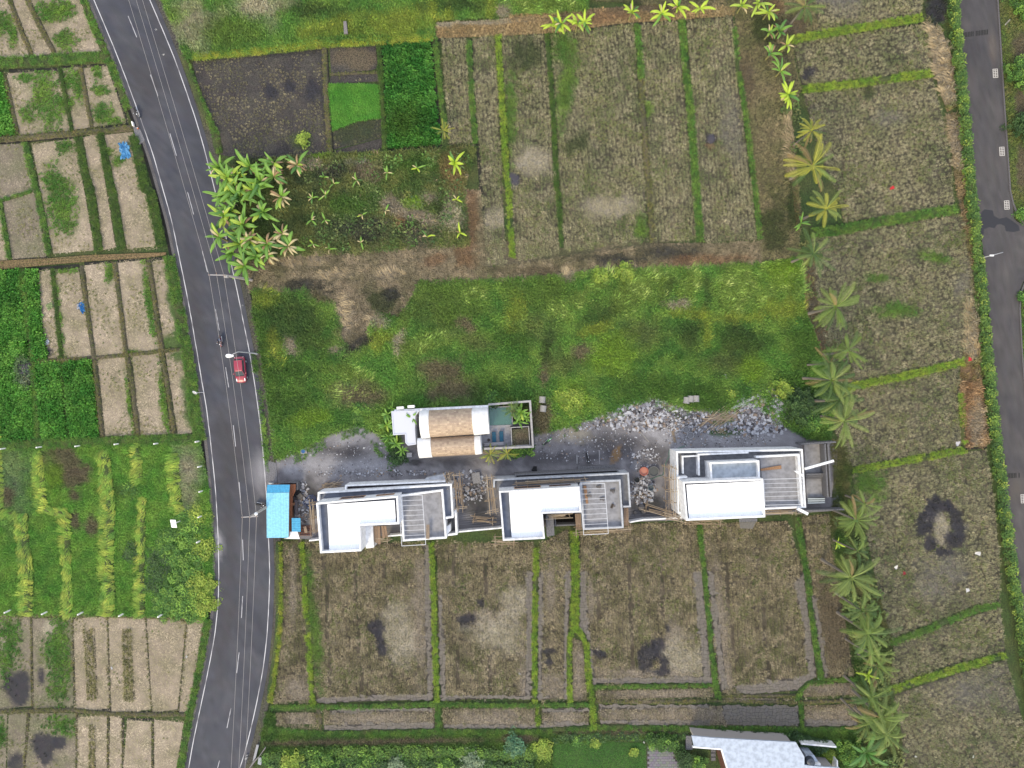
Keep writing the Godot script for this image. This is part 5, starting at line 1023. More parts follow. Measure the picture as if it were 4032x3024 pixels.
# ---------- the new villas
func paint() -> Material: return mat("white_paint", Color(.80, .81, .82), .7, "soft", .3)
func render_grey() -> Material: return mat("grey_render", Color(.40, .42, .45), .85, "soft", .3)
func concrete() -> Material: return mat("concrete", s(172, 172, 176), .9, "soft", .22)
func coating() -> Material: return mat("roof_coating", s(120, 128, 146), .6, "soft", .2)
func roofing() -> Material: return mat("white_sheet", Color(.86, .88, .90), .45)
func inset(p: PackedVector2Array, by: float) -> PackedVector2Array:
	var r := Geometry2D.offset_polygon(p, -by, Geometry2D.JOIN_MITER)
	return r[0] if r.size() else p
func block(o: Node3D, outline: PackedVector2Array, base: float, floor_y: float, top: float, wall_m: Material, floor_m: Material, thick := .26):
	# a storey: its body, the flat roof on it and the parapet round the roof
	put("wall", prism(outline, base, floor_y), wall_m, o)
	put("parapet", strip_wall(inset(outline, thick / 2), thick, floor_y, top, true), wall_m, o)
	put("flat_roof", prism(inset(outline, thick + .004), floor_y, floor_y + .03), floor_m, o)
func beam(o: Node3D, called: String, a: Vector3, b: Vector3, w: float, m: Material) -> MeshInstance3D:
	var d := b - a
	var z := d.normalized()
	var x := Vector3.UP.cross(z).normalized()
	if x.length() < .1: x = Vector3.RIGHT
	var box_ := BoxMesh.new()
	box_.size = Vector3(w, w, d.length())
	var n := put(called, box_, m, o)
	n.transform = Transform3D(Basis(x, z.cross(x), z), (a + b) / 2)
	return n
func window_on(o: Node3D, a: Vector2, b: Vector2, t0: float, t1: float, y0: float, y1: float, frame_m: Material):
	# a window set on the wall from a to b, frame proud of it, dark glass between two lights
	var d := (b - a).normalized()
	var out := Vector2(d.y, -d.x)
	var p := a.lerp(b, t0)
	var q := a.lerp(b, t1)
	var w := Node3D.new()
	w.name = numbered("window", o)
	o.add_child(w)
	var rect := func(c0: Vector2, c1: Vector2, dep0: float, dep1: float) -> PackedVector2Array: return PackedVector2Array([c0 + out * dep0, c1 + out * dep0, c1 + out * dep1, c0 + out * dep1])
	put("pane", prism(rect.call(p, q, -.02, .02), y0, y1), mat("dark_glass", Color(.03, .04, .05), .1), w)
	for y in [[y0 - .08, y0], [y1, y1 + .08]]: put("frame", prism(rect.call(p - d * .08, q + d * .08, -.02, .07), y[0], y[1]), frame_m, w)
	for c in [p - d * .08, p.lerp(q, .5) - d * .03, q]: put("frame", prism(rect.call(c, c + d * (.06 if c != p - d * .08 and c != q else .08), -.02, .06), y0 + .001, y1 - .001), frame_m, w)
func roof_quad(o: Node3D, key: String, q: Array, hi: float, lo: float):
	var a := mm(key, [q[0], q[1]], hi)[0]
	var b := mm(key, [q[2], q[3]], hi)[0]
	var c := mm(key, [q[4], q[5]], lo)[0]
	var d := mm(key, [q[6], q[7]], lo)[0]
	put("roof_sheet", corrugated(v3(a, hi), v3(b, hi), v3(c, lo), v3(d, lo)), roofing(), o)
func origin(o: Node3D, p: Vector3):
	# the thing's own place is its foot: shift the node there and its parts back
	for c in o.get_children(): (c as Node3D).position -= p
	o.position = p
func pergola(o: Node3D, key: String, corners: Array, n: int, h: float, w := .045):
	var c := []
	for i in 4: c.append(at(key, corners[i * 2], corners[i * 2 + 1], h))
	var m := mat("steel_white", Color(.55, .57, .60), .5)
	for e in [[0, 1], [1, 2], [2, 3], [3, 0]]: beam(o, "pergola_rail", c[e[0]], c[e[1]], w * 1.5, m)
	for i in range(1, n): beam(o, "pergola_rung", (c[0] as Vector3).lerp(c[3], float(i) / n) + Vector3(0, -.01, 0), (c[1] as Vector3).lerp(c[2], float(i) / n) + Vector3(0, -.01, 0), w, m)
func build_villas():
	var white := paint()
	# first new villa
	var o := thing("new_villa", "unfinished white villa beside the blue-roofed hut, white L-shaped roof", "villa", Vector3.ZERO, 0, "new villas in a row")
	var l := mm("ha", [88, 500, 1235, 402, 1255, 800, 705, 822, 722, 1178, 145, 1208], 7.4)
	block(o, l, -.05, 6.2, 7.4, white, coating())
	roof_quad(o, "ha", [245, 522, 1188, 460, 1210, 768, 262, 820], 7.0, 6.75)
	roof_quad(o, "ha", [262, 820, 700, 798, 715, 1148, 272, 1170], 6.74, 6.5)
	window_on(o, l[0], l[1], .71, .92, 4.7, 5.7, mat("window_wood", s(196, 150, 106), .7))
	window_on(o, l[0], l[1], .26, .55, 4.2, 6.0, mat("window_wood"))
	block(o, mm("ha", [1262, 392, 1868, 312, 1922, 1000, 1305, 1042], 4.4), -.05, 3.6, 4.4, white, concrete())
	put("gutter_floor", prism(mm("ha", [118, 360, 1984, 240, 2012, 700, 1908, 710, 1870, 316, 100, 480], 3.4), -.04, 3.4), coating(), o)
	put("gutter_wall", strip_wall(mm("ha", [118, 470, 122, 360, 1980, 246, 2006, 700, 1908, 712], 4.2), .26, -.045, 4.2), white, o)
	put("planter_floor", prism(mm("ha", [510, 262, 1900, 205, 1902, 262, 512, 320], 2.4), -.03, 2.4), mat("planter_dark", s(86, 78, 84), .95, "grain", .5), o)
	put("planter_wall", strip_wall(mm("ha", [505, 320, 505, 258, 1903, 198], 3.2), .24, -.035, 3.2), white, o)
	put("porch_slab", prism(mm("ha", [732, 832, 880, 822, 898, 1128, 790, 1140], 3.5), -.02, 3.5), white, o)
	put("lean_slab", prism(mm("ha", [1630, 150, 1900, 95, 1900, 178, 1600, 190], 2.0), -.02, 1.9), render_grey(), o)
	put("yard_wall", strip_wall(mm("ha", [1925, 718, 2045, 620, 2062, 935, 1935, 952], 2.6), .3, -.02, 2.6), white, o)
	put("yard_floor", prism(mm("ha", [1925, 722, 2040, 630, 2055, 930, 1930, 945], .3), -.01, .3), concrete(), o)
	put("yard_post", prism(mm("ha", [1925, 830, 1975, 800, 1980, 890, 1930, 940], 2.9), -.01, 2.9), white, o)
	pergola(o, "ha", [1245, 402, 1578, 388, 1628, 1085, 1292, 1105], 10, 6.6)
	put("plank", prism(mm("ha", [1636, 808, 1680, 806, 1680, 1005, 1632, 1005], 4.5), 4.41, 4.5), mat("board", s(186, 166, 144), .9, "grain", .7), o)
	for q in [[885, 832, 940, 828, 948, 1070, 900, 1040], [945, 828, 985, 826, 995, 1080, 955, 1082], [1000, 826, 1030, 824, 1060, 990, 1020, 1000], [1036, 824, 1070, 822, 1090, 960, 1062, 980]]:
		put("formwork_board", prism(mm("ha", q, 3.0), 2.8, 3.0), mat("formwork", s(190, 160, 132), .9, "grain", .7), o)
	origin(o, at("ha", 900, 800))
	# second
	o = thing("new_villa", "unfinished white villa in the middle of the row, L-shaped roof, debris on its terrace", "villa", Vector3.ZERO, 0, "new villas in a row")
	l = mm("hb", [288, 370, 1166, 320, 1188, 602, 766, 616, 790, 888, 332, 912], 7.4)
	block(o, l, -.05, 6.2, 7.4, mat("white_weathered", Color(.66, .67, .69), .8, "soft", .3), coating())
	roof_quad(o, "hb", [398, 382, 1148, 340, 1166, 580, 412, 622], 7.0, 6.75)
	roof_quad(o, "hb", [412, 622, 756, 604, 776, 876, 428, 888], 6.74, 6.5)
	window_on(o, l[0], l[1], .64, .9, 4.8, 5.7, mat("window_rust", s(120, 84, 66), .8))
	window_on(o, l[0], l[1], .2, .52, 4.2, 6.0, mat("window_wood"))
	block(o, mm("hb", [1172, 264, 1614, 244, 1648, 772, 1208, 792], 4.4), -.05, 3.6, 4.4, render_grey(), concrete())
	put("gutter_floor", prism(mm("hb", [235, 250, 1698, 176, 1722, 536, 1642, 540, 1616, 248, 280, 370], 3.4), -.04, 3.4), mat("roof_screed", s(134, 136, 142), .85, "soft", .3), o)
	put("gutter_wall", strip_wall(mm("hb", [235, 330, 238, 250, 1696, 178, 1718, 536, 1642, 540], 4.1), .24, -.045, 4.1), render_grey(), o)
	put("planter_wall", strip_wall(mm("hb", [472, 225, 470, 194, 1580, 140, 1584, 165], 3.0), .22, -.035, 3.0), mat("bare_concrete", s(142, 142, 146), .9, "grain", .4), o)
	put("planter_floor", prism(mm("hb", [475, 210, 1578, 152, 1580, 170, 480, 230], 2.2), -.03, 2.2), mat("planter_dark"), o)
	put("entry_slab", prism(mm("hb", [1146, 104, 1560, 86, 1566, 128, 1148, 140], .9), -.02, .9), mat("bare_concrete"), o)
	put("porch_slab", prism(mm("hb", [798, 624, 882, 648, 895, 852, 812, 866], 3.5), -.02, 3.5), mat("bare_concrete"), o)
	put("pit_wall", strip_wall(mm("hb", [900, 640, 905, 742, 1128, 738], 2.2), .16, -.02, 2.2), mat("bare_concrete"), o)
	put("pit_floor", prism(mm("hb", [905, 628, 1120, 612, 1125, 735, 912, 742], .08), -.01, .1), mat("pit_earth", s(52, 44, 36), 1.0, "grain", .4), o)
	pergola(o, "hb", [1168, 292, 1440, 286, 1480, 832, 1212, 846], 10, 6.6)
	for i in 4: put("formwork_board", prism(mm("hb", [1118 + i * 16, 618, 1130 + i * 16, 617, 1142 + i * 16, 782, 1130 + i * 16, 784], 3.2), 3.0, 3.2), mat("formwork"), o)
	for i in 3: put("formwork_board", prism(mm("hb", [1650 + i * 17, 552, 1663 + i * 17, 550, 1668 + i * 17, 745, 1654 + i * 17, 748], 2.9), 2.7, 2.9), mat("formwork"), o)
	put("plank", prism(mm("hb", [1205, 312, 1240, 310, 1262, 505, 1240, 508], 3.75), 3.64, 3.75), mat("board_orange", s(206, 160, 120), .9, "grain", .7), o)
	origin(o, at("hb", 900, 560))
	# third
	o = thing("new_villa", "largest white villa, its rectangular white roof and stepped terraces beside the palms", "villa", Vector3.ZERO, 0, "new villas in a row")
	block(o, mm("hc", [182, 225, 1632, 198, 1672, 872, 200, 940], 4.6), -.05, 3.6, 4.6, white, mat("roof_screed"))
	l = mm("hc", [258, 574, 1178, 537, 1204, 980, 296, 1020], 7.8)
	block(o, l, 3.0, 6.6, 7.8, white, coating())
	roof_quad(o, "hc", [298, 608, 1148, 566, 1176, 958, 328, 998], 7.4, 7.0)
	block(o, mm("hc", [565, 352, 1134, 328, 1142, 540, 580, 562], 6.6), 3.1, 5.7, 6.6, white, mat("roof_pale", s(196, 208, 220), .5, "soft", .2))
	put("inner_parapet", strip_wall(mm("hc", [445, 500, 440, 262, 1012, 238], 4.9), .24, 3.5, 4.9), white, o)
	put("inner_parapet", strip_wall(mm("hc", [1100, 290, 1586, 264, 1628, 860], 4.8), .3, 3.5, 4.8), white, o)
	put("inner_parapet", strip_wall(mm("hc", [262, 480, 258, 286, 436, 276], 4.6), .2, 3.5, 4.595), white, o)
	put("terrace_floor", prism(mm("hc", [1142, 302, 1570, 280, 1612, 852, 1200, 872], 3.7), 3.63, 3.7), concrete(), o)
	put("west_gutter", strip_wall(mm("hc", [196, 530, 310, 520], 5.2), .3, 3.5, 5.2), white, o)
	pergola(o, "hc", [1185, 545, 1636, 535, 1640, 832, 1200, 842], 6, 5.2)
	put("post", prism(mm("hc", [1535, 450, 1570, 450, 1640, 495, 1630, 515], 6.4), 6.1, 6.4), white, o)
	beam(o, "roof_beam", at("hc", 1655, 425, 5.4), at("hc", 1985, 332, 5.4), .34, white)
	beam(o, "roof_beam", at("hc", 1570, 880, 4.9), at("hc", 1688, 942, 4.9), .42, white)
	put("yard_floor", prism(mm("hc", [1650, 150, 1900, 135, 1930, 740, 1680, 760], .4), -.02, .4), concrete(), o)
	for q in [[1610, 142, 2015, 118], [1888, 140, 1922, 752], [1922, 136, 1958, 748]]:
		put("yard_wall", strip_wall(mm("hc", q, 2.2), .24, -.02, 2.2 + .004 * (q[0] % 3)), mat("bare_concrete"), o)
	put("yard_wall", strip_wall(mm("hc", [1208, 918, 2110, 892], 2.0), .2, -.02, 2.0), mat("bare_concrete"), o)
	for i in 3: put("step", prism(mm("hc", [1668, 482 + i * 22, 1880, 476 + i * 22, 1884, 496 + i * 22, 1670, 502 + i * 22], 1.4 - i * .3), .3, 1.4 - i * .3), mat("bare_concrete"), o)
	for i in 3: put("plank", prism(mm("hc", [1690, 762 + i * 24, 1885, 760 + i * 22, 1888, 774 + i * 22, 1692, 778 + i * 24], 1.0), .86, 1.0 + i * .01), mat("plank_white", s(206, 216, 218), .7), o)
	put("rear_canopy", prism(mm("hc", [905, 1000, 1110, 990, 1112, 1028, 908, 1036], 3.4), 3.2, 3.4), mat("bare_concrete"), o)
	put("rear_sheet", prism(mm("hc", [905, 1040, 1095, 1032, 1060, 1112, 915, 1108], 2.0), 1.95, 2.0), mat("dull_sheet", s(146, 142, 134), .8, "grain", .5), o)
	put("ladder_plank", prism(mm("hc", [1150, 425, 1385, 385, 1390, 425, 1155, 448], 3.9), 3.72, 3.9), mat("board_orange"), o)
	origin(o, at("hc", 900, 560))
	# white boundary wall along the fields, between the villas
	for q in [["t12", [1780, 1316, 1900, 1304, 2160, 1280], "low white boundary wall between the first and second new villa"], ["t22", [1060, 1232, 1180, 1210, 1560, 1190], "low white boundary wall between the second and third new villa"], ["t12", [1165, 1352, 1290, 1342], "short low white wall below the first villa's porch"], ["t12", [480, 1392, 570, 1382], "short low white wall left of the first villa"]]:
		tag(put("boundary_wall", strip_wall(mm(q[0], q[1], 1.6), .2, -.03, 1.6), white), q[2], "wall", "white boundary walls")
	# debris on the second villa's terrace
	for q in [[1375, 318, .3, "red-and-grey sack"], [1525, 360, .1, "grey lump"], [1265, 410, .8, "dark offcut"], [1410, 448, .4, "concrete block"], [1520, 530, 1.2, "broken block"]]:
		var t := thing("debris", q[3] + " lying on the second villa's grey terrace", "debris", at("hb", q[0], q[1], 3.64), q[2])
		put("piece", box(Vector3(0, .1, 0), Vector3(.7, .2, .3)), mat("debris_" + str(q[0]), [s(170, 90, 84), s(110, 106, 104), s(92, 80, 70), s(130, 126, 124), s(120, 116, 116)][int(q[2] * 10) % 5], .9, "grain", .9), t)
		put("piece", box(Vector3(.1, .05, .3), Vector3(.3, .1, .35), Basis(Vector3.UP, .5)), mat("debris_grey", s(128, 124, 124)), t)
	finished_villa()
	hut()
	garden_house()
	scaffolds()

func barrel(o: Node3D, key: String, q: Array, h0: float, rise: float, part: String, m: Material, tiled := false, lift := 0.0):
	# a vault over the four ground points (west top, east top, east bottom, west bottom), axis west to east
	var c := mm(key, q, h0)
	var n := 18
	var st := start()
	if not tiled: st.set_smooth_group(0)
	var rows := 18 if not tiled else 20
	var cols := 1 if not tiled else int(c[0].distance_to(c[1]) / .34)
	for j in rows:
		for i in cols:
			var pts := []
			for e in [[0, 0], [1, 0], [1, 1], [0, 1]]:
				var u := float(i + e[0]) / cols
				var a := PI * float(j + e[1]) / rows
				var p := c[0].lerp(c[1], u).lerp(c[3].lerp(c[2], u), .5 - .5 * cos(a))
				var up := rise * sin(a) + lift * (sin(a) * .5 + .5)
				if tiled: up += .035 * (1.0 - e[1]) * (1 if j >= rows / 2 else 0) + .035 * e[1] * (1 if j < rows / 2 else 0)
				pts.append(v3(p, h0 + up))
			if tiled:
				var k := clampf(.5 + .9 * n2.get_noise_2d(i * 1.7, j * 2.1), 0, 1) + rng.randf_range(-.25, .25)
				var col := s(196, 172, 150, .8).lerp(s(230, 206, 176, .8), clampf(k, 0, 1))
				st.set_color(col * rng.randf_range(.9, 1.08))
			quad(st, pts[0], pts[1], pts[2], pts[3])
	if not tiled:
		for u in [0.0, 1.0]:
			var mid := v3(c[0].lerp(c[1], u).lerp(c[3].lerp(c[2], u), .5), h0)
			for j in rows:
				var pr := []
				for e in 2:
					var a := PI * float(j + e) / rows
					pr.append(v3(c[0].lerp(c[1], u).lerp(c[3].lerp(c[2], u), .5 - .5 * cos(a)), h0 + rise * sin(a) + lift * (sin(a) * .5 + .5)))
				for v in [mid, pr[0], pr[1]]: st.add_vertex(v)
	put(part, done(st), m, o)
func finished_villa():
	var white := paint()
	var o := thing("vaulted_villa", "finished villa with two tan barrel-vaulted roofs, flat white annexe and small pool", "villa")
	var tan_m := vmat("shingle", .9, "fine", 1.2)
	# walls under the vaults
	put("wall", prism(mm("villa", [545, 240, 1455, 190, 1480, 540, 560, 590], 3.2), -.05, 3.19), white, o)
	put("wall", prism(mm("villa", [510, 606, 1355, 570, 1380, 815, 535, 860], 2.7), -.05, 2.69), white, o)
	barrel(o, "villa", [655, 226, 1245, 196, 1278, 552, 672, 596], 3.2, 1.9, "vault_roof", tan_m, true, .02)
	barrel(o, "villa", [530, 232, 660, 222, 678, 600, 560, 610], 3.2, 1.9, "vault_end", white, false, .10)
	barrel(o, "villa", [1236, 198, 1455, 180, 1480, 545, 1268, 566], 3.2, 1.9, "vault_end", white, false, .10)
	barrel(o, "villa", [676, 596, 1275, 566, 1292, 826, 700, 858], 2.7, 1.3, "vault_roof", tan_m, true, .02)
	barrel(o, "villa", [500, 604, 680, 592, 704, 866, 528, 878], 2.7, 1.3, "vault_end", white, false, .10)
	barrel(o, "villa", [1270, 568, 1352, 564, 1372, 820, 1288, 832], 2.7, 1.3, "vault_end", white, false, .10)
	for q in [[676, 596, 1275, 566], [690, 862, 1290, 830]]:
		beam(o, "gutter", at("villa", q[0], q[1], 2.85), at("villa", q[2], q[3], 2.85), .14, mat("gutter_grey", s(120, 112, 110), .6))
	# annexe with flat roof
	put("annexe", prism(mm("villa", [140, 240, 532, 226, 470, 300, 462, 480, 478, 692, 368, 708, 332, 668, 326, 556, 166, 566], 3.0), -.05, 3.0), mat("lavender_white", Color(.50, .52, .58), .8), o)
	put("annexe_coping", strip_wall(inset(mm("villa", [140, 240, 532, 226, 470, 300, 462, 480, 478, 692, 368, 708, 332, 668, 326, 556, 166, 566], 3.0), .09), .16, 3.0, 3.08, true), mat("lavender_white"), o)
	put("north_ledge", prism(mm("villa", [180, 220, 700, 196, 1460, 158, 1455, 200, 660, 232, 180, 240], 2.8), -.045, 2.8), white, o)
	# garden walls round the pool court
	put("court_wall", strip_wall(mm("villa", [1460, 150, 2030, 104, 2068, 722, 1400, 752], 2.4), .3, -.04, 2.4), mat("wall_stone", s(196, 194, 194), .85, "soft", .4), o)
	put("deck", prism(mm("villa", [1470, 440, 1760, 425, 1775, 740, 1390, 755], .35), -.03, .35), mat("deck_stone", s(184, 184, 190), .85, "soft", .4), o)
	put("deck", prism(mm("villa", [1350, 570, 1480, 560, 1480, 740, 1380, 750], .34), -.03, .33), mat("deck_stone"), o)
	put("pool_basin", prism(mm("villa", [1450, 190, 1780, 172, 1790, 425, 1470, 440], .1), -.03, .1), mat("pool_tile", s(110, 146, 138), .5, "fine", .8), o)
	var water := StandardMaterial3D.new()
	water.albedo_color = Color(.34, .52, .48, .5)
	water.transparency = BaseMaterial3D.TRANSPARENCY_ALPHA
	water.roughness = .05
	put("pool_water", prism(mm("villa", [1460, 196, 1772, 182, 1780, 420, 1478, 432], .3), .22, .3), water, o)
	put("pool_rim", strip_wall(mm("villa", [1455, 190, 1780, 172, 1790, 428, 1470, 442], .33), .16, -.02, .33, true), mat("deck_stone"), o)
	put("planter_box", strip_wall(mm("villa", [1770, 462, 2010, 448, 2028, 700, 1782, 712], 1.6), .14, -.02, 1.6, true), mat("wall_stone"), o)
	var soil := ground_piece("planter_soil", px("villa", [1772, 470, 2006, 458, 2020, 695, 1784, 706]), "scrub", 1.3, [blob("villa", 1890, 590, 90, 100, "brown", 0, .4)], .3)
	remove_child(soil)
	soil.name = "roof_garden"
	o.add_child(soil)
	cover(soil, "grass", "grass", mm("villa", [1772, 470, 2006, 458, 2020, 695, 1784, 706]), 1.3, 30.0, greens, Vector2(.5, .8), [blob("villa", 1890, 590, 90, 100, "sand", 0, .3)])
	put("bench", prism(mm("villa", [1405, 672, 1668, 656, 1670, 702, 1408, 716], .95), .33, .95), mat("bench_grey", s(182, 180, 184), .7), o)
	for q in [[1530, 516], [1632, 508]]: pass
	for i in 7:
		var a := at("villa", 1270, 230 + i * 52, 3.2 + 1.9 * sin(PI * (i * .15 + .05)) + .2)
		put("roof_stud", box(a, Vector3(.22, .04, .04)), mat("stud_grey", s(150, 150, 156)), o)
	origin(o, at("villa", 1000, 500))
	# outdoor units of the air conditioning on the north wall
	for q in [[278, 190, "white air-conditioner box on the annexe's north edge, nearer the road"], [425, 172, "white air-conditioner box on the annexe's north edge, nearer the vaults"]]:
		var u := thing("air_conditioner", q[2], "air conditioner", at("villa", q[0], q[1], 2.0), .08)
		u.position.y = 2.8
		put("case", box(Vector3(0, .28, 0), Vector3(1.05, .56, .38)), white, u)
		put("grille", box(Vector3(-.15, .28, -.195), Vector3(.5, .44, .02)), mat("grille_grey", s(120, 122, 126)), u)
		put("bracket", box(Vector3(0, -.02, .05), Vector3(.9, .05, .4)), mat("grille_grey"), u)
		put("wall_strut", box(Vector3(0, -1.4, .1), Vector3(.6, 2.8, .1)), white, u)
	for q in [[1540, 588, "blue-striped sun lounger nearer the vaulted roof, on the pool deck"], [1640, 580, "blue-striped sun lounger nearer the planted box, on the pool deck"]]:
		var t := thing("sun_lounger", q[2], "sun lounger", at("villa", q[0], q[1], .35), .06)
		put("frame", box(Vector3(0, .22, .05), Vector3(.66, .06, 1.5)), mat("teak", s(150, 112, 86), .8), t)
		var pad := put("cushion", box(Vector3(0, .3, .2), Vector3(.62, .1, 1.2)), mat("cushion_blue", s(44, 96, 128), .9), t)
		put("backrest", box(Vector3(0, .42, -.55), Vector3(.62, .1, .55), Basis(Vector3.RIGHT, .5)), mat("cushion_blue"), t)
		for x in 3: put("stripe", box(Vector3(-.2 + x * .2, .353, .2), Vector3(.05, .012, 1.18)), mat("cushion_teal", s(70, 140, 160), .9), pad)
		for x in [-.28, .28]:
			for z in [-.6, .7]: put("leg", box(Vector3(x, .1, z), Vector3(.06, .2, .06)), mat("teak"), t)
	var tb := thing("side_table", "small round dark side table beside the sun loungers", "table", at("villa", 1468, 628, .35))
	put("table_top", lathe([Vector2(0, .46), Vector2(.24, .46), Vector2(.24, .42), Vector2(0, .42)], 14), mat("dark_wood", s(58, 48, 44), .7), tb)
	put("stem", lathe([Vector2(.05, .42), Vector2(.05, .02), Vector2(.18, .02), Vector2(.18, 0)], 10), mat("dark_wood"), tb)

func hut():
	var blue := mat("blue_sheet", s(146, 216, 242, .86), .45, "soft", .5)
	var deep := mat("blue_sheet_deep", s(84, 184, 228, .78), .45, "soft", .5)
	var o := thing("hut", "workers' hut at the roadside with a bright blue corrugated roof", "hut")
	put("wall", prism(mm("shed", [150, 380, 545, 372, 540, 1310, 150, 1318], 2.4), -.05, 2.5), mat("ply", s(184, 132, 98), .9, "grain", .5), o)
	put("roof_sheet", corrugated(at("shed", 132, 512, 3.1), at("shed", 545, 504, 3.1), at("shed", 536, 1322, 2.7), at("shed", 140, 1326, 2.7), .24, .05), blue, o)
	put("roof_sheet", corrugated(at("shed", 150, 362, 2.75), at("shed", 560, 360, 2.75), at("shed", 548, 500, 3.15), at("shed", 134, 510, 3.15), .24, .05), deep, o)
	put("awning", corrugated(at("shed", 752, 966, 2.2), at("shed", 756, 1214, 2.2), at("shed", 596, 1214, 2.4), at("shed", 592, 966, 2.4), .24, .05), deep, o)
	for q in [[745, 975], [750, 1205]]: beam(o, "post", at("shed", q[0], q[1], 2.2), Vector3(at("shed", q[0], q[1], 2.2).x, 0, at("shed", q[0], q[1], 2.2).z), .08, mat("ply"))
	put("side_sheet", prism(mm("shed", [560, 360, 665, 350, 660, 470, 610, 590, 605, 700, 590, 960, 590, 1210, 552, 1215], 1.8), 1.7, 1.8), mat("rust_ply", s(186, 120, 84), .9, "grain", .4), o)
	put("side_post", prism(mm("shed", [600, 700, 620, 700, 620, 740, 600, 740], 1.7), -.02, 1.7), mat("ply"), o)
	put("entry_wall", strip_wall(mm("shed", [350, 335, 690, 320, 690, 460], 1.5), .14, -.03, 1.5), mat("bare_concrete"), o)
	put("white_sheet", prism(mm("shed", [548, 1215, 695, 1212, 738, 1348, 445, 1342, 540, 1320], 2.0), 1.95, 2.0), mat("white_plastic", Color(.82, .83, .84), .6), o)
	put("sheet_post", prism(mm("shed", [600, 1300, 620, 1300, 620, 1320, 600, 1320], 1.95), -.02, 1.95), mat("ply"), o)
	put("step", prism(mm("shed", [172, 330, 262, 330, 262, 352, 172, 356], .4), -.02, .4), mat("plank_white"), o)
	origin(o, at("shed", 350, 900))
	for q in [["black_tarpaulin", [625, 520, 720, 440, 745, 490, 830, 505, 740, 510, 605, 605], .5, s(44, 42, 46), "black tarpaulin scrap behind the blue-roofed hut", "tarpaulin"], ["cement_board", [680, 570, 745, 512, 800, 575, 738, 625], .6, s(140, 134, 128), "tilted grey board behind the blue-roofed hut", "board"], ["cement_board", [640, 640, 690, 640, 700, 920, 650, 890], .8, s(122, 116, 122), "long grey sheet leaning behind the hut", "board"], ["tile_pallet", [800, 1125, 850, 1115, 880, 1230, 830, 1240], .5, s(212, 186, 164), "pale tan board on the brick stack by the hut", "board"]]:
		var t := put(q[0], prism(mm("shed", q[1], q[2]), .06, q[2]), mat("scrap_" + q[4].substr(0, 12), q[3], .9, "grain", .6))
		tag(t, q[4], q[5])
	var br := thing("brick_stack", "rows of red-brown bricks stacked beside the blue awning", "bricks", at("shed", 850, 1190))
	for j in 7:
		for i in 4: put("brick", box(Vector3((i - 1.5) * .48, .12, (j - 3) * .24), Vector3(.44, .22, .11)), mat("brick_red", s(158, 112, 96), .95, "grain", 1.0), br)
func garden_house():
	var o := thing("garden_house", "low house with pale blue-white flat roof at the picture's lower edge", "house")
	var roof := mm("hd", [548, 142, 740, 160, 1090, 180, 1560, 205, 1640, 345, 1640, 425, 1800, 440, 1980, 450, 1980, 700, 960, 700, 835, 268, 572, 246], 4.2)
	put("roof", prism(roof, 3.9, 4.2), mat("pale_roof", Color(.40, .46, .55), .6, "soft", .25), o)
	put("roof_edge", strip_wall(mm("hd", [560, 250, 838, 272, 965, 704], 4.25), .22, 3.9, 4.25), paint(), o)
	put("wall", prism(inset(roof, .5), -.05, 3.9), mat("house_wall", s(196, 190, 186), .85), o)
	put("timber_wall", strip_wall(mm("hd", [826, 290, 900, 560], 3.4), .2, -.04, 3.4), mat("timber", s(132, 84, 64), .8, "grain", .6), o)
	put("side_terrace", prism(mm("hd", [495, 140, 545, 145, 560, 275, 495, 275], .5), -.04, .5), mat("bare_concrete"), o)
	put("lower_roof", prism(mm("hd", [1655, 325, 1735, 330, 1810, 442, 1645, 420], 3.2), -.04, 3.2), mat("pale_roof"), o)
	for i in 3: put("stepping_slab", prism(mm("hd", [738, 272 + i * 40, 780, 270 + i * 40, 782, 302 + i * 40, 740, 304 + i * 40], .3), -.03, .3), mat("bare_concrete"), o)
	put("garden_wall", strip_wall(mm("hd", [1610, 218, 1950, 250], 2.0), .24, -.03, 2.0), paint(), o)
	put("garden_wall", strip_wall(mm("hd", [1958, 380, 1962, 600], 2.0), .2, -.03, 2.0), paint(), o)
	origin(o, at("hd", 1300, 400))
	var tank := thing("water_tank", "dark grey ribbed water tank on the garden house's lower roof", "tank", at("hd", 1682, 372, 3.2))
	put("body", lathe([Vector2(0, 1.0), Vector2(.3, .98), Vector2(.62, .85), Vector2(.66, .6), Vector2(.62, .55), Vector2(.66, .3), Vector2(.66, 0), Vector2(0, 0)], 18), mat("tank_grey", s(70, 78, 90), .5), tank)
	put("lid", lathe([Vector2(0, 1.06), Vector2(.22, 1.04), Vector2(.22, .97)], 12), mat("tank_grey"), tank)
	var ac := thing("air_conditioner", "white outdoor unit beside the dark water tank", "air conditioner", at("hd", 1752, 405, 3.2), .1)
	put("case", box(Vector3(0, .3, 0), Vector3(.95, .55, .4)), paint(), ac)
	put("grille", box(Vector3(-.1, .3, .205), Vector3(.45, .42, .02)), mat("grille_grey"), ac)
	put("foot", box(Vector3(0, .012, 0), Vector3(.8, .03, .42)), mat("grille_grey"), ac)
	# paved drive: rows of pavers
	var drive := ground_piece("paved_drive", px("hd", [115, 235, 370, 245, 378, 350, 440, 365, 460, 452, 115, 452]), "cracked", .07)
	var a := at("hd", 118, 240)
	var pav := [BoxMesh.new(), BoxMesh.new()]
	pav[0].size = Vector3(.55, .05, .37); pav[1].size = Vector3(.55, .046, .37)
	for j in 13:
		for i in 9:
			if i > 6 and j < 6: continue
			var m := put("paver", pav[(i + j) % 2], mat("paver_%d" % (rng.randi() % 4), s(150 + rng.randi() % 24, 148 + rng.randi() % 20, 150 + rng.randi() % 18), .9, "grain", .8), drive)
			m.position = a + Vector3(.32 + i * .585 + (.29 if j % 2 else 0.0), .09, .2 + j * .395)
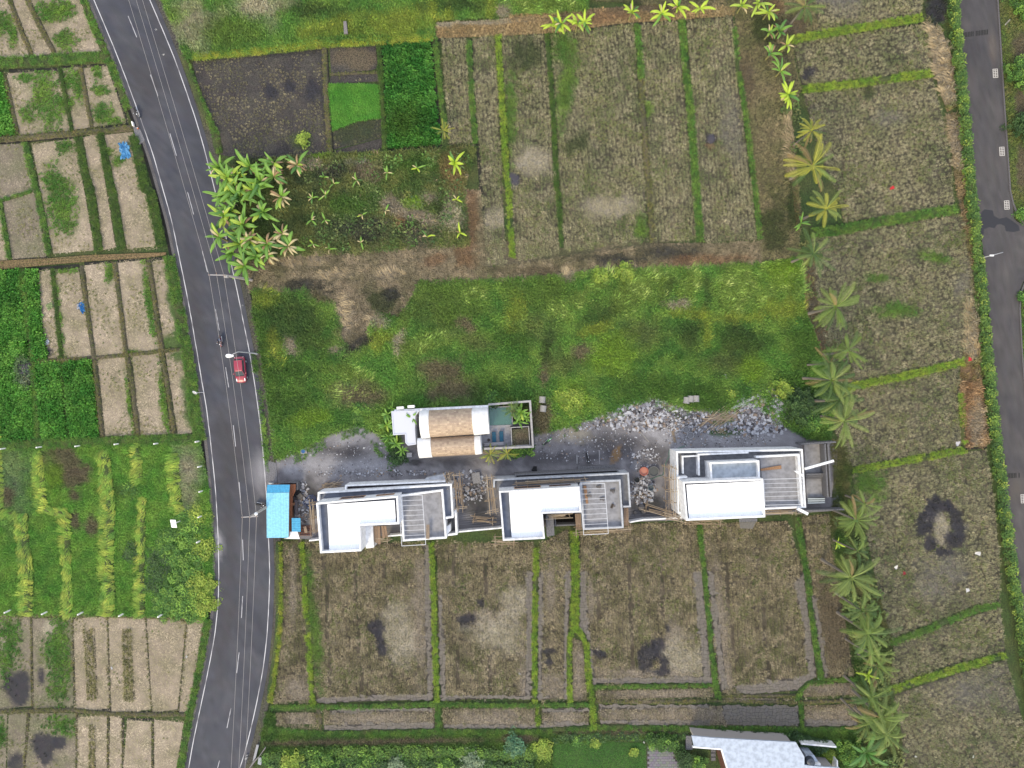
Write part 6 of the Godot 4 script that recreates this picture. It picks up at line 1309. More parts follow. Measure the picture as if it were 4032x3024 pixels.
func bamboo(o: Node3D, a: Vector3, b: Vector3, r := .045, called := "pole"):
	var c := CylinderMesh.new()
	c.top_radius = r * .8; c.bottom_radius = r; c.height = a.distance_to(b); c.radial_segments = 6; c.rings = 1
	var n := put(called, c, mat("bamboo_%d" % (rng.randi() % 3), [s(196, 172, 142), s(176, 154, 126), s(206, 188, 162)][rng.randi() % 3], .8), o)
	var y := (b - a).normalized()
	var x := y.cross(Vector3(.3, .2, .9)).normalized()
	n.transform = Transform3D(Basis(x, y, x.cross(y)), (a + b) / 2)
func scaffold(label: String, key: String, x0: float, y0: float, x1: float, y1: float, h: float, wide := .9):
	var a := at(key, x0, y0, h)
	var b := at(key, x1, y1, h)
	a.y = 0; b.y = 0
	var o := thing("bamboo_scaffold", label, "scaffold", a, 0, "bamboo scaffolds round the new villas")
	var d := (b - a).normalized()
	var side := Vector3(-d.z, 0, d.x) * wide
	var l := a.distance_to(b)
	var n := maxi(2, int(l / 1.7) + 1)
	var jig := func(k := .16) -> Vector3: return Vector3(rng.randf_range(-k, k), rng.randf_range(-k * .5, k * .5), rng.randf_range(-k, k))
	for i in n:
		for k in 2:
			var p: Vector3 = d * (l * i / (n - 1)) + side * k
			bamboo(o, p, p + Vector3(0, h + rng.randf_range(.1, .9), 0) + jig.call(.3))
		var q: Vector3 = d * (l * i / (n - 1))
		for y in [h * .5, h - .2]: bamboo(o, q - side * rng.randf_range(.2, .7) + Vector3(0, y, 0) + jig.call(), q + side * rng.randf_range(1.2, 1.8) + Vector3(0, y, 0) + jig.call())
	for y in [h * .5, h - .1]:
		for k in 2: bamboo(o, -d * rng.randf_range(.2, .8) + side * k + Vector3(0, y, 0) + jig.call(), d * (l + rng.randf_range(.2, .8)) + side * k + Vector3(0, y, 0) + jig.call())
	for k in 3: bamboo(o, d * rng.randf_range(0, .2) * l + side * (.2 + .3 * k) + Vector3(0, h - .02, 0) + jig.call(.1), d * rng.randf_range(.7, 1.05) * l + side * (.2 + .3 * k) + Vector3(0, h - .02, 0) + jig.call(.1), .05, "walkway_pole")
	bamboo(o, side * 1.1 + jig.call(), d * minf(l, 3.0) + side * 1.1 + Vector3(0, h, 0), .04, "brace")
func scaffolds():
	scaffold("bamboo scaffold at the first villa's upper right corner", "ha", 1960, 100, 2010, 260, 3.4, .7)
	scaffold("bamboo scaffold below the first villa's porch slab", "ha", 900, 1000, 1080, 985, 3.0, .6)
	scaffold("bamboo scaffold under the second villa's porch, beside the pit", "hb", 830, 640, 1060, 625, 4.6, .4)
	scaffold("bamboo scaffold along the second villa's front gutter", "hb", 480, 270, 1230, 228, 4.6, .4)
	scaffold("bamboo scaffold at the third villa's lower left corner", "hc", 90, 940, 260, 980, 4.0, .7)
	scaffold("bamboo scaffold on the first villa's east wall", "ha", 2020, 130, 2070, 600, 4.2, -.9)
	scaffold("bamboo scaffold left of the second villa's white roof", "hb", 215, 235, 250, 600, 4.0, .9)
	scaffold("bamboo scaffold at the second villa's lower left corner", "hb", 245, 900, 455, 905, 4.5, .8)
	scaffold("bamboo scaffold along the second villa's terrace parapet above the field", "hb", 1140, 795, 1720, 755, 3.4, .7)
	scaffold("bamboo scaffold on the third villa's west wall", "hc", 165, 420, 175, 950, 5.2, .9)
	scaffold("bamboo scaffold below the third villa's white roof, over the field", "hc", 330, 1000, 700, 1000, 3.4, .8)
	scaffold("bamboo scaffold below the third villa's terrace rails", "hc", 1210, 900, 1560, 890, 2.6, .6)
	scaffold("bamboo scaffold between the hut and the first villa", "ha", 60, 520, 80, 900, 3.0, .7)
	scaffold("bamboo poles standing between the second and third villa's footings", "hb", 1900, 520, 2120, 580, 1.6, .9)
	scaffold("bamboo poles standing between the first and second villa's footings", "hb", 20, 640, 220, 660, 1.4, .8)

# ---------- bananas, palms, bushes
var leaf_meshes := {}
func banana_leaf(v: int, dead := false) -> ArrayMesh:
	var key := "%d%s" % [v, dead]
	if leaf_meshes.has(key): return leaf_meshes[key]
	var r := RandomNumberGenerator.new()
	r.seed = 100 + v
	var st := start()
	var n := 9
	var length: float = [2.1, 1.7, 2.4][v]
	var w0: float = [.25, .22, .27][v] * (.5 if dead else 1.0)
	var droop: float = [.9, .55, 1.25][v] * (1.9 if dead else 1.0)
	var pts := []
	for i in n + 1:
		var t := float(i) / n
		var ang := .75 - droop * t * t - .25 * t
		var prev: Vector3 = pts[-1][2] if pts.size() else Vector3.ZERO
		var c := prev + (Vector3(cos(ang), sin(ang), 0) * length / n if i else Vector3.ZERO)
		var w: float = w0 * pow(sin(PI * clampf(t * .93 + .055, 0, 1)), .55) * (.18 if t < .1 else 1.0)
		var nick := r.randf_range(.72, 1.0)
		pts.append([c + Vector3(0, -w * .30, w * nick), c + Vector3(0, w * .10, w * .5), c, c + Vector3(0, w * .10, -w * .5), c + Vector3(0, -w * .30, -w * r.randf_range(.72, 1.0))])
	for i in n:
		for k in 4:
			var cols := []
			for e in [k, k + 1]: cols.append(Color(1.5, 1.45, 1.6) if e == 2 else Color(1, 1, 1) * (.9 if e == 1 or e == 3 else 1.05))
			for q in [[i, k], [i, k + 1], [i + 1, k + 1], [i, k], [i + 1, k + 1], [i + 1, k]]:
				st.set_color(cols[q[1] - k])
				st.add_vertex(pts[q[0]][q[1]])
	leaf_meshes[key] = done(st)
	return leaf_meshes[key]
func leaf_mat(i: int) -> StandardMaterial3D:
	var c: Color = [s(112, 154, 58, .9), s(80, 124, 52, .9), s(160, 184, 66, .9), s(198, 182, 136, .88), s(168, 192, 56, .95), s(150, 122, 88, .9)][i]
	var had := mats.has("leaf_%d" % i)
	var m := vmat("leaf_%d" % i, .5, "", .25, c)
	if not had:
		m.backlight_enabled = true
		m.backlight = Color(.3, .36, .1)
	return m
func banana(label: String, p: Vector3, h: float, leaves: int, size := 1.0, tone := 0, dead := 0, group := "banana plants", called := "banana_plant") -> Node3D:
	var o := thing(called, label, "banana plant", Vector3(p.x, 0, p.z), rng.randf() * TAU, group)
	put("stem", tube([Vector3.ZERO, Vector3(.02, h * .5, 0), Vector3(0, h, 0)], [.14 * size, .12 * size, .06 * size], 7), mat("banana_stem", s(150, 148, 88), .8), o)
	for i in leaves:
		var v := rng.randi() % 3
		var tint: int = tone if rng.randf() < .65 else [0, 1, 2][rng.randi() % 3]
		if tone == 4 and rng.randf() < .5: tint = 4
		var n := put("leaf", banana_leaf(v), leaf_mat(tint), o)
		n.position = Vector3(0, h * rng.randf_range(.88, 1.0), 0)
		n.rotation = Vector3(rng.randf_range(-.35, .35), TAU * i / leaves + rng.randf_range(-.55, .55), rng.randf_range(-.45, .6))
		n.scale = Vector3(rng.randf_range(.7, 1.25), 1, rng.randf_range(.85, 1.15)) * size
	for i in dead:
		var n := put("dead_leaf", banana_leaf(rng.randi() % 3, true), leaf_mat(3 if rng.randf() < .7 else 5), o)
		n.position = Vector3(0, h * rng.randf_range(.85, 1.02), 0)
		n.rotation = Vector3(0, rng.randf() * TAU, rng.randf_range(-.35, .25))
		n.scale = Vector3(rng.randf_range(.6, .9), 1, 1.2) * size
	return o
func frond_mesh(v: int) -> ArrayMesh:
	if leaf_meshes.has("frond%d" % v): return leaf_meshes["frond%d" % v]
	var r := RandomNumberGenerator.new()
	r.seed = 7 + v
	var st := start()
	var length: float = [3.7, 3.3, 4.0, 3.5][v]
	var rise: float = [.55, .15, .8, -.15][v]
	var droop: float = [1.0, 1.2, 1.25, .9][v]
	var c := Vector3.ZERO
	var n := 40
	var prev := c
	var twist := r.randf_range(-.5, .5)
	for i in n:
		var t := float(i) / n
		var ang := rise - droop * t * t
		c = prev + Vector3(cos(ang), sin(ang), 0) * length / n
		st.set_color(Color(1.5, 1.4, 1.1))
		var rw := .05 * (1.0 - t) + .012
		quad(st, prev + Vector3(0, .01, rw), c + Vector3(0, .01, rw), c + Vector3(0, .01, -rw), prev + Vector3(0, .01, -rw))
		if t > .16:
			var l := .62 * pow(sin(PI * clampf(.12 + .86 * (t - .16) / .84, 0, 1)), .6) * r.randf_range(.85, 1.1)
			for sd in [-1.0, 1.0]:
				var out := Vector3(.62, -.28 + twist * sd * .5, sd * .8).normalized()
				var tip: Vector3 = c + out * l + Vector3(0, -l * .3, 0)
				var mid: Vector3 = c + out * l * .55
				var wv := Vector3(.026, 0, 0)
				var k := r.randf_range(.8, 1.15)
				st.set_color(Color(k, k, k))
				quad(st, c - wv * .6, mid - wv, mid + wv, c + wv * .6)
				for q in [mid - wv, tip, mid + wv]: st.add_vertex(q)
		prev = c
	leaf_meshes["frond%d" % v] = done(st)
	return leaf_meshes["frond%d" % v]
func palm_mat(i: int) -> StandardMaterial3D:
	var c: Color = [s(108, 132, 52, .88), s(76, 104, 44, .88), s(164, 164, 58, .88), s(156, 132, 84, .8), s(124, 142, 66, .88)][i]
	var had := mats.has("palm_%d" % i)
	var m := vmat("palm_%d" % i, .55, "", .25, c)
	if not had:
		m.backlight_enabled = true
		m.backlight = Color(.26, .28, .1)
	return m
func palm(label: String, p: Vector3, h: float, fronds: int, size := 1.0, tone := 0, called := "coconut_palm", lean := Vector2.ZERO, group := "coconut palms along the fields") -> Node3D:
	var o := thing(called, label, "palm", Vector3(p.x - lean.x, 0, p.z - lean.y), 0, group)
	var top := Vector3(lean.x, h, lean.y)
	put("trunk", tube([Vector3.ZERO, Vector3(lean.x * .1, h * .3, lean.y * .1), Vector3(lean.x * .5, h * .7, lean.y * .5), top], [.24 * size, .17 * size, .15 * size, .13 * size], 9), mat("palm_trunk", s(168, 158, 144), .9, "grain", .9), o)
	var off := rng.randf() * TAU
	var tired := rng.randf_range(.02, .12)
	fronds += 9
	for i in fronds:
		var tint: int = tone if rng.randf() < .6 else [0, 1, 4][rng.randi() % 3]
		var v := i % 4
		if rng.randf() < tired: tint = 3
		var n := put("frond", frond_mesh(v), palm_mat(tint), o)
		n.position = top
		n.rotation = Vector3(rng.randf_range(-.5, .5), off + TAU * i / fronds + rng.randf_range(-.4, .4), rng.randf_range(-.8, .5))
		n.scale = Vector3(rng.randf_range(.62, 1.15), 1, rng.randf_range(.7, 1.0)) * size
	for i in 5:
		var a := rng.randf() * TAU
		put("coconut", lathe([Vector2(0, .13), Vector2(.1, .08), Vector2(.12, 0), Vector2(.08, -.1), Vector2(0, -.13)], 7), mat("coconut", s(140, 130, 70), .6), o).position = top + Vector3(cos(a) * .28, -.25, sin(a) * .28)
	return o
func bush(label: String, p: Vector3, r: float, h: float, cols: Array, called := "bush", group := "", n := 0, stem := true) -> Node3D:
	var o := thing(called, label, "bush", p, 0, group)
	if stem: put("stem", tube([Vector3.ZERO, Vector3(0, h * .6, 0)], [.05, .03], 5), mat("bush_stem", s(90, 76, 60)), o)
	var data := PackedFloat32Array()
	var k := n if n else int(30 * r * r + 14)
	for i in k:
		var a := rng.randf() * TAU
		var q := sqrt(rng.randf()) * r * (.78 + .25 * sin(a * 3 + p.x) + .22 * sin(a * 7 + p.z) + .25 * rng.randf())
		var y := h * sqrt(maxf(0, 1.0 - q * q / r / r * .8)) * rng.randf_range(.35, 1.0)
		var c: Color = cols[rng.randi() % 3]
		push(data, Vector3(cos(a) * q, maxf(-.1, y - .2) * (1.0 + .5 * n3.get_noise_2d(a * 2 + p.x, q * 2 + p.z)), sin(a) * q), rng.randf() * TAU, rng.randf_range(.45, 1.05), c * rng.randf_range(.65, 1.3))
	many("foliage", "bush", data, o)
	return o
func build_plants():
	# the banana grove beside the road
	var grove := [[140, 305, 7, "topmost plant of the banana grove, nearest the road"], [490, 300, 8, "banana plant with one upright leaf on the grove's top edge"], [765, 245, 7, "banana plant at the grove's top edge beside the mud field"], [1035, 260, 6, "banana plant with dead hanging leaves at the grove's upper right end"], [605, 465, 7, "banana plant with long bright leaf in the upper middle of the grove"], [345, 400, 7, "banana plant below the grove's topmost pair"], [305, 545, 8, "banana plant overhanging the road, upper side of the grove"], [200, 640, 7, "banana plant leaning over the road edge, a third down the grove"], [360, 640, 6, "banana plant in the dense upper left of the grove"], [260, 790, 7, "banana plant with brown hanging leaves near the grove's road side"], [640, 820, 6, "banana plant in the grove's clearing with a drooping pair of leaves"], [180, 860, 7, "banana plant overhanging the road, half way down the grove"], [420, 970, 7, "banana plant with grey leaf bases in the grove's middle"], [140, 1110, 6, "banana plant whose leaf reaches farthest over the road"], [380, 1190, 7, "banana plant in the lower left of the grove"], [560, 1330, 8, "banana plant at the grove's lower end, above the pole"], [700, 1190, 6, "banana plant with tan dead leaves in the grove's lower right"], [940, 1220, 5, "half-dead banana plant at the grove's lower right edge"], [850, 640, 5, "withered banana plant at the grove's right edge, dead leaves hanging"], [880, 1080, 4, "withered banana plant right of the grove's middle"], [700, 1320, 4, "withered banana plant at the grove's foot, spread dead leaves"], [420, 1440, 6, "lowest banana plant of the grove beside the concrete pole"], [760, 400, 6, "banana plant at the grove's upper right, shaded by its neighbour"], [520, 560, 6, "small banana plant in the thick of the grove"], [280, 1300, 6, "banana plant over the road edge at the grove's lower side"], [500, 1150, 5, "low banana plant in the grove's lower middle"], [230, 430, 6, "banana plant at the grove's road edge near the top"]]
	for i in grove.size():
		var q: Array = grove[i]
		var withered: bool = q[2] < 6 or q[0] > 690
		banana(q[3], at("ban", q[0], q[1], 2.8), 2.6 + rng.randf() * .9, q[2] + (0 if withered else 4), 1.3, 0, 9 if withered else 2, "banana plants of the grove")
	# leaning brown sprays and young plants on the overgrown plot
	var young := [[160, 400, 3, "small banana with brown leaves left of the overgrown plot's top"], [270, 470, 3, "young banana below the brown heap's left end"], [545, 440, 3, "young banana in the overgrown plot, left of the brown mound"], [180, 610, 4, "young banana right of the grove, upper"], [170, 900, 3, "young banana right of the grove, three drooping leaves"], [20, 640, 4, "young banana at the grove's right flank"], [10, 900, 3, "young banana with a bare leaf stalk right of the grove"], [30, 1180, 3, "young banana right of the grove, lower"], [220, 1240, 3, "small banana lowest on the overgrown plot"], [900, 350, 4, "banana with curled dead leaves above the brown mound's right"], [1250, 300, 4, "yellow-green young banana right of the mound"], [1690, 250, 9, "bright banana plant at the overgrown plot's upper right corner"], [605, 840, 2, "lone small banana shoot in the overgrown plot's middle"], [880, 790, 2, "small banana shoot above a tan tuft"], [1370, 1100, 2, "single upright banana shoot low on the overgrown plot"], [1750, 1050, 3, "small yellowed banana at the overgrown plot's right edge"], [1710, 660, 3, "tiny yellow banana shoot beside the red bank"], [590, 1160, 2, "tan banana shoot low in the overgrown plot"]]
	for q in young:
		var big: bool = q[2] == 9
		banana(q[3], at("mid", q[0], q[1], 1.2), 1.6 if big else .7 + rng.randf() * .5, q[2], 1.0 if big else .62, 4 if big or q[0] > 1200 else 0, 0 if big else 2, "young bananas on the overgrown plot")
	# the row along the top
	for q in [[205, 190, "leftmost banana plant of the row above the stubble"], [270, 185, "banana plant with yellow leaves, second of the row above the stubble"], [395, 190, "banana plant left of a gap in the row above the stubble"], [455, 180, "banana plant right of its twin, left pair above the stubble"], [835, 95, "lone banana plant between the pairs above the stubble"], [1080, 100, "banana plant in the middle cluster above the stubble, left"], [1210, 50, "banana plant in the middle cluster above the stubble, behind"], [1390, 60, "slim banana plant right of the middle cluster"], [1725, 40, "broad banana plant above the stubble's last bank"], [1860, 20, "banana plant cut by the picture's top, right end of the row"], [1940, 90, "dull banana plant hanging over the scrub strip"]]:
		banana(q[2], at("top", q[0], q[1], 2.6), 2.5, 8 if q[0] != 1390 else 6, .95, 4 if q[0] < 1500 else 2, 1, "banana plants above the stubble fields")
	for q in [[280, 500, 5, 0, "banana plant with pale underside leaves at the scrub's edge"], [430, 480, 5, 1, "banana plant leaning right, above the first green bank"], [550, 700, 4, 2, "thin banana plant at the first green bank's end"], [300, 820, 6, 0, "banana plant halfway between the two green banks"], [460, 1090, 6, 0, "star-shaped banana plant above the second green bank"], [570, 1470, 14, 4, "dense bright banana plant at the second green bank's end"]]:
		banana(q[4], at("nea", q[0], q[1], 2.4), 2.3, q[2], 1.05 if q[2] < 10 else 1.0, q[3], 2, "banana plants beside the scrub strip")
	banana("small banana plant between two palms at the third green bank", at("pal", 180, 1130, 1.2), 1.0, 6, .7, 0, 1)
	banana("broad dark banana plant beside the garden house's tank", at("pao", 640, 1500, 2.6), 2.4, 9, 1.45, 1, 0)
	banana("bright banana clump on the field corner below the palms", at("pao", 660, 660, 1.6), 1.4, 9, .7, 4, 0)
	banana("small glossy banana beneath the palms beside the third green strip", at("pan", 400, 740, 1.2), 1.0, 6, .6, 4, 0)
	# coconut palms
	var palms := [["pal", 275, 270, 7.0, 11, .62, 2, "small yellow-green palm, highest of the palm row"], ["pal", 285, 600, 8.0, 20, 1.0, 2, "broad yellow palm below the small one"], ["pal", 410, 1000, 7.5, 15, .8, 2, "yellow palm above the third green bank"], ["pal", 290, 1420, 9.0, 14, .85, 1, "dark sparse palm below the third green bank"], ["pam", 480, 270, 10.0, 17, 1.0, 0, "tall palm with its grey trunk showing, beside the meadow"], ["pam", 600, 700, 9.0, 11, .8, 0, "ragged palm between the tall palm and the villa"], ["pam", 440, 1000, 9.5, 15, .95, 1, "dark palm behind the rubble, upper of a close pair"], ["pam", 520, 1190, 9.0, 16, .95, 1, "palm overlapping the dark one behind the rubble"], ["pam", 560, 1400, 9.0, 16, 1.0, 4, "palm just above the third villa's yard"], ["pan", 600, 480, 8.0, 13, .85, 0, "palm right of the third villa's lower yard wall"], ["pan", 545, 1130, 9.5, 17, 1.05, 4, "open star-shaped palm beside the burnt ring's field"], ["pan", 660, 1500, 8.5, 10, .8, 1, "dark palm below the star-shaped one"], ["pao", 650, 200, 9.0, 18, 1.0, 0, "palm with browning fronds above the small bright banana"], ["pao", 690, 420, 7.0, 9, .7, 0, "low palm tucked under the browning one"], ["pao", 790, 1120, 9.0, 15, 1.0, 0, "palm whose tan frond reaches the mud plots"], ["pao", 850, 1300, 9.5, 16, 1.0, 4, "pale-fronded palm nearest the picture's lower edge"], ["pam", 420, 830, 7.0, 9, .7, 1, "small dark palm between the ragged palm and the paired ones"], ["pan", 700, 300, 6.5, 9, .65, 0, "small palm above the one at the lower yard wall"], ["pan", 620, 830, 7.0, 8, .6, 1, "small palm just above the star-shaped one"], ["pao", 760, 560, 6.5, 10, .7, 0, "small palm right of the bright banana clump"], ["pao", 690, 900, 8.0, 13, .85, 1, "dark palm left of the lowest green bank"], ["pao", 640, 1180, 7.5, 10, .75, 1, "dark palm beside the mud plots' lower corner"], ["nea", 830, 100, 8.0, 8, .8, 1, "dark palm at the top, beside the ash-grey field"]]
	for q in palms:
		palm(q[7], at(q[0], q[1], q[2], q[3]), q[3], q[4], q[5] * 1.12, q[6], "coconut_palm", Vector2(rng.randf_range(-.3, .7), rng.randf_range(-.4, .4)))
	palm("little palm at the dark green vegetable plot's corner", at("t10", 1650, 1130, 3.0), 2.6, 9, .5, 2, "young_palm")
	for q in [[1480, 830, "spiky palm at the pool court's south wall, nearer the vaults"], [1715, 820, "spiky palm at the pool court's south wall, nearer the planted box"]]:
		palm(q[2], at("villa", q[0], q[1], 2.6), 2.2, 13, .5, 2, "areca_palm", Vector2.ZERO, "palms at the vaulted villa")
	palm("feathery palm in the pool court's corner planting", at("villa", 1790, 230, 3.4), 3.0, 14, .52, 1, "areca_palm", Vector2.ZERO, "palms at the vaulted villa")
	# leafy planting round the finished villa
	for q in [[420, 320, 2.6, .7, 10, "leafy plant between the annexe roof and the first vault"], [1900, 260, 1.9, .8, 12, "broad-leaved plant in the pool court's corner, upper"], [1870, 370, 1.7, .7, 10, "broad-leaved plant in the pool court's corner, lower"], [1980, 320, 1.7, .6, 8, "broad-leaved plant at the court's east wall"], [90, 280, 1.6, .6, 8, "leafy plant at the annexe's north-west corner"], [80, 430, 1.7, .7, 10, "bright leafy plant on the annexe's road side"], [110, 590, 1.6, .6, 9, "leafy plant at the annexe's notch"], [210, 680, 1.7, .65, 10, "leafy plant below the annexe's notch"], [150, 200, 1.4, .5, 6, "small leafy plant above the annexe corner"], [290, 760, 1.5, .55, 9, "leafy plant nearest the annexe's lower corner"]]:
		banana(q[5], at("villa", q[0], q[1], q[2]), q[2], q[4], q[3], 0, 0, "planting round the vaulted villa", "heliconia")
	var gcols := [s(84, 128, 50, .95), s(66, 106, 42, .95), s(120, 158, 62, .95)]
	var ycols := [s(138, 164, 60, .9), s(116, 146, 54, .9), s(160, 178, 74, .9)]
	var dcols := [s(56, 88, 42, .95), s(46, 74, 38, .95), s(74, 104, 52, .95)]
	for q in [["villa", 230, 860, 1.5, 1.0, dcols, "low dark shrubs below the annexe"], ["villa", 1850, 780, 1.3, .7, gcols, "low green shrub outside the pool court's south wall"], ["villa", 1990, 765, 1.0, .6, gcols, "small green shrub at the court's south-east corner"], ["villa", 1500, 60, 1.5, .9, gcols, "green bush outside the villa's north wall"], ["t22", 560, 170, 2.6, .9, ycols, "yellow-green bush at the meadow's edge above the plot"], ["t22", 470, 130, 1.5, .7, ycols, "smaller yellow-green bush left of the bright one"], ["t12", 930, 270, 1.8, .9, gcols, "green shrub patch above the dirt turning place"], ["t32", 320, 220, 3.0, 2.2, dcols, "dark tangle of bushes beside the rubble and palms"], ["t32", 400, 330, 1.8, 1.6, gcols, "green bush at the rubble's east end"], ["t32", 160, 60, 1.8, 1.2, ycols, "yellowish bush above the rubble"], ["t32", 500, 160, 2.0, 1.6, dcols, "dark bush under the paired palms"], ["t21", 800, 740, 1.3, 1.5, ycols, "left one of two pale bamboo-like shrubs on the withered band"], ["t21", 1010, 720, 1.5, 1.6, ycols, "right one of two pale bamboo-like shrubs on the withered band"], ["t22", 1940, 110, .8, .7, ycols, "small bright shrub left of the plaster heap"],
		["t02", 1680, 1300, 2.8, 0.72, gcols, "bush beside the road below the white board"], ["t02", 1500, 1420, 3.2, 0.81, gcols, "wide bush left of the roadside bushes"], ["t02", 1780, 1450, 2.2, 0.77, ycols, "yellow-green roadside bush by the pale road stain"], ["t02", 1640, 1560, 3.2, 0.85, gcols, "large bush low in the grass ridges' corner"], ["t02", 1400, 1580, 2.6, 0.68, dcols, "dark green bush right of the fourth grass ridge"], ["t03", 1500, 120, 3.4, 0.90, gcols, "big bush above the tan plots, middle"], ["t03", 1680, 100, 2.8, 0.85, ycols, "bright bush at the road's bend"], ["t03", 1400, 250, 2.6, 0.68, gcols, "bush at the tan plots' upper edge, left"], ["t03", 1600, 280, 3.0, 0.81, gcols, "bush at the tan plots' upper edge, middle"], ["t03", 1710, 260, 2.4, 0.77, ycols, "lowest bright bush beside the road"], ["t03", 1320, 80, 2.2, 0.63, dcols, "dark bush beside the fourth ridge's lower half"], ["t02", 1720, 1180, 2.0, 0.59, ycols, "bright scrubby bush beside the road above the white board"], ["t02", 1600, 1180, 1.6, 0.45, gcols, "scrubby bush right of the white board"], ["t02", 1180, 1480, 2.2, 0.50, dcols, "low scrub between the third and fourth ridge"], ["t02", 1120, 960, 1.8, 0.41, gcols, "green tussock between the third and fourth ridge"],
		["t30", 2160, 640, 2.6, 2.4, gcols, "bright tree-like bush over the lane's verge, upper"], ["t30", 2190, 1080, 2.4, 2.2, dcols, "dark bush over the lane's verge, lower"], ["t30", 2180, 60, 2.2, 2.0, gcols, "bush at the picture's top right corner"], ["t31", 2200, 900, 1.0, .8, gcols, "little bush at the lane's kerb below the side lane"], ["t31", 2180, 210, 1.0, .7, gcols, "little bush inside the kerb bend"],
		["t23", 1480, 1560, 1.6, 1.8, dcols, "frangipani bush beside the paved drive"], ["t23", 1600, 1590, 1.2, 1.5, gcols, "round bush at the garden house's entrance"], ["t23", 730, 1440, .7, .6, ycols, "yellow-green shrub on the lawn's upper edge"], ["t23", 1060, 1520, .6, .6, ycols, "small yellow-green shrub on the lawn near the drive"], ["t23", 580, 1420, .7, .6, gcols, "shrub at the lawn's upper left"], ["t23", 60, 1460, 1.8, 1.4, [s(84, 128, 96, .95), s(70, 112, 84, .95), s(110, 146, 104, .95)], "blue-green bush below the mud plots"], ["t23", 290, 1490, 1.7, 1.2, ycols, "yellow-green shrubby tree beside the lawn"], ["pao", 430, 1470, 2.2, 1.8, gcols, "leafy bush right of the garden house"], ["pao", 220, 1510, 1.0, .9, ycols, "small bright shrub beside the garden house's tank"], ["t13", 600, 1610, 2.4, 1.8, gcols, "round bush in the lower hedge, left"], ["t13", 950, 1600, 1.8, 1.5, gcols, "round bush in the lower hedge, middle left"], ["t13", 1200, 1620, 1.6, 1.4, [s(120, 140, 110, .95), s(100, 122, 92, .95), s(140, 158, 124, .95)], "grey-green bush in the lower hedge"], ["t13", 1830, 1590, 1.9, 1.5, [s(130, 150, 120, .95), s(108, 130, 100, .95), s(150, 166, 132, .95)], "pale-leaved bush in the lower hedge, right"], ["t13", 1620, 1620, 1.6, 1.3, gcols, "small bush in the lower hedge, middle right"], ["t13", 330, 1600, 2.0, 1.5, ycols, "bright bush in the lower hedge nearest the road"], ["t10", 430, 1220, 1.0, .5, ycols, "lime weed clump on the dark mud field"]]:
		bush(q[6], at(q[0], q[1], q[2]), q[3], q[4], q[5])
	var nth := -1
	# dark clumps climbing over the garden house's roof edge
	for q in [[760, 150], [840, 120], [900, 150], [1000, 120], [1090, 170], [1165, 150], [1160, 205], [1260, 140], [1340, 170], [1400, 150], [1470, 130], [1530, 140], [1590, 170], [1650, 185], [1720, 190], [1740, 235], [1800, 200]]:
		nth += 1
		bush("dark round shrub along the garden house's wall, %s from the drive" % ["first", "second", "third", "fourth", "fifth", "sixth", "seventh", "eighth", "ninth", "tenth", "eleventh", "twelfth", "thirteenth", "fourteenth", "fifteenth", "sixteenth", "last"][nth], at("hd", q[0], q[1]), 1.0, 1.4, dcols, "shrub", "shrubs along the garden house", 34)
	# clipped hedge along the lane, hedge over the drive, hedge on the lower edge
	hedge("long green hedge along the lane's west side", metres(px("p", [3738, -180, 3742, 0, 3762, 200, 3786, 443, 3812, 750, 3836, 974, 3856, 1170, 3878, 1400, 3896, 1580, 3912, 1740, 3930, 1880, 3952, 2060, 3976, 2250, 4002, 2404, 4036, 2620, 4096, 3024])), 1.5, 1.1, [s(82, 118, 50, .9), s(64, 98, 42, .9), s(108, 138, 58, .9)], ycols)
	hedge("dark green hedge over the paved drive's upper end", mm("hd", [110, 180, 240, 185, 400, 190]), 2.4, 1.3, [s(62, 100, 36, .95), s(50, 84, 32, .95), s(84, 122, 46, .95)], gcols)
	hedge("unclipped grassy hedge along the picture's lower edge", mm("t13", [90, 1560, 600, 1520, 1300, 1515, 2000, 1520, 2400, 1530]), 1.8, .8, [s(84, 120, 48, .9), s(64, 96, 40, .9), s(110, 144, 56, .9)], gcols)
	hedge("dark shrubby hedge behind the lower grassy hedge", mm("t13", [150, 1640, 800, 1640, 1500, 1640, 2350, 1650]), 2.6, .9, dcols, gcols)
	hedge("leafy border along the lawn's upper edge", mm("t23", [380, 1400, 700, 1390, 1100, 1388, 1500, 1380]), 1.0, .5, dcols, gcols)
func hedge(label: String, line: PackedVector2Array, width: float, h: float, cols: Array, edge: Array):
	var o := thing("hedge", label, "hedge")
	var l := line_length(line)
	var p := resample(line, int(l) + 2)
	var core := put("branches", ridge_mesh(line, width * .8, 0, h * .6, func(x, z): return shade(kinds["meadow"], x, z, [])), soil_mat("soil"), o)
	var data := PackedFloat32Array()
	for i in int(l * width * 9):
		var t := rng.randf()
		var c := along(p, t)
		var d := (along(p, minf(1, t + .02)) - along(p, maxf(0, t - .02))).normalized()
		var off := rng.randf_range(-1, 1)
		var q := c + Vector2(-d.y, d.x) * off * width / 2 * (1.0 + .25 * n2.get_noise_2d(c.x * 4, c.y * 4))
		var y := h * (1.0 - .45 * off * off) * rng.randf_range(.7, 1.05) * (1.0 + .25 * n3.get_noise_2d(q.x, q.y)) - .3
		var set_: Array = edge if rng.randf() < .15 else cols
		push(data, Vector3(q.x, y, q.y), rng.randf() * TAU, rng.randf_range(.6, 1.1), set_[rng.randi() % 3] * rng.randf_range(.75, 1.25))
	many("foliage", "bush", data, o)

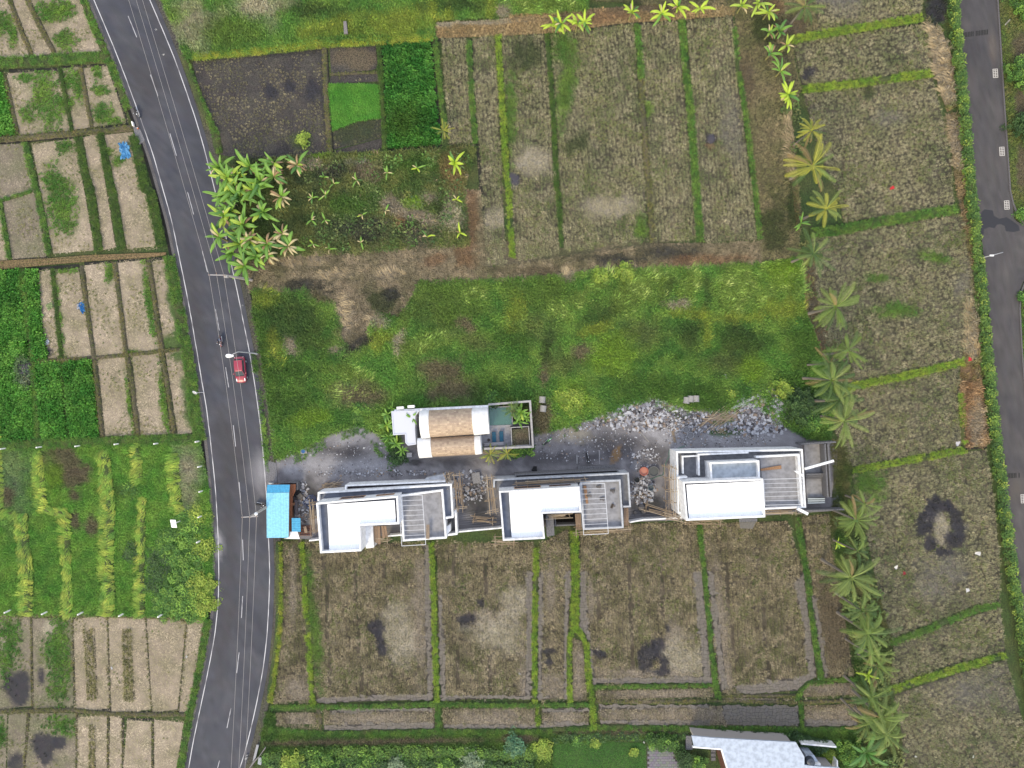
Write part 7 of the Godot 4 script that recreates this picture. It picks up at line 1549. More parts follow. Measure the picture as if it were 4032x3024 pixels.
# ---------- vehicles, poles, people
func wheel(o: Node3D, p: Vector3, r: float, w: float, axis_x := true):
	var t := Node3D.new()
	t.name = numbered("wheel", o)
	o.add_child(t)
	t.position = p
	t.rotation = Vector3(0, 0, PI / 2) if axis_x else Vector3(PI / 2, 0, 0)
	put("tyre", lathe([Vector2(r * .62, w / 2), Vector2(r * .92, w / 2), Vector2(r, w * .28), Vector2(r, -w * .28), Vector2(r * .92, -w / 2), Vector2(r * .62, -w / 2)], 18), mat("tyre", s(40, 40, 42), .9), t)
	put("rim", lathe([Vector2(0, w * .40), Vector2(r * .3, w * .44), Vector2(r * .64, w * .40), Vector2(r * .64, -w * .40), Vector2(0, -w * .40)], 14), mat("rim", Color(.55, .56, .58), .3), t)
func loft(sections: Array, closed_ends := true, smooth_ := true) -> ArrayMesh:
	# each section is a ring of points of the same count
	var st := start()
	if smooth_: st.set_smooth_group(0)
	for i in sections.size() - 1:
		var n: int = sections[i].size()
		for k in n:
			var j := (k + 1) % n
			quad(st, sections[i][k], sections[i][j], sections[i + 1][j], sections[i + 1][k])
	if closed_ends:
		for e in [0, sections.size() - 1]:
			var c := Vector3.ZERO
			for p in sections[e]: c += p / sections[e].size()
			for k in sections[e].size():
				for v in [c, sections[e][k], sections[e][(k + 1) % sections[e].size()]]: st.add_vertex(v)
	return done(st)
func body_ring(z: float, hw: float, y0: float, y1: float, e := 3.2) -> Array:
	var r := []
	for k in 20:
		var a := TAU * k / 20
		var c := cos(a)
		var sn := sin(a)
		r.append(Vector3(signf(c) * pow(absf(c), 2.0 / e) * hw, (y0 + y1) / 2 + signf(sn) * pow(absf(sn), 2.0 / e) * (y1 - y0) / 2, z))
	return r
func car(label: String, where: Vector3, turn: float):
	# nose towards +z
	var o := thing("car", label, "car", where, turn)
	var paint_ := mat("car_red", s(160, 24, 58, .75), .28)
	paint_.clearcoat_enabled = true
	paint_.clearcoat = .8
	var glass := mat("car_glass", Color(.05, .06, .065), .08)
	put("body", loft([body_ring(-2.02, .62, .42, .80), body_ring(-1.95, .76, .32, .96), body_ring(-1.55, .83, .22, 1.02), body_ring(-.6, .85, .2, .98), body_ring(.5, .85, .2, .96), body_ring(1.0, .84, .21, .93), body_ring(1.55, .80, .25, .84), body_ring(1.9, .70, .32, .72), body_ring(2.03, .54, .40, .60)]), paint_, o)
	var cab := func(z: float, hw: float, y: float) -> Array: return [Vector3(-hw, y, z), Vector3(hw, y, z)]
	# glasshouse: four panes between belt and roof
	var belt := [Vector3(-.74, .95, -1.72), Vector3(.74, .95, -1.72), Vector3(.74, .92, .95), Vector3(-.74, .92, .95)]
	var top := [Vector3(-.60, 1.44, -1.34), Vector3(.60, 1.44, -1.34), Vector3(.58, 1.45, .22), Vector3(-.58, 1.45, .22)]
	for e in 4:
		var f := (e + 1) % 4
		var st := start()
		quad(st, belt[e], belt[f], top[f], top[e])
		put(["rear_window", "side_window", "windscreen", "side_window"][e], done(st), glass, o)
	var rr := func(z: float, hw: float, y: float, th := .07) -> Array:
		var r := []
		for k in 13: r.append(Vector3(hw * cos(PI * k / 12.0), y + .05 * sin(PI * k / 12.0), z))
		r.append(Vector3(-hw, y - th, z)); r.append(Vector3(hw, y - th, z))
		return r
	put("roof", loft([rr.call(-1.42, .56, 1.43), rr.call(-1.3, .63, 1.47), rr.call(-.5, .64, 1.50), rr.call(.15, .61, 1.48), rr.call(.27, .56, 1.44)]), paint_, o)
	for x in [-1, 1]:
		for pr in [[belt[1 if x > 0 else 0], top[1 if x > 0 else 0]], [belt[2 if x > 0 else 3], top[2 if x > 0 else 3]]]: put("pillar", tube([pr[0], pr[1]], [.045, .04], 5), paint_, o)
		put("headlight", loft([body_ring(1.35, .06, .74, .84), body_ring(1.6, .10, .66, .80), body_ring(1.84, .05, .60, .70)]), mat("headlight", Color(.80, .82, .84), .15), o).position.x = x * .62
		put("tail_light", box(Vector3(x * .66, .82, -1.93), Vector3(.12, .26, .12)), mat("tail_light", s(220, 200, 200), .3), o)
		var mi := put("mirror", loft([body_ring(-.08, .05, -.06, .06), body_ring(0, .12, -.07, .07), body_ring(.08, .06, -.05, .05)]), paint_, o)
		mi.position = Vector3(x * .95, 1.0, .62)
		for z in [-1.25, 1.28]: wheel(o, Vector3(x * .76, .31, z), .31, .2)
	put("grille", box(Vector3(0, .5, 2.0), Vector3(.7, .14, .06)), mat("black_plastic", s(34, 34, 36), .6), o)
	put("number_plate", box(Vector3(0, .42, 2.05), Vector3(.42, .12, .02)), mat("plate_white", s(216, 216, 216)), o)
	put("wiper_panel", box(Vector3(0, .925, .98), Vector3(1.3, .02, .12)), mat("black_plastic"), o)
func motorbike(label: String, where: Vector3, turn: float, tone: Color, group := ""):
	var o := thing("motorbike", label, "motorbike", where, turn, group)
	var key := "bike_%d" % int(tone.r * 1000 + tone.g * 7000)
	wheel(o, Vector3(0, .28, -.62), .28, .11)
	wheel(o, Vector3(0, .28, .62), .28, .10)
	put("body", loft([body_ring(-.85, .05, .58, .68, 2.2), body_ring(-.5, .15, .42, .74, 2.2), body_ring(-.1, .14, .32, .70, 2.2), body_ring(.15, .12, .28, .5, 2.2), body_ring(.38, .17, .35, .95, 2.2), body_ring(.52, .10, .6, .98, 2.2)]), mat(key, tone, .35), o)
	put("seat", loft([body_ring(-.75, .10, .70, .76, 2.4), body_ring(-.4, .16, .70, .80, 2.4), body_ring(.05, .10, .66, .74, 2.4)]), mat("seat_black", s(38, 38, 42), .7), o)
	put("handlebar", tube([Vector3(-.34, 1.02, .30), Vector3(-.1, 1.0, .42), Vector3(.1, 1.0, .42), Vector3(.34, 1.02, .30)], [.022, .022, .022, .022]), mat("black_plastic"), o)
	put("headlight", lathe([Vector2(0, .07), Vector2(.07, .05), Vector2(.09, 0), Vector2(.05, -.06), Vector2(0, -.07)], 10), mat("headlight"), o).position = Vector3(0, .93, .52)
	for x in [-1, 1]:
		put("mirror", lathe([Vector2(0, .03), Vector2(.06, .02), Vector2(.06, -.02), Vector2(0, -.03)], 10), mat("mirror_glass", s(206, 210, 214), .1), o).position = Vector3(x * .30, 1.2, .34)
		put("fork", tube([Vector3(x * .07, .28, .62), Vector3(x * .07, .85, .42)], [.025, .03]), mat("rim"), o)
	put("mirror_stem", tube([Vector3(-.30, 1.18, .34), Vector3(-.2, 1.02, .36), Vector3(.2, 1.02, .36), Vector3(.30, 1.18, .34)], [.012, .012, .012, .012], 4), mat("black_plastic"), o)
	put("exhaust", tube([Vector3(.16, .3, .1), Vector3(.18, .34, -.75)], [.035, .055]), mat("rim"), o)
	put("mudguard", loft([body_ring(.42, .07, .54, .60, 2.4), body_ring(.62, .08, .57, .63, 2.4), body_ring(.86, .06, .46, .52, 2.4)]), mat(key), o)
	return o
func figure(parts: Array, cell := .025) -> Dictionary:
	# tapered capsules joined smoothly, meshed as surface nets. parts: [a, b, radius a, radius b, colour]
	var lo := Vector3.INF
	var hi := -Vector3.INF
	for q in parts:
		for e in 2:
			var rad: Vector3 = Vector3.ONE * (q[2 + e] + .06)
			lo = lo.min(q[e] - rad); hi = hi.max(q[e] + rad)
	var n := Vector3i((hi - lo) / cell) + Vector3i(2, 2, 2)
	var f := PackedFloat32Array()
	f.resize(n.x * n.y * n.z)
	var near := PackedInt32Array()
	near.resize(f.size())
	for z in n.z:
		for y in n.y:
			for x in n.x:
				var p := lo + Vector3(x, y, z) * cell
				var d := 9.0
				var best := 9.0
				var who := 0
				for i in parts.size():
					var q: Array = parts[i]
					var ab: Vector3 = q[1] - q[0]
					var t := clampf((p - q[0]).dot(ab) / maxf(ab.length_squared(), 1e-6), 0, 1)
					var e: float = p.distance_to(q[0] + ab * t) - lerpf(q[2], q[3], t)
					if e < best: best = e; who = i
					var h := clampf(.5 + .5 * (d - e) / .045, 0, 1)
					d = lerpf(d, e, h) - .045 * h * (1.0 - h)
				var k := (z * n.y + y) * n.x + x
				f[k] = d; near[k] = who
	var id := {}
	var st := start()
	st.set_smooth_group(0)
	var pts := []
	var cols := []
	for z in n.z - 1:
		for y in n.y - 1:
			for x in n.x - 1:
				var c := Vector3.ZERO
				var m := 0
				for e in [[0, 1], [0, 2], [0, 4], [1, 3], [1, 5], [2, 3], [2, 6], [3, 7], [4, 5], [4, 6], [5, 7], [6, 7]]:
					var o0 := Vector3(e[0] & 1, (e[0] >> 1) & 1, e[0] >> 2)
					var o1 := Vector3(e[1] & 1, (e[1] >> 1) & 1, e[1] >> 2)
					var a := f[((z + int(o0.z)) * n.y + y + int(o0.y)) * n.x + x + int(o0.x)]
					var b := f[((z + int(o1.z)) * n.y + y + int(o1.y)) * n.x + x + int(o1.x)]
					if (a < 0) != (b < 0):
						c += o0.lerp(o1, a / (a - b)); m += 1
				if m:
					id[Vector3i(x, y, z)] = pts.size()
					pts.append(lo + (Vector3(x, y, z) + c / m) * cell)
					cols.append(parts[near[(z * n.y + y) * n.x + x]][4])
	for z in range(1, n.z - 1):
		for y in range(1, n.y - 1):
			for x in range(1, n.x - 1):
				var a := f[(z * n.y + y) * n.x + x]
				for ax in 3:
					var d: Vector3i = [Vector3i(1, 0, 0), Vector3i(0, 1, 0), Vector3i(0, 0, 1)][ax]
					var b := f[((z + d.z) * n.y + y + d.y) * n.x + x + d.x]
					if (a < 0) == (b < 0): continue
					var u: Vector3i = [Vector3i(0, 1, 0), Vector3i(0, 0, 1), Vector3i(1, 0, 0)][ax]
					var v: Vector3i = [Vector3i(0, 0, 1), Vector3i(1, 0, 0), Vector3i(0, 1, 0)][ax]
					var q := []
					for s_ in [-u - v, -v, Vector3i.ZERO, -u]: q.append(id.get(Vector3i(x, y, z) + s_, -1))
					if q.has(-1): continue
					if a > 0: q.reverse()
					for k in [0, 1, 2, 0, 2, 3]:
						st.set_color(cols[q[k]])
						st.add_vertex(pts[q[k]])
	return {"mesh": done(st)}
func person_riding(label: String, where: Vector3, turn: float, shirt: Color, trousers: Color):
	var o := thing("person", label, "person", where, turn)
	var skin := s(150, 110, 86)
	var parts := [[Vector3(0, .82, -.22), Vector3(0, 1.08, -.20), .16, .15, shirt], [Vector3(0, 1.08, -.20), Vector3(0, 1.30, -.14), .15, .13, shirt], [Vector3(-.16, 1.30, -.14), Vector3(.16, 1.30, -.14), .085, .085, shirt], [Vector3(0, 1.34, -.13), Vector3(0, 1.46, -.10), .055, .05, skin], [Vector3(0, 1.53, -.08), Vector3(0, 1.58, -.08), .10, .10, skin], [Vector3(0, 1.51, .02), Vector3(0, 1.52, .025), .022, .018, skin]]
	for x in [-1.0, 1.0]:
		parts.append_array([[Vector3(x * .19, 1.29, -.14), Vector3(x * .27, 1.08, .02), .06, .045, shirt], [Vector3(x * .27, 1.08, .02), Vector3(x * .31, 1.03, .24), .042, .03, skin], [Vector3(x * .31, 1.04, .26), Vector3(x * .32, 1.04, .33), .035, .022, skin], [Vector3(x * .10, .80, -.20), Vector3(x * .20, .74, .22), .095, .07, trousers], [Vector3(x * .20, .74, .22), Vector3(x * .17, .36, .16), .065, .045, trousers], [Vector3(x * .17, .34, .14), Vector3(x * .17, .32, .30), .042, .034, s(60, 50, 44)]])
		for k in 4: parts.append([Vector3(x * (.30 + k * .014), 1.055, .32), Vector3(x * (.30 + k * .014), 1.02, .36 - k * .006), .012, .010, skin])
	var m := figure(parts, .024)
	put("body", m.mesh, vmat("person_skin_cloth", .85), o)
	put("helmet", lathe([Vector2(0, .15), Vector2(.08, .135), Vector2(.13, .07), Vector2(.145, -.02), Vector2(.13, -.06)], 14), mat("helmet_dark", s(44, 46, 58), .25), o).position = Vector3(0, 1.58, -.09)
func ladder_up(p: Vector3, h: float) -> Vector3: return p + Vector3(0, h, 0)
func build_objects():
	car("red hatchback car driving down the road under the street lamp", at("car", 800, 1175, .8) * Vector3(1, 0, 1) + Vector3(0, .132, 0), .075)
	var bp := at("car", 215, 330, .6) * Vector3(1, 0, 1) + Vector3(0, .13, 0)
	motorbike("motorbike being ridden down the road ahead of the red car", bp, .12, s(150, 36, 40))
	person_riding("rider in blue-and-white top and dark helmet on the moving motorbike", bp, .12, s(118, 128, 160), s(52, 52, 60))
	motorbike("black scooter parked by the second villa's entry slab", at("t22", 690, 668) + Vector3(0, .07, 0), .25, s(36, 38, 42))
	motorbike("green-and-white motorbike parked beside the pool court", at("t22", 342, 525) + Vector3(0, .07, 0), 2.3, s(120, 200, 120))
	motorbike("dark motorbike parked in front of the blue-roofed hut", at("shed", 60, 710) + Vector3(0, .135, 0), 1.4, s(44, 40, 42))
	motorbike("grey motorbike parked on the road's west edge above the culvert", at("cul", 500, 360) + Vector3(0, .135, 0), .45, s(120, 118, 116))
	# street lamp over the car
	var base := at("p", 1014, 1393)
	var o := thing("street_lamp", "white street lamp reaching over the red car", "street lamp", base)
	var head := at("p", 905, 1401, 7.8) - base
	put("pole", tube([Vector3.ZERO, Vector3(0, 4, 0), Vector3(-.2, 7.4, .02), head * Vector3(.4, 0, .4) + Vector3(0, 7.9, 0), head], [.11, .09, .07, .06, .05], 8), mat("lamp_steel", s(206, 206, 210), .5), o)
	put("lamp_head", loft([body_ring(-.55, .10, -.05, .05, 2.2), body_ring(-.2, .22, -.08, .07, 2.2), body_ring(.2, .30, -.09, .06, 2.2), body_ring(.5, .24, -.06, .04, 2.2), body_ring(.62, .1, -.02, .02, 2.2)]), mat("lamp_white", Color(.82, .83, .84), .4), o).transform = Transform3D(Basis(Vector3.UP, -PI / 2), head)
	put("base_plate", box(Vector3(0, .05, 0), Vector3(.45, .1, .45)), mat("lamp_steel"), o)
	# power poles and the three wires
	var tops := [[at("p", 823, 1082, 11.4), at("p", 852, 1076, 11.4), at("p", 881, 1083, 11.4)], [at("p", 954, 2037, 9.5), at("p", 983, 2036, 9.5), at("p", 1010, 2034, 9.5)]]
	var feet := [at("p", 992, 1103), at("p", 1074, 1982)]
	for i in 2:
		var a: Vector3 = tops[i][0]
		var b: Vector3 = tops[i][2]
		o = thing("power_pole", ["round concrete power pole at the banana grove's lower end", "power pole with a lamp, rising beside the blue-roofed hut"][i], "power pole", feet[i], 0, "power poles along the road")
		var tp: Vector3 = (tops[i][2] if i == 0 else tops[i][1]) - feet[i] - Vector3(0, .25, 0)
		put("pole", tube([Vector3.ZERO, tp * .5, tp], [.23, .19, .15], 10), mat("pole_concrete", s(232, 222, 210), .9, "grain", .8), o)
		beam(o, "cross_arm", a - feet[i] - Vector3(0, .12, 0) + (a - b).normalized() * .15, b - feet[i] - Vector3(0, .12, 0) + (b - a).normalized() * .15, .12, mat("arm_grey", s(196, 192, 190), .7))
		for k in 3: put("insulator", lathe([Vector2(0, .1), Vector2(.05, .08), Vector2(.07, 0), Vector2(.05, -.06), Vector2(0, -.07)], 8), mat("insulator", s(170, 130, 110), .3), o).position = (tops[i][k] as Vector3) - feet[i] - Vector3(0, .01, 0)
		if i == 0:
			put("transformer_box", box(tp + Vector3(.05, -.5, .1), Vector3(.5, .5, .35)), mat("arm_grey"), o)
		else:
			put("lamp_head", lathe([Vector2(0, .1), Vector2(.18, .06), Vector2(.26, -.04), Vector2(0, -.1)], 12), mat("lamp_white"), o).position = tp + Vector3(.7, -.3, -.35)
			beam(o, "lamp_arm", tp + Vector3(0, -.5, 0), tp + Vector3(.7, -.28, -.35), .06, mat("lamp_steel"))
	var north := [[352, -500], [381, -500], [405, -500]]
	var south := [[880, 3500], [911, 3500], [935, 3500]]
	for k in 3:
		o = thing("power_line", ["power line nearest the road's centre dashes", "middle one of the three power lines over the road", "power line nearest the road's east side"][k], "power line", tops[0][k], 0, "power lines along the road")
		var knots := [at("p", north[k][0], north[k][1], 11.2), tops[0][k], tops[1][k], at("p", south[k][0], south[k][1], 10.5)]
		for e in 3:
			var path := []
			var rad := []
			for i in 17:
				var t := i / 16.0
				path.append((knots[e] as Vector3).lerp(knots[e + 1], t) - Vector3(0, 1.1 * t * (1.0 - t) * 4.0 * .6, 0) - o.position)
				rad.append(.02)
			put("wire", tube(path, rad, 4), mat("wire", s(206, 200, 196), .6), o)
	# convex mirror on the bend
	o = thing("traffic_mirror", "round convex traffic mirror on a post at the road's west edge", "mirror", at("p", 802, 1545) + Vector3(0, .12, 0))
	put("post", tube([Vector3.ZERO, Vector3(-.05, 2.3, 0)], [.05, .05]), mat("lamp_steel"), o)
	put("mirror_face", lathe([Vector2(0, .12), Vector2(.2, .1), Vector2(.36, .02), Vector2(.4, -.04), Vector2(0, -.06)], 18), mat("mirror_glass"), o).transform = Transform3D(Basis(Vector3(1, 0, .3).normalized(), .9), Vector3(-.3, 2.4, .03))
	put("bracket", box(Vector3(-.12, 2.3, 0), Vector3(.4, .06, .06)), mat("lamp_steel"), o)
	# lamp over the hedge by the lane
	base = at("p", 3868, 1015)
	o = thing("street_lamp", "thin white street lamp at the hedge, arm over the lane", "street lamp", base)
	head = at("p", 3905, 1006, 5.4) - base
	put("pole", tube([Vector3.ZERO, Vector3(.05, 4.6, 0), head * Vector3(.7, 1, .7), head], [.07, .06, .045, .04], 7), mat("lamp_steel"), o)
	put("lamp_head", box(head, Vector3(.6, .1, .22)), mat("lamp_white"), o)
	put("base_plate", box(Vector3(0, .04, 0), Vector3(.3, .08, .3)), mat("lamp_steel"), o)
	# concrete fence posts of the ridge meadow
	var posts := [["t02", 64, 585, "at the picture's left edge of the upper row"], ["t02", 376, 572, "second from the left in the upper row"], ["t02", 708, 562, "third in the upper row, below the crop plots"], ["t02", 1045, 545, "fourth in the upper row, by the third ridge's head"], ["t02", 1385, 541, "fifth in the upper row"], ["t02", 1740, 524, "at the upper row's road end"], ["t02", 1762, 740, "beside the road, second down"], ["t02", 1773, 954, "beside the road, third down"], ["t02", 1765, 1172, "beside the road, among bushes"], ["t02", 1752, 1388, "beside the road, lowest, half hidden"], ["t03", 98, 322, "leftmost in the lower row"], ["t03", 408, 335, "second in the lower row"], ["t03", 708, 338, "third in the lower row"], ["t03", 1050, 351, "fourth in the lower row"], ["t03", 1375, 358, "fifth in the lower row, half hidden"]]
	var pm := box(Vector3(0, .8, 0), Vector3(.2, 1.6, .2))
	for q in posts:
		o = thing("fence_post", "white concrete fence post " + q[3], "post", at(q[0], q[1], q[2]), rng.randf() * .4, "concrete posts round the ridge meadow")
		put("shaft", pm, mat("post_concrete", Color(.84, .82, .78), .85), o)
		put("cap", box(Vector3(0, 1.63, 0), Vector3(.16, .06, .16)), mat("post_concrete"), o)
	o = thing("white_board", "blank white board on a post above the roadside bushes", "sign", at("t02", 1580, 1215))
	put("board", box(Vector3(0, 2.6, 0), Vector3(.85, .05, 1.35), Basis(Vector3(1, 0, .2).normalized(), .35)), mat("board_white", Color(.82, .82, .82), .6), o)
	put("post", box(Vector3(0, 1.28, 0), Vector3(.1, 2.56, .1)), mat("post_concrete"), o)
	# culvert slab over the drain
	var slab := put("culvert_slab", prism(mm("cul", [345, 760, 460, 770, 570, 850, 700, 1160, 600, 1240, 500, 1320, 470, 1210]), -.04, .2), mat("apron"))
	tag(slab, "grey concrete slab bridging the drain beside the road", "slab")
	o = thing("bag", "small orange-and-white bag on the culvert slab", "bag", at("cul", 500, 810) + Vector3(0, .2, 0))
	put("sack", loft([body_ring(-.12, .06, 0, .12, 2.2), body_ring(0, .16, 0, .24, 2.2), body_ring(.14, .08, 0, .14, 2.2)]), mat("orange", s(226, 120, 50), .8), o)
	put("tie", box(Vector3(0, .25, 0), Vector3(.1, .06, .1)), mat("board_white"), o)
	o = thing("concrete_block", "pale upright block at the culvert slab's upper end", "block", at("cul", 362, 690))
	put("block", box(Vector3(0, .3, 0), Vector3(.16, .6, .7), Basis(Vector3.UP, .25)), mat("post_concrete"), o)
	put("footing", box(Vector3(0, .05, 0), Vector3(.3, .12, .8), Basis(Vector3.UP, .25)), mat("bare_concrete"), o)
	build_yard()
func tarpaulin(label: String, key: String, x: float, y: float, w: float, l: float, c: Color, turn := 0.0, called := "tarpaulin"):
	var st := start()
	var n := 14
	var hgt := func(i: int, j: int) -> Vector3:
		var u := float(i) / n - .5
		var v := float(j) / n - .5
		var edge := 1.0 + .45 * n2.get_noise_2d(x + i * 1.1, y + j * 1.1)
		return Vector3(u * w * edge, .04 + .5 * minf(w, 1.2) * absf(n3.get_noise_2d(x + i * .6, y + j * .6)), v * l * edge + .2 * n2.get_noise_2d(i * 5 + x, j))
	for i in n:
		for j in n: quad(st, hgt.call(i, j), hgt.call(i + 1, j), hgt.call(i + 1, j + 1), hgt.call(i, j + 1))
	var o := put(called, done(st), mat("tarp_%d" % int(x * 7 + y), c, .45))
	o.position = at(key, x, y) + Vector3(0, .05, 0)
	o.rotation.y = turn
	tag(o, label, "tarpaulin")
func ring_pipe(label: String, key: String, x: float, y: float, turn: float, up := false):
	var o := thing("concrete_pipe", label, "pipe", at(key, x, y) + Vector3(0, .03, 0), turn, "concrete pipe sections")
	var m := put("barrel", lathe([Vector2(.40, .5), Vector2(.5, .5), Vector2(.5, -.5), Vector2(.40, -.5), Vector2(.40, .5)], 18), mat("pipe_concrete", s(200, 198, 194), .9, "grain", .8), o)
	m.position.y = .5
	if not up: m.rotation.z = PI / 2
	var c := put("collar", lathe([Vector2(.5, .5), Vector2(.53, .5), Vector2(.53, .40), Vector2(.5, .40)], 18), mat("pipe_concrete"), o)
	c.transform = m.transform
func tub(called: String, label: String, where: Vector3, r: float, h: float, c: Color, inner: Color):
	var o := thing(called, label, called.replace("_", " "), where)
	put("shell", lathe([Vector2(0, .02), Vector2(r * .85, .02), Vector2(r * .85, 0), Vector2(r, h), Vector2(r * .92, h), Vector2(r * .8, .06)], 16), mat(called + str(int(r * 1000)), c, .6), o)
	put("content", lathe([Vector2(0, h * .7), Vector2(r * .88, h * .7)], 16), mat(called + "_in" + str(int(r * 1000)), inner, .8), o)
	put("rim", lathe([Vector2(r * .9, h - .03), Vector2(r * 1.05, h - .03), Vector2(r * 1.05, h + .02), Vector2(r * .9, h + .02)], 16), mat(called + str(int(r * 1000))), o)
func board(called: String, label: String, key: String, q: Array, y0: float, y1: float, c: Color, category := "plank"):
	tag(put(called, prism(mm(key, q), y0, y1), mat("pl_%d_%d" % [int(c.r * 999), int(c.g * 999)], c, .9, "grain", .7)), label, category)
func build_yard():
	tarpaulin("crumpled blue tarpaulin on the tan plot beside the culvert", "t00", 1090, 1310, 1.5, 2.6, s(96, 168, 220), .2)
	tarpaulin("blue tarpaulin sack on the tan plot left of the bank", "t01", 728, 1020, 1.1, 1.6, s(60, 140, 210), .3)
	tarpaulin("white plastic beside the blue sack", "t01", 694, 1012, .7, .8, s(220, 224, 230), .1, "plastic_sheet")
	tarpaulin("blue tarpaulin scrap among bamboo at the plot's grass edge", "t22", 532, 335, .9, 1.3, s(40, 90, 190), .4)
	tarpaulin("long white cloth hanging in the grass beside the road", "t12", 185, 490, .6, 2.8, s(222, 226, 232), .12, "cloth")
	tarpaulin("crumpled white cement sack under the palm beside the rubble", "t32", 345, 100, 1.3, 1.9, s(206, 198, 196), -.2, "sack_sheet")
	tarpaulin("white paper in the dug corner of the crop plot", "t01", 408, 1325, .8, .7, s(220, 226, 236), .4, "paper")
	tarpaulin("pale green net scrap beside the crop plot", "t01", 440, 1010, 1.0, .9, s(190, 206, 150), .5, "net_scrap")
	# pipes, tubs, mixer
	ring_pipe("concrete pipe lying alone above its twin, beside the court wall", "t22", 298, 162, 1.5)
	ring_pipe("concrete pipe lying below its twin, beside the court wall", "t22", 305, 240, 1.45)
	ring_pipe("leftmost of three concrete pipes in the meadow's edge", "t22", 1548, 168, 1.45)
	ring_pipe("middle one of three concrete pipes in the meadow's edge", "t22", 1583, 156, 1.5)
	ring_pipe("rightmost of three concrete pipes, standing a little apart", "t22", 1630, 154, 1.55)
	tub("mortar_tub", "grey mortar tub nearer the rubble", at("t22", 1548, 422) + Vector3(0, .06, 0), .5, .35, s(166, 166, 170), s(130, 130, 134))
	tub("mortar_tub", "grey mortar tub nearer the third villa", at("t22", 1587, 472) + Vector3(0, .06, 0), .51, .35, s(166, 166, 170), s(130, 130, 134))
	tub("mixing_drum", "rust-pink mixing drum beside the mortar board", at("t22", 1177, 782) + Vector3(0, .06, 0), .66, .75, s(196, 112, 92), s(206, 140, 120))
	tub("water_basin", "wide grey basin of water with a red scoop", at("t22", 1265, 786) + Vector3(0, .06, 0), .8, .4, s(110, 112, 112), s(92, 96, 96))
	tub("bucket", "dark bucket below the mixing drum", at("t22", 1120, 858) + Vector3(0, .06, 0), .4, .6, s(62, 66, 66), s(40, 44, 46))
	tub("barrel", "grey-blue barrel among the concrete lumps", at("t22", 1235, 925) + Vector3(0, .06, 0), .44, .9, s(110, 124, 130), s(90, 100, 106))
	board("mortar_board", "tilted grey mortar board left of the mixing drum", "t22", [1052, 752, 1102, 686, 1168, 716, 1112, 800], .07, .14, s(140, 142, 150), "board")
	o_hose()
	board("planter_block", "square concrete planter with a blue can in the grass", "t12", [408, 588, 458, 582, 468, 628, 414, 636], .02, .4, s(206, 204, 198), "planter")
	tub("can", "blue can standing in the square concrete block", at("t12", 437, 610) + Vector3(0, .4, 0), .3, .12, s(70, 130, 190), s(60, 110, 170))
	# planks and boards
	board("plank", "long weathered plank on bare ground below the rubble", "t22", [1408, 372, 1428, 370, 1468, 538, 1446, 540], .06, .16, s(166, 148, 126))
	board("plank", "short grey plank left of the parked black scooter", "t22", [592, 642, 606, 642, 608, 722, 595, 722], .06, .2, s(176, 176, 178))
	board("plank", "thin pale plank right of the parked black scooter", "t22", [790, 602, 800, 602, 801, 725, 792, 725], .06, .2, s(186, 184, 188))
	board("plank", "thin stick on the dark patch", "t22", [1150, 448, 1157, 446, 1230, 528, 1224, 532], .06, .13, s(190, 186, 180))
	board("plank", "broad white boards lying on top of the bamboo pile", "t22", [1930, 236, 2130, 128, 2148, 150, 1960, 244], .3, .5, s(214, 218, 220))
	board("plank", "brown plank at the bamboo pile's left end", "t22", [1612, 285, 1640, 292, 1788, 362, 1770, 374], .3, .42, s(160, 136, 108))
	board("plank", "tan board with a handle beside the blue tarpaulin scrap", "t22", [545, 322, 628, 320, 630, 346, 546, 346], .08, .2, s(196, 176, 150))
	board("cement_board", "leaning grey sheet between the first and second villa", "t12", [1898, 802, 1965, 790, 1978, 880, 1912, 892], .3, .6, s(176, 174, 174), "board")
	board("cement_board", "square grey sheet on the rubble between the first two villas", "t12", [1832, 928, 1855, 912, 1880, 936, 1856, 956], .3, .4, s(196, 186, 176), "board")
	board("black_sack", "black sack by the second villa's front wall", "t22", [205, 775, 225, 740, 250, 742, 252, 785, 225, 792], .06, .6, s(30, 30, 34), "sack")
	# bamboo heaps: each pole is its own piece
	for q in [["t22", 1830, 320, 200, 70, 46, 4.5, -.30, "big heap of bamboo poles and laths beside the white boards"], ["t22", 1440, 310, 70, 30, 18, 1.4, .5, "heap of broken brown boards in the rubble"], ["t32", 100, 330, 100, 60, 12, 2.6, -.2, "loose laths at the rubble's east end"], ["t12", 680, 910, 110, 50, 22, 2.2, -.35, "tangle of bamboo offcuts at the first villa's upper left corner"], ["t22", 500, 330, 60, 40, 7, 3.0, -.15, "few bamboo poles sticking out behind the blue tarpaulin scrap"], ["t22", 1850, 430, 80, 40, 12, .9, .3, "small heap of brown branches below the bamboo heap"], ["t22", 1150, 1000, 90, 20, 9, 1.8, -.15, "bamboo poles lying across the gap between second and third villa"]]:
		var o := thing("bamboo_heap", q[8], "bamboo heap", at(q[0], q[1], q[2]))
		var k: float = tiles[q[0]].z / PX
		for i in q[5]:
			var c := Vector3(rng.randf_range(-1, 1) * q[3] * k * .5, .12 + .35 * rng.randf() * minf(1.0, q[5] / 30.0), rng.randf_range(-1, 1) * q[4] * k * .6)
			var a: float = q[7] + rng.randfn(0, .28)
			var d: Vector3 = Vector3(cos(a), rng.randf_range(-.05, .05), sin(a)) * q[6] * rng.randf_range(.35, .6)
			bamboo(o, c - d, c + d, .045)
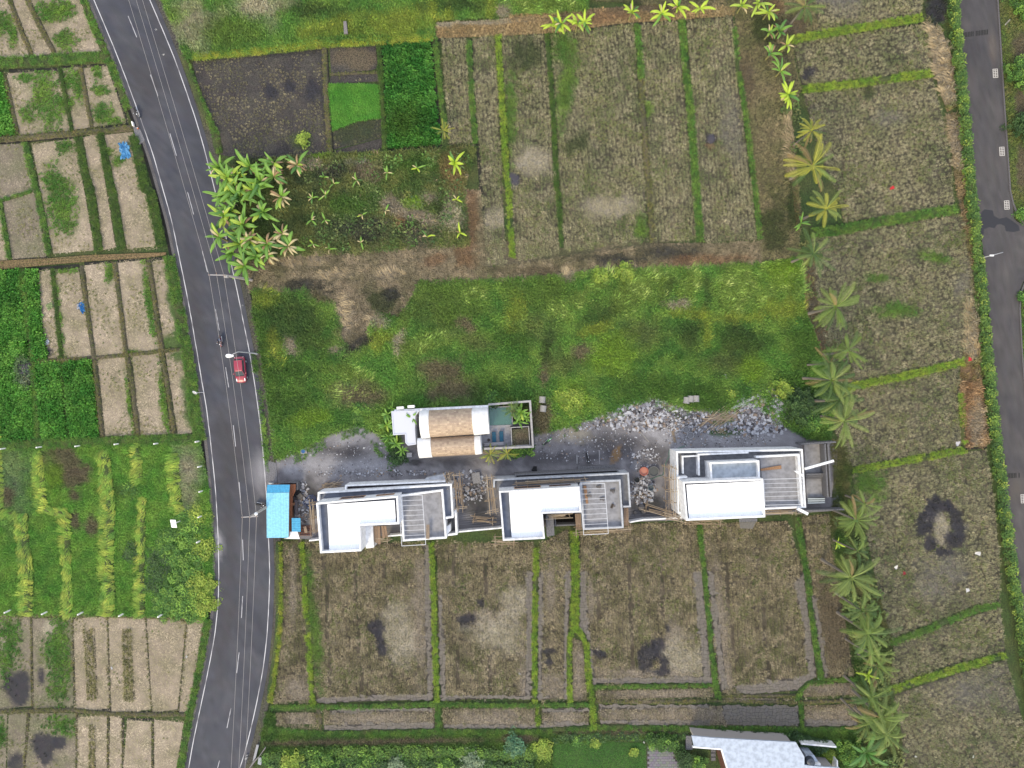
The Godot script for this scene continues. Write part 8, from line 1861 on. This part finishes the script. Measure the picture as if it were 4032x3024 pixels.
	# loose concrete lumps between second and third villa
	for q in [[1105, 1145, .3], [1160, 1100, .5], [1180, 1135, .42]]:
		var o := thing("concrete_lump", ["smallest concrete lump at the second villa's foot", "upper of two large concrete lumps", "lower of two large concrete lumps"][int(q[2] * 10) - 3], "lump", at("t22", q[0], q[1]))
		put("lump", loft([body_ring(-q[2], q[2] * .5, 0, q[2], 2.4), body_ring(-q[2] * .2, q[2] * 1.1, -.05, q[2] * 1.6, 2.4), body_ring(q[2] * .8, q[2] * .7, 0, q[2] * 1.1, 2.4)], true, false), mat("lump", s(140, 136, 134), .95, "grain", 1.0), o)
		put("chip", box(Vector3(q[2] * 1.2, .08, 0), Vector3(.2, .14, .16), Basis(Vector3.UP, .6)), mat("lump"), o)
	# scrap by the road at the lower edge
	for q in [["scr", [670, 780, 750, 795, 640, 1240, 530, 1380, 570, 1180], .3, .5, s(206, 208, 212), "long white board at the road's lower end"], ["scr", [735, 1240, 830, 1240, 850, 1340, 825, 1505, 705, 1465], .3, .45, s(214, 220, 224), "short white board below the long one"], ["scr", [540, 1380, 760, 1180, 990, 840, 1010, 870, 800, 1160, 420, 1620, 380, 1660], .5, .62, s(170, 164, 164), "bundle of grey laths across the white boards"], ["scr", [280, 1200, 310, 1145, 365, 1150, 345, 1195], .1, .4, s(176, 176, 176), "small grey block on the road verge"], ["scr", [240, 1300, 280, 1240, 350, 1240, 290, 1335], .1, .4, s(196, 196, 196), "pale grey block below the small one"]]:
		board("scrap_board", q[5], q[0], q[1], q[2], q[3], q[4], "board")
func o_hose():
	for q in [[[1185, 862, 1240, 858, 1300, 830, 1350, 820, 1362, 740, 1400, 660, 1460, 640, 1448, 600, 1410, 590, 1395, 650, 1440, 660, 1470, 590, 1560, 560], "green hose snaking from the basin to the third villa", s(90, 140, 120)], [[], "", Color.BLACK]]:
		if q[1] == "": continue
		var line := smooth(mm("t22", q[0]), .4)
		var path := []
		var rad := []
		for p in line:
			path.append(Vector3(p.x, .12, p.y)); rad.append(.05)
		tag(put("hose", tube(path, rad, 5), mat("hose", q[2], .6)), q[1], "hose")
	var r2 := []
	var rad2 := []
	for i in 60:
		var a := i * .55
		var p := at("shed", 940, 680)
		r2.append(p + Vector3(cos(a) * (.9 + .4 * sin(i * .9)), .12 + i * .004, sin(a) * (.7 + .5 * cos(i * .7))))
		rad2.append(.03)
	tag(put("hose", tube(r2, rad2, 4), mat("hose_blue", s(60, 90, 150), .6)), "tangled blue hose between the hut and the first villa", "hose")
	var wetm := mat("wet_tar", s(44, 43, 47), .55)
	var lane: Node = get_node("lane")
	put("oil_stain", prism(mm("t31", [1850, 185, 1875, 160, 1945, 170, 1955, 215, 2000, 240, 2060, 228, 2100, 250, 2165, 300, 2172, 340, 2120, 352, 2055, 345, 2045, 300, 2010, 285, 1980, 290, 1960, 320, 1915, 310, 1870, 330, 1868, 370, 1840, 375, 1842, 300, 1835, 240]), .1005, .1045), wetm, lane)

# ---------- cloth flags, litter, heaps of ash
func flag(label: String, key: String, x: float, y: float, c: Color, dir: Vector2, size := .7):
	var o := thing("field_flag", label, "flag", at(key, x, y), 0, "cloth flags that scare birds")
	put("stick", tube([Vector3.ZERO, Vector3(.03, 1.5, 0)], [.025, .015], 5), mat("stick", s(186, 170, 150), .8), o)
	var st := start()
	for i in 4:
		for j in 3:
			var g := []
			for e in [[0, 0], [1, 0], [1, 1], [0, 1]]:
				var u: float = (i + e[0]) / 4.0
				var v: float = (j + e[1]) / 3.0
				g.append(Vector3(.03, 1.48, 0) + Vector3(dir.x, -.35, dir.y) * u * size + Vector3(-dir.y, 0, dir.x) * (v - .5) * size * (1.0 - .5 * u) + Vector3(0, .08 * sin(u * 5.0 + v * 3.0), 0))
			quad(st, g[0], g[1], g[2], g[3])
	put("cloth", done(st), mat("flag_%d" % int(c.r * 900 + c.g * 100), c, .85), o)
func build_litter():
	var red := s(214, 48, 58)
	var white := s(232, 230, 226)
	flag("red cloth flag in the stubble, highest of the right-hand fields", "t30", 1070, 1600, red, Vector2(-.6, .3), .8)
	flag("red cloth flag at the end of the fourth green bank", "t31", 1690, 1425, red, Vector2(.9, .1), .8)
	flag("pale cloth flag near the fifth green bank", "t32", 1605, 505, s(196, 196, 204), Vector2(.1, .9), .8)
	flag("white cloth flag left of the burnt ring, beside a red one", "t32", 1085, 1540, white, Vector2(.4, .7), .8)
	flag("dark red flag beside the white one below the burnt ring", "t32", 1145, 1600, s(150, 30, 44), Vector2(.7, .2), .9)
	flag("white cloth flag right of the burnt ring", "t32", 1790, 1440, white, Vector2(-.8, -.1), .8)
	flag("white cloth flag above the sixth green bank", "t33", 1670, 140, white, Vector2(.9, -.1), .8)
	# small white scraps, one by one
	var k := 0
	var seen := ["on the road's upper stretch", "on the tarmac beside the top meadow", "in the top meadow's grass", "beside the tan plot's bank", "on the roadside verge above the car", "on the mown meadow corner below the lamp", "in the grass above the dirt turning place", "on the dirt turning place, upper", "on the dirt turning place, lower", "beside the dirt plot's entry", "on the tan plot with the green strip", "on the narrow tan plot by the road bend", "on the mud plots' bank corner", "on the second stubble field below the villas", "on the last mud plot's bank", "in the lowest right-hand stubble field", "below the lowest right-hand bank", "near the picture's lower right corner", "in the meadow left of the plaster heap", "on the lawn's drive edge"]
	for q in [["t00", 1362, 262], ["t00", 1426, 478], ["t00", 1820, 330], ["t01", 375, 315], ["t01", 2115, 1003], ["t12", 1095, 92], ["t12", 1055, 258], ["t12", 960, 585], ["t12", 1100, 545], ["t12", 495, 645], ["t03", 945, 812], ["t03", 1577, 718], ["t33", 482, 905], ["t23", 98, 862], ["t23", 1620, 1340], ["t33", 1295, 1560], ["t33", 1548, 868], ["t33", 1780, 1560], ["t22", 1890, 1620 - 1500], ["t23", 1148, 1440]]:
		tarpaulin("small white scrap of litter " + seen[k], q[0], q[1], q[2], .16 + .16 * rng.randf(), .16 + .2 * rng.randf(), s(236, 236, 234, .8), rng.randf() * 3, "litter")
		k += 1
	# stump, log and heaps of ash
	for q in [["t20", 1765, 1212, .8, "round dark ash heap with a pale rim in the last upper stubble field"], ["t20", 40, 1575, 1.3, "large ash heap on the bank of the upper stubble fields"], ["t01", 215, 1560, 1.6, "grey ash heap at the corner of the leaf-crop plots"]]:
		var o := thing("ash_heap", q[4], "ash heap", at(q[0], q[1], q[2]))
		put("mound", loft([body_ring(-q[3], q[3] * .4, -.1, .1, 2.2), body_ring(-q[3] * .5, q[3] * .85, -.2, .3, 2.2), body_ring(q[3] * .3, q[3] * .8, -.2, .35, 2.2), body_ring(q[3], q[3] * .3, -.1, .1, 2.2)]), mat("ash", s(96, 94, 104), 1.0, "grain", .9), o)
		var data := PackedFloat32Array()
		for i in 90:
			var a := rng.randf() * TAU
			var r: float = q[3] * sqrt(rng.randf())
			push(data, Vector3(cos(a) * r, .28 * (1.0 - r / q[3]) + .04, sin(a) * r), rng.randf() * TAU, rng.randf_range(.06, .2), [s(40, 38, 42), s(120, 118, 126), s(190, 178, 160)][rng.randi() % 3])
		many("char", "chunk", data, o, vmat("rubble"))
	board("stone_post", "short grey stone post in the top meadow", "t10", [790, 210, 815, 208, 828, 315, 795, 318], .0, .9, s(166, 160, 160), "post")
	board("log", "pale log on the overgrown plot's upper edge", "t10", [945, 1420, 978, 1375, 988, 1385, 955, 1432], .1, .35, s(206, 190, 170), "log")
	board("plank", "pale board on the lane's far verge", "t30", [2040, 212, 2086, 165, 2094, 172, 2050, 218], .05, .16, s(206, 200, 190))
	board("pipe_stub", "white pipe piece in the meadow below the ridge cross", "t21", [1878, 1602, 1893, 1598, 1905, 1632, 1890, 1638], .05, .35, s(206, 206, 214), "pipe")
	board("dirt_box", "small white box beside the annexe's lower corner", "villa", [355, 800, 425, 800, 425, 858, 360, 860], .05, .6, s(214, 214, 218), "box")
	board("rock", "grey stones in a pile right of the pool court", "villa", [2085, 590, 2130, 585, 2135, 650, 2090, 655], .05, .35, s(176, 172, 172), "stones")
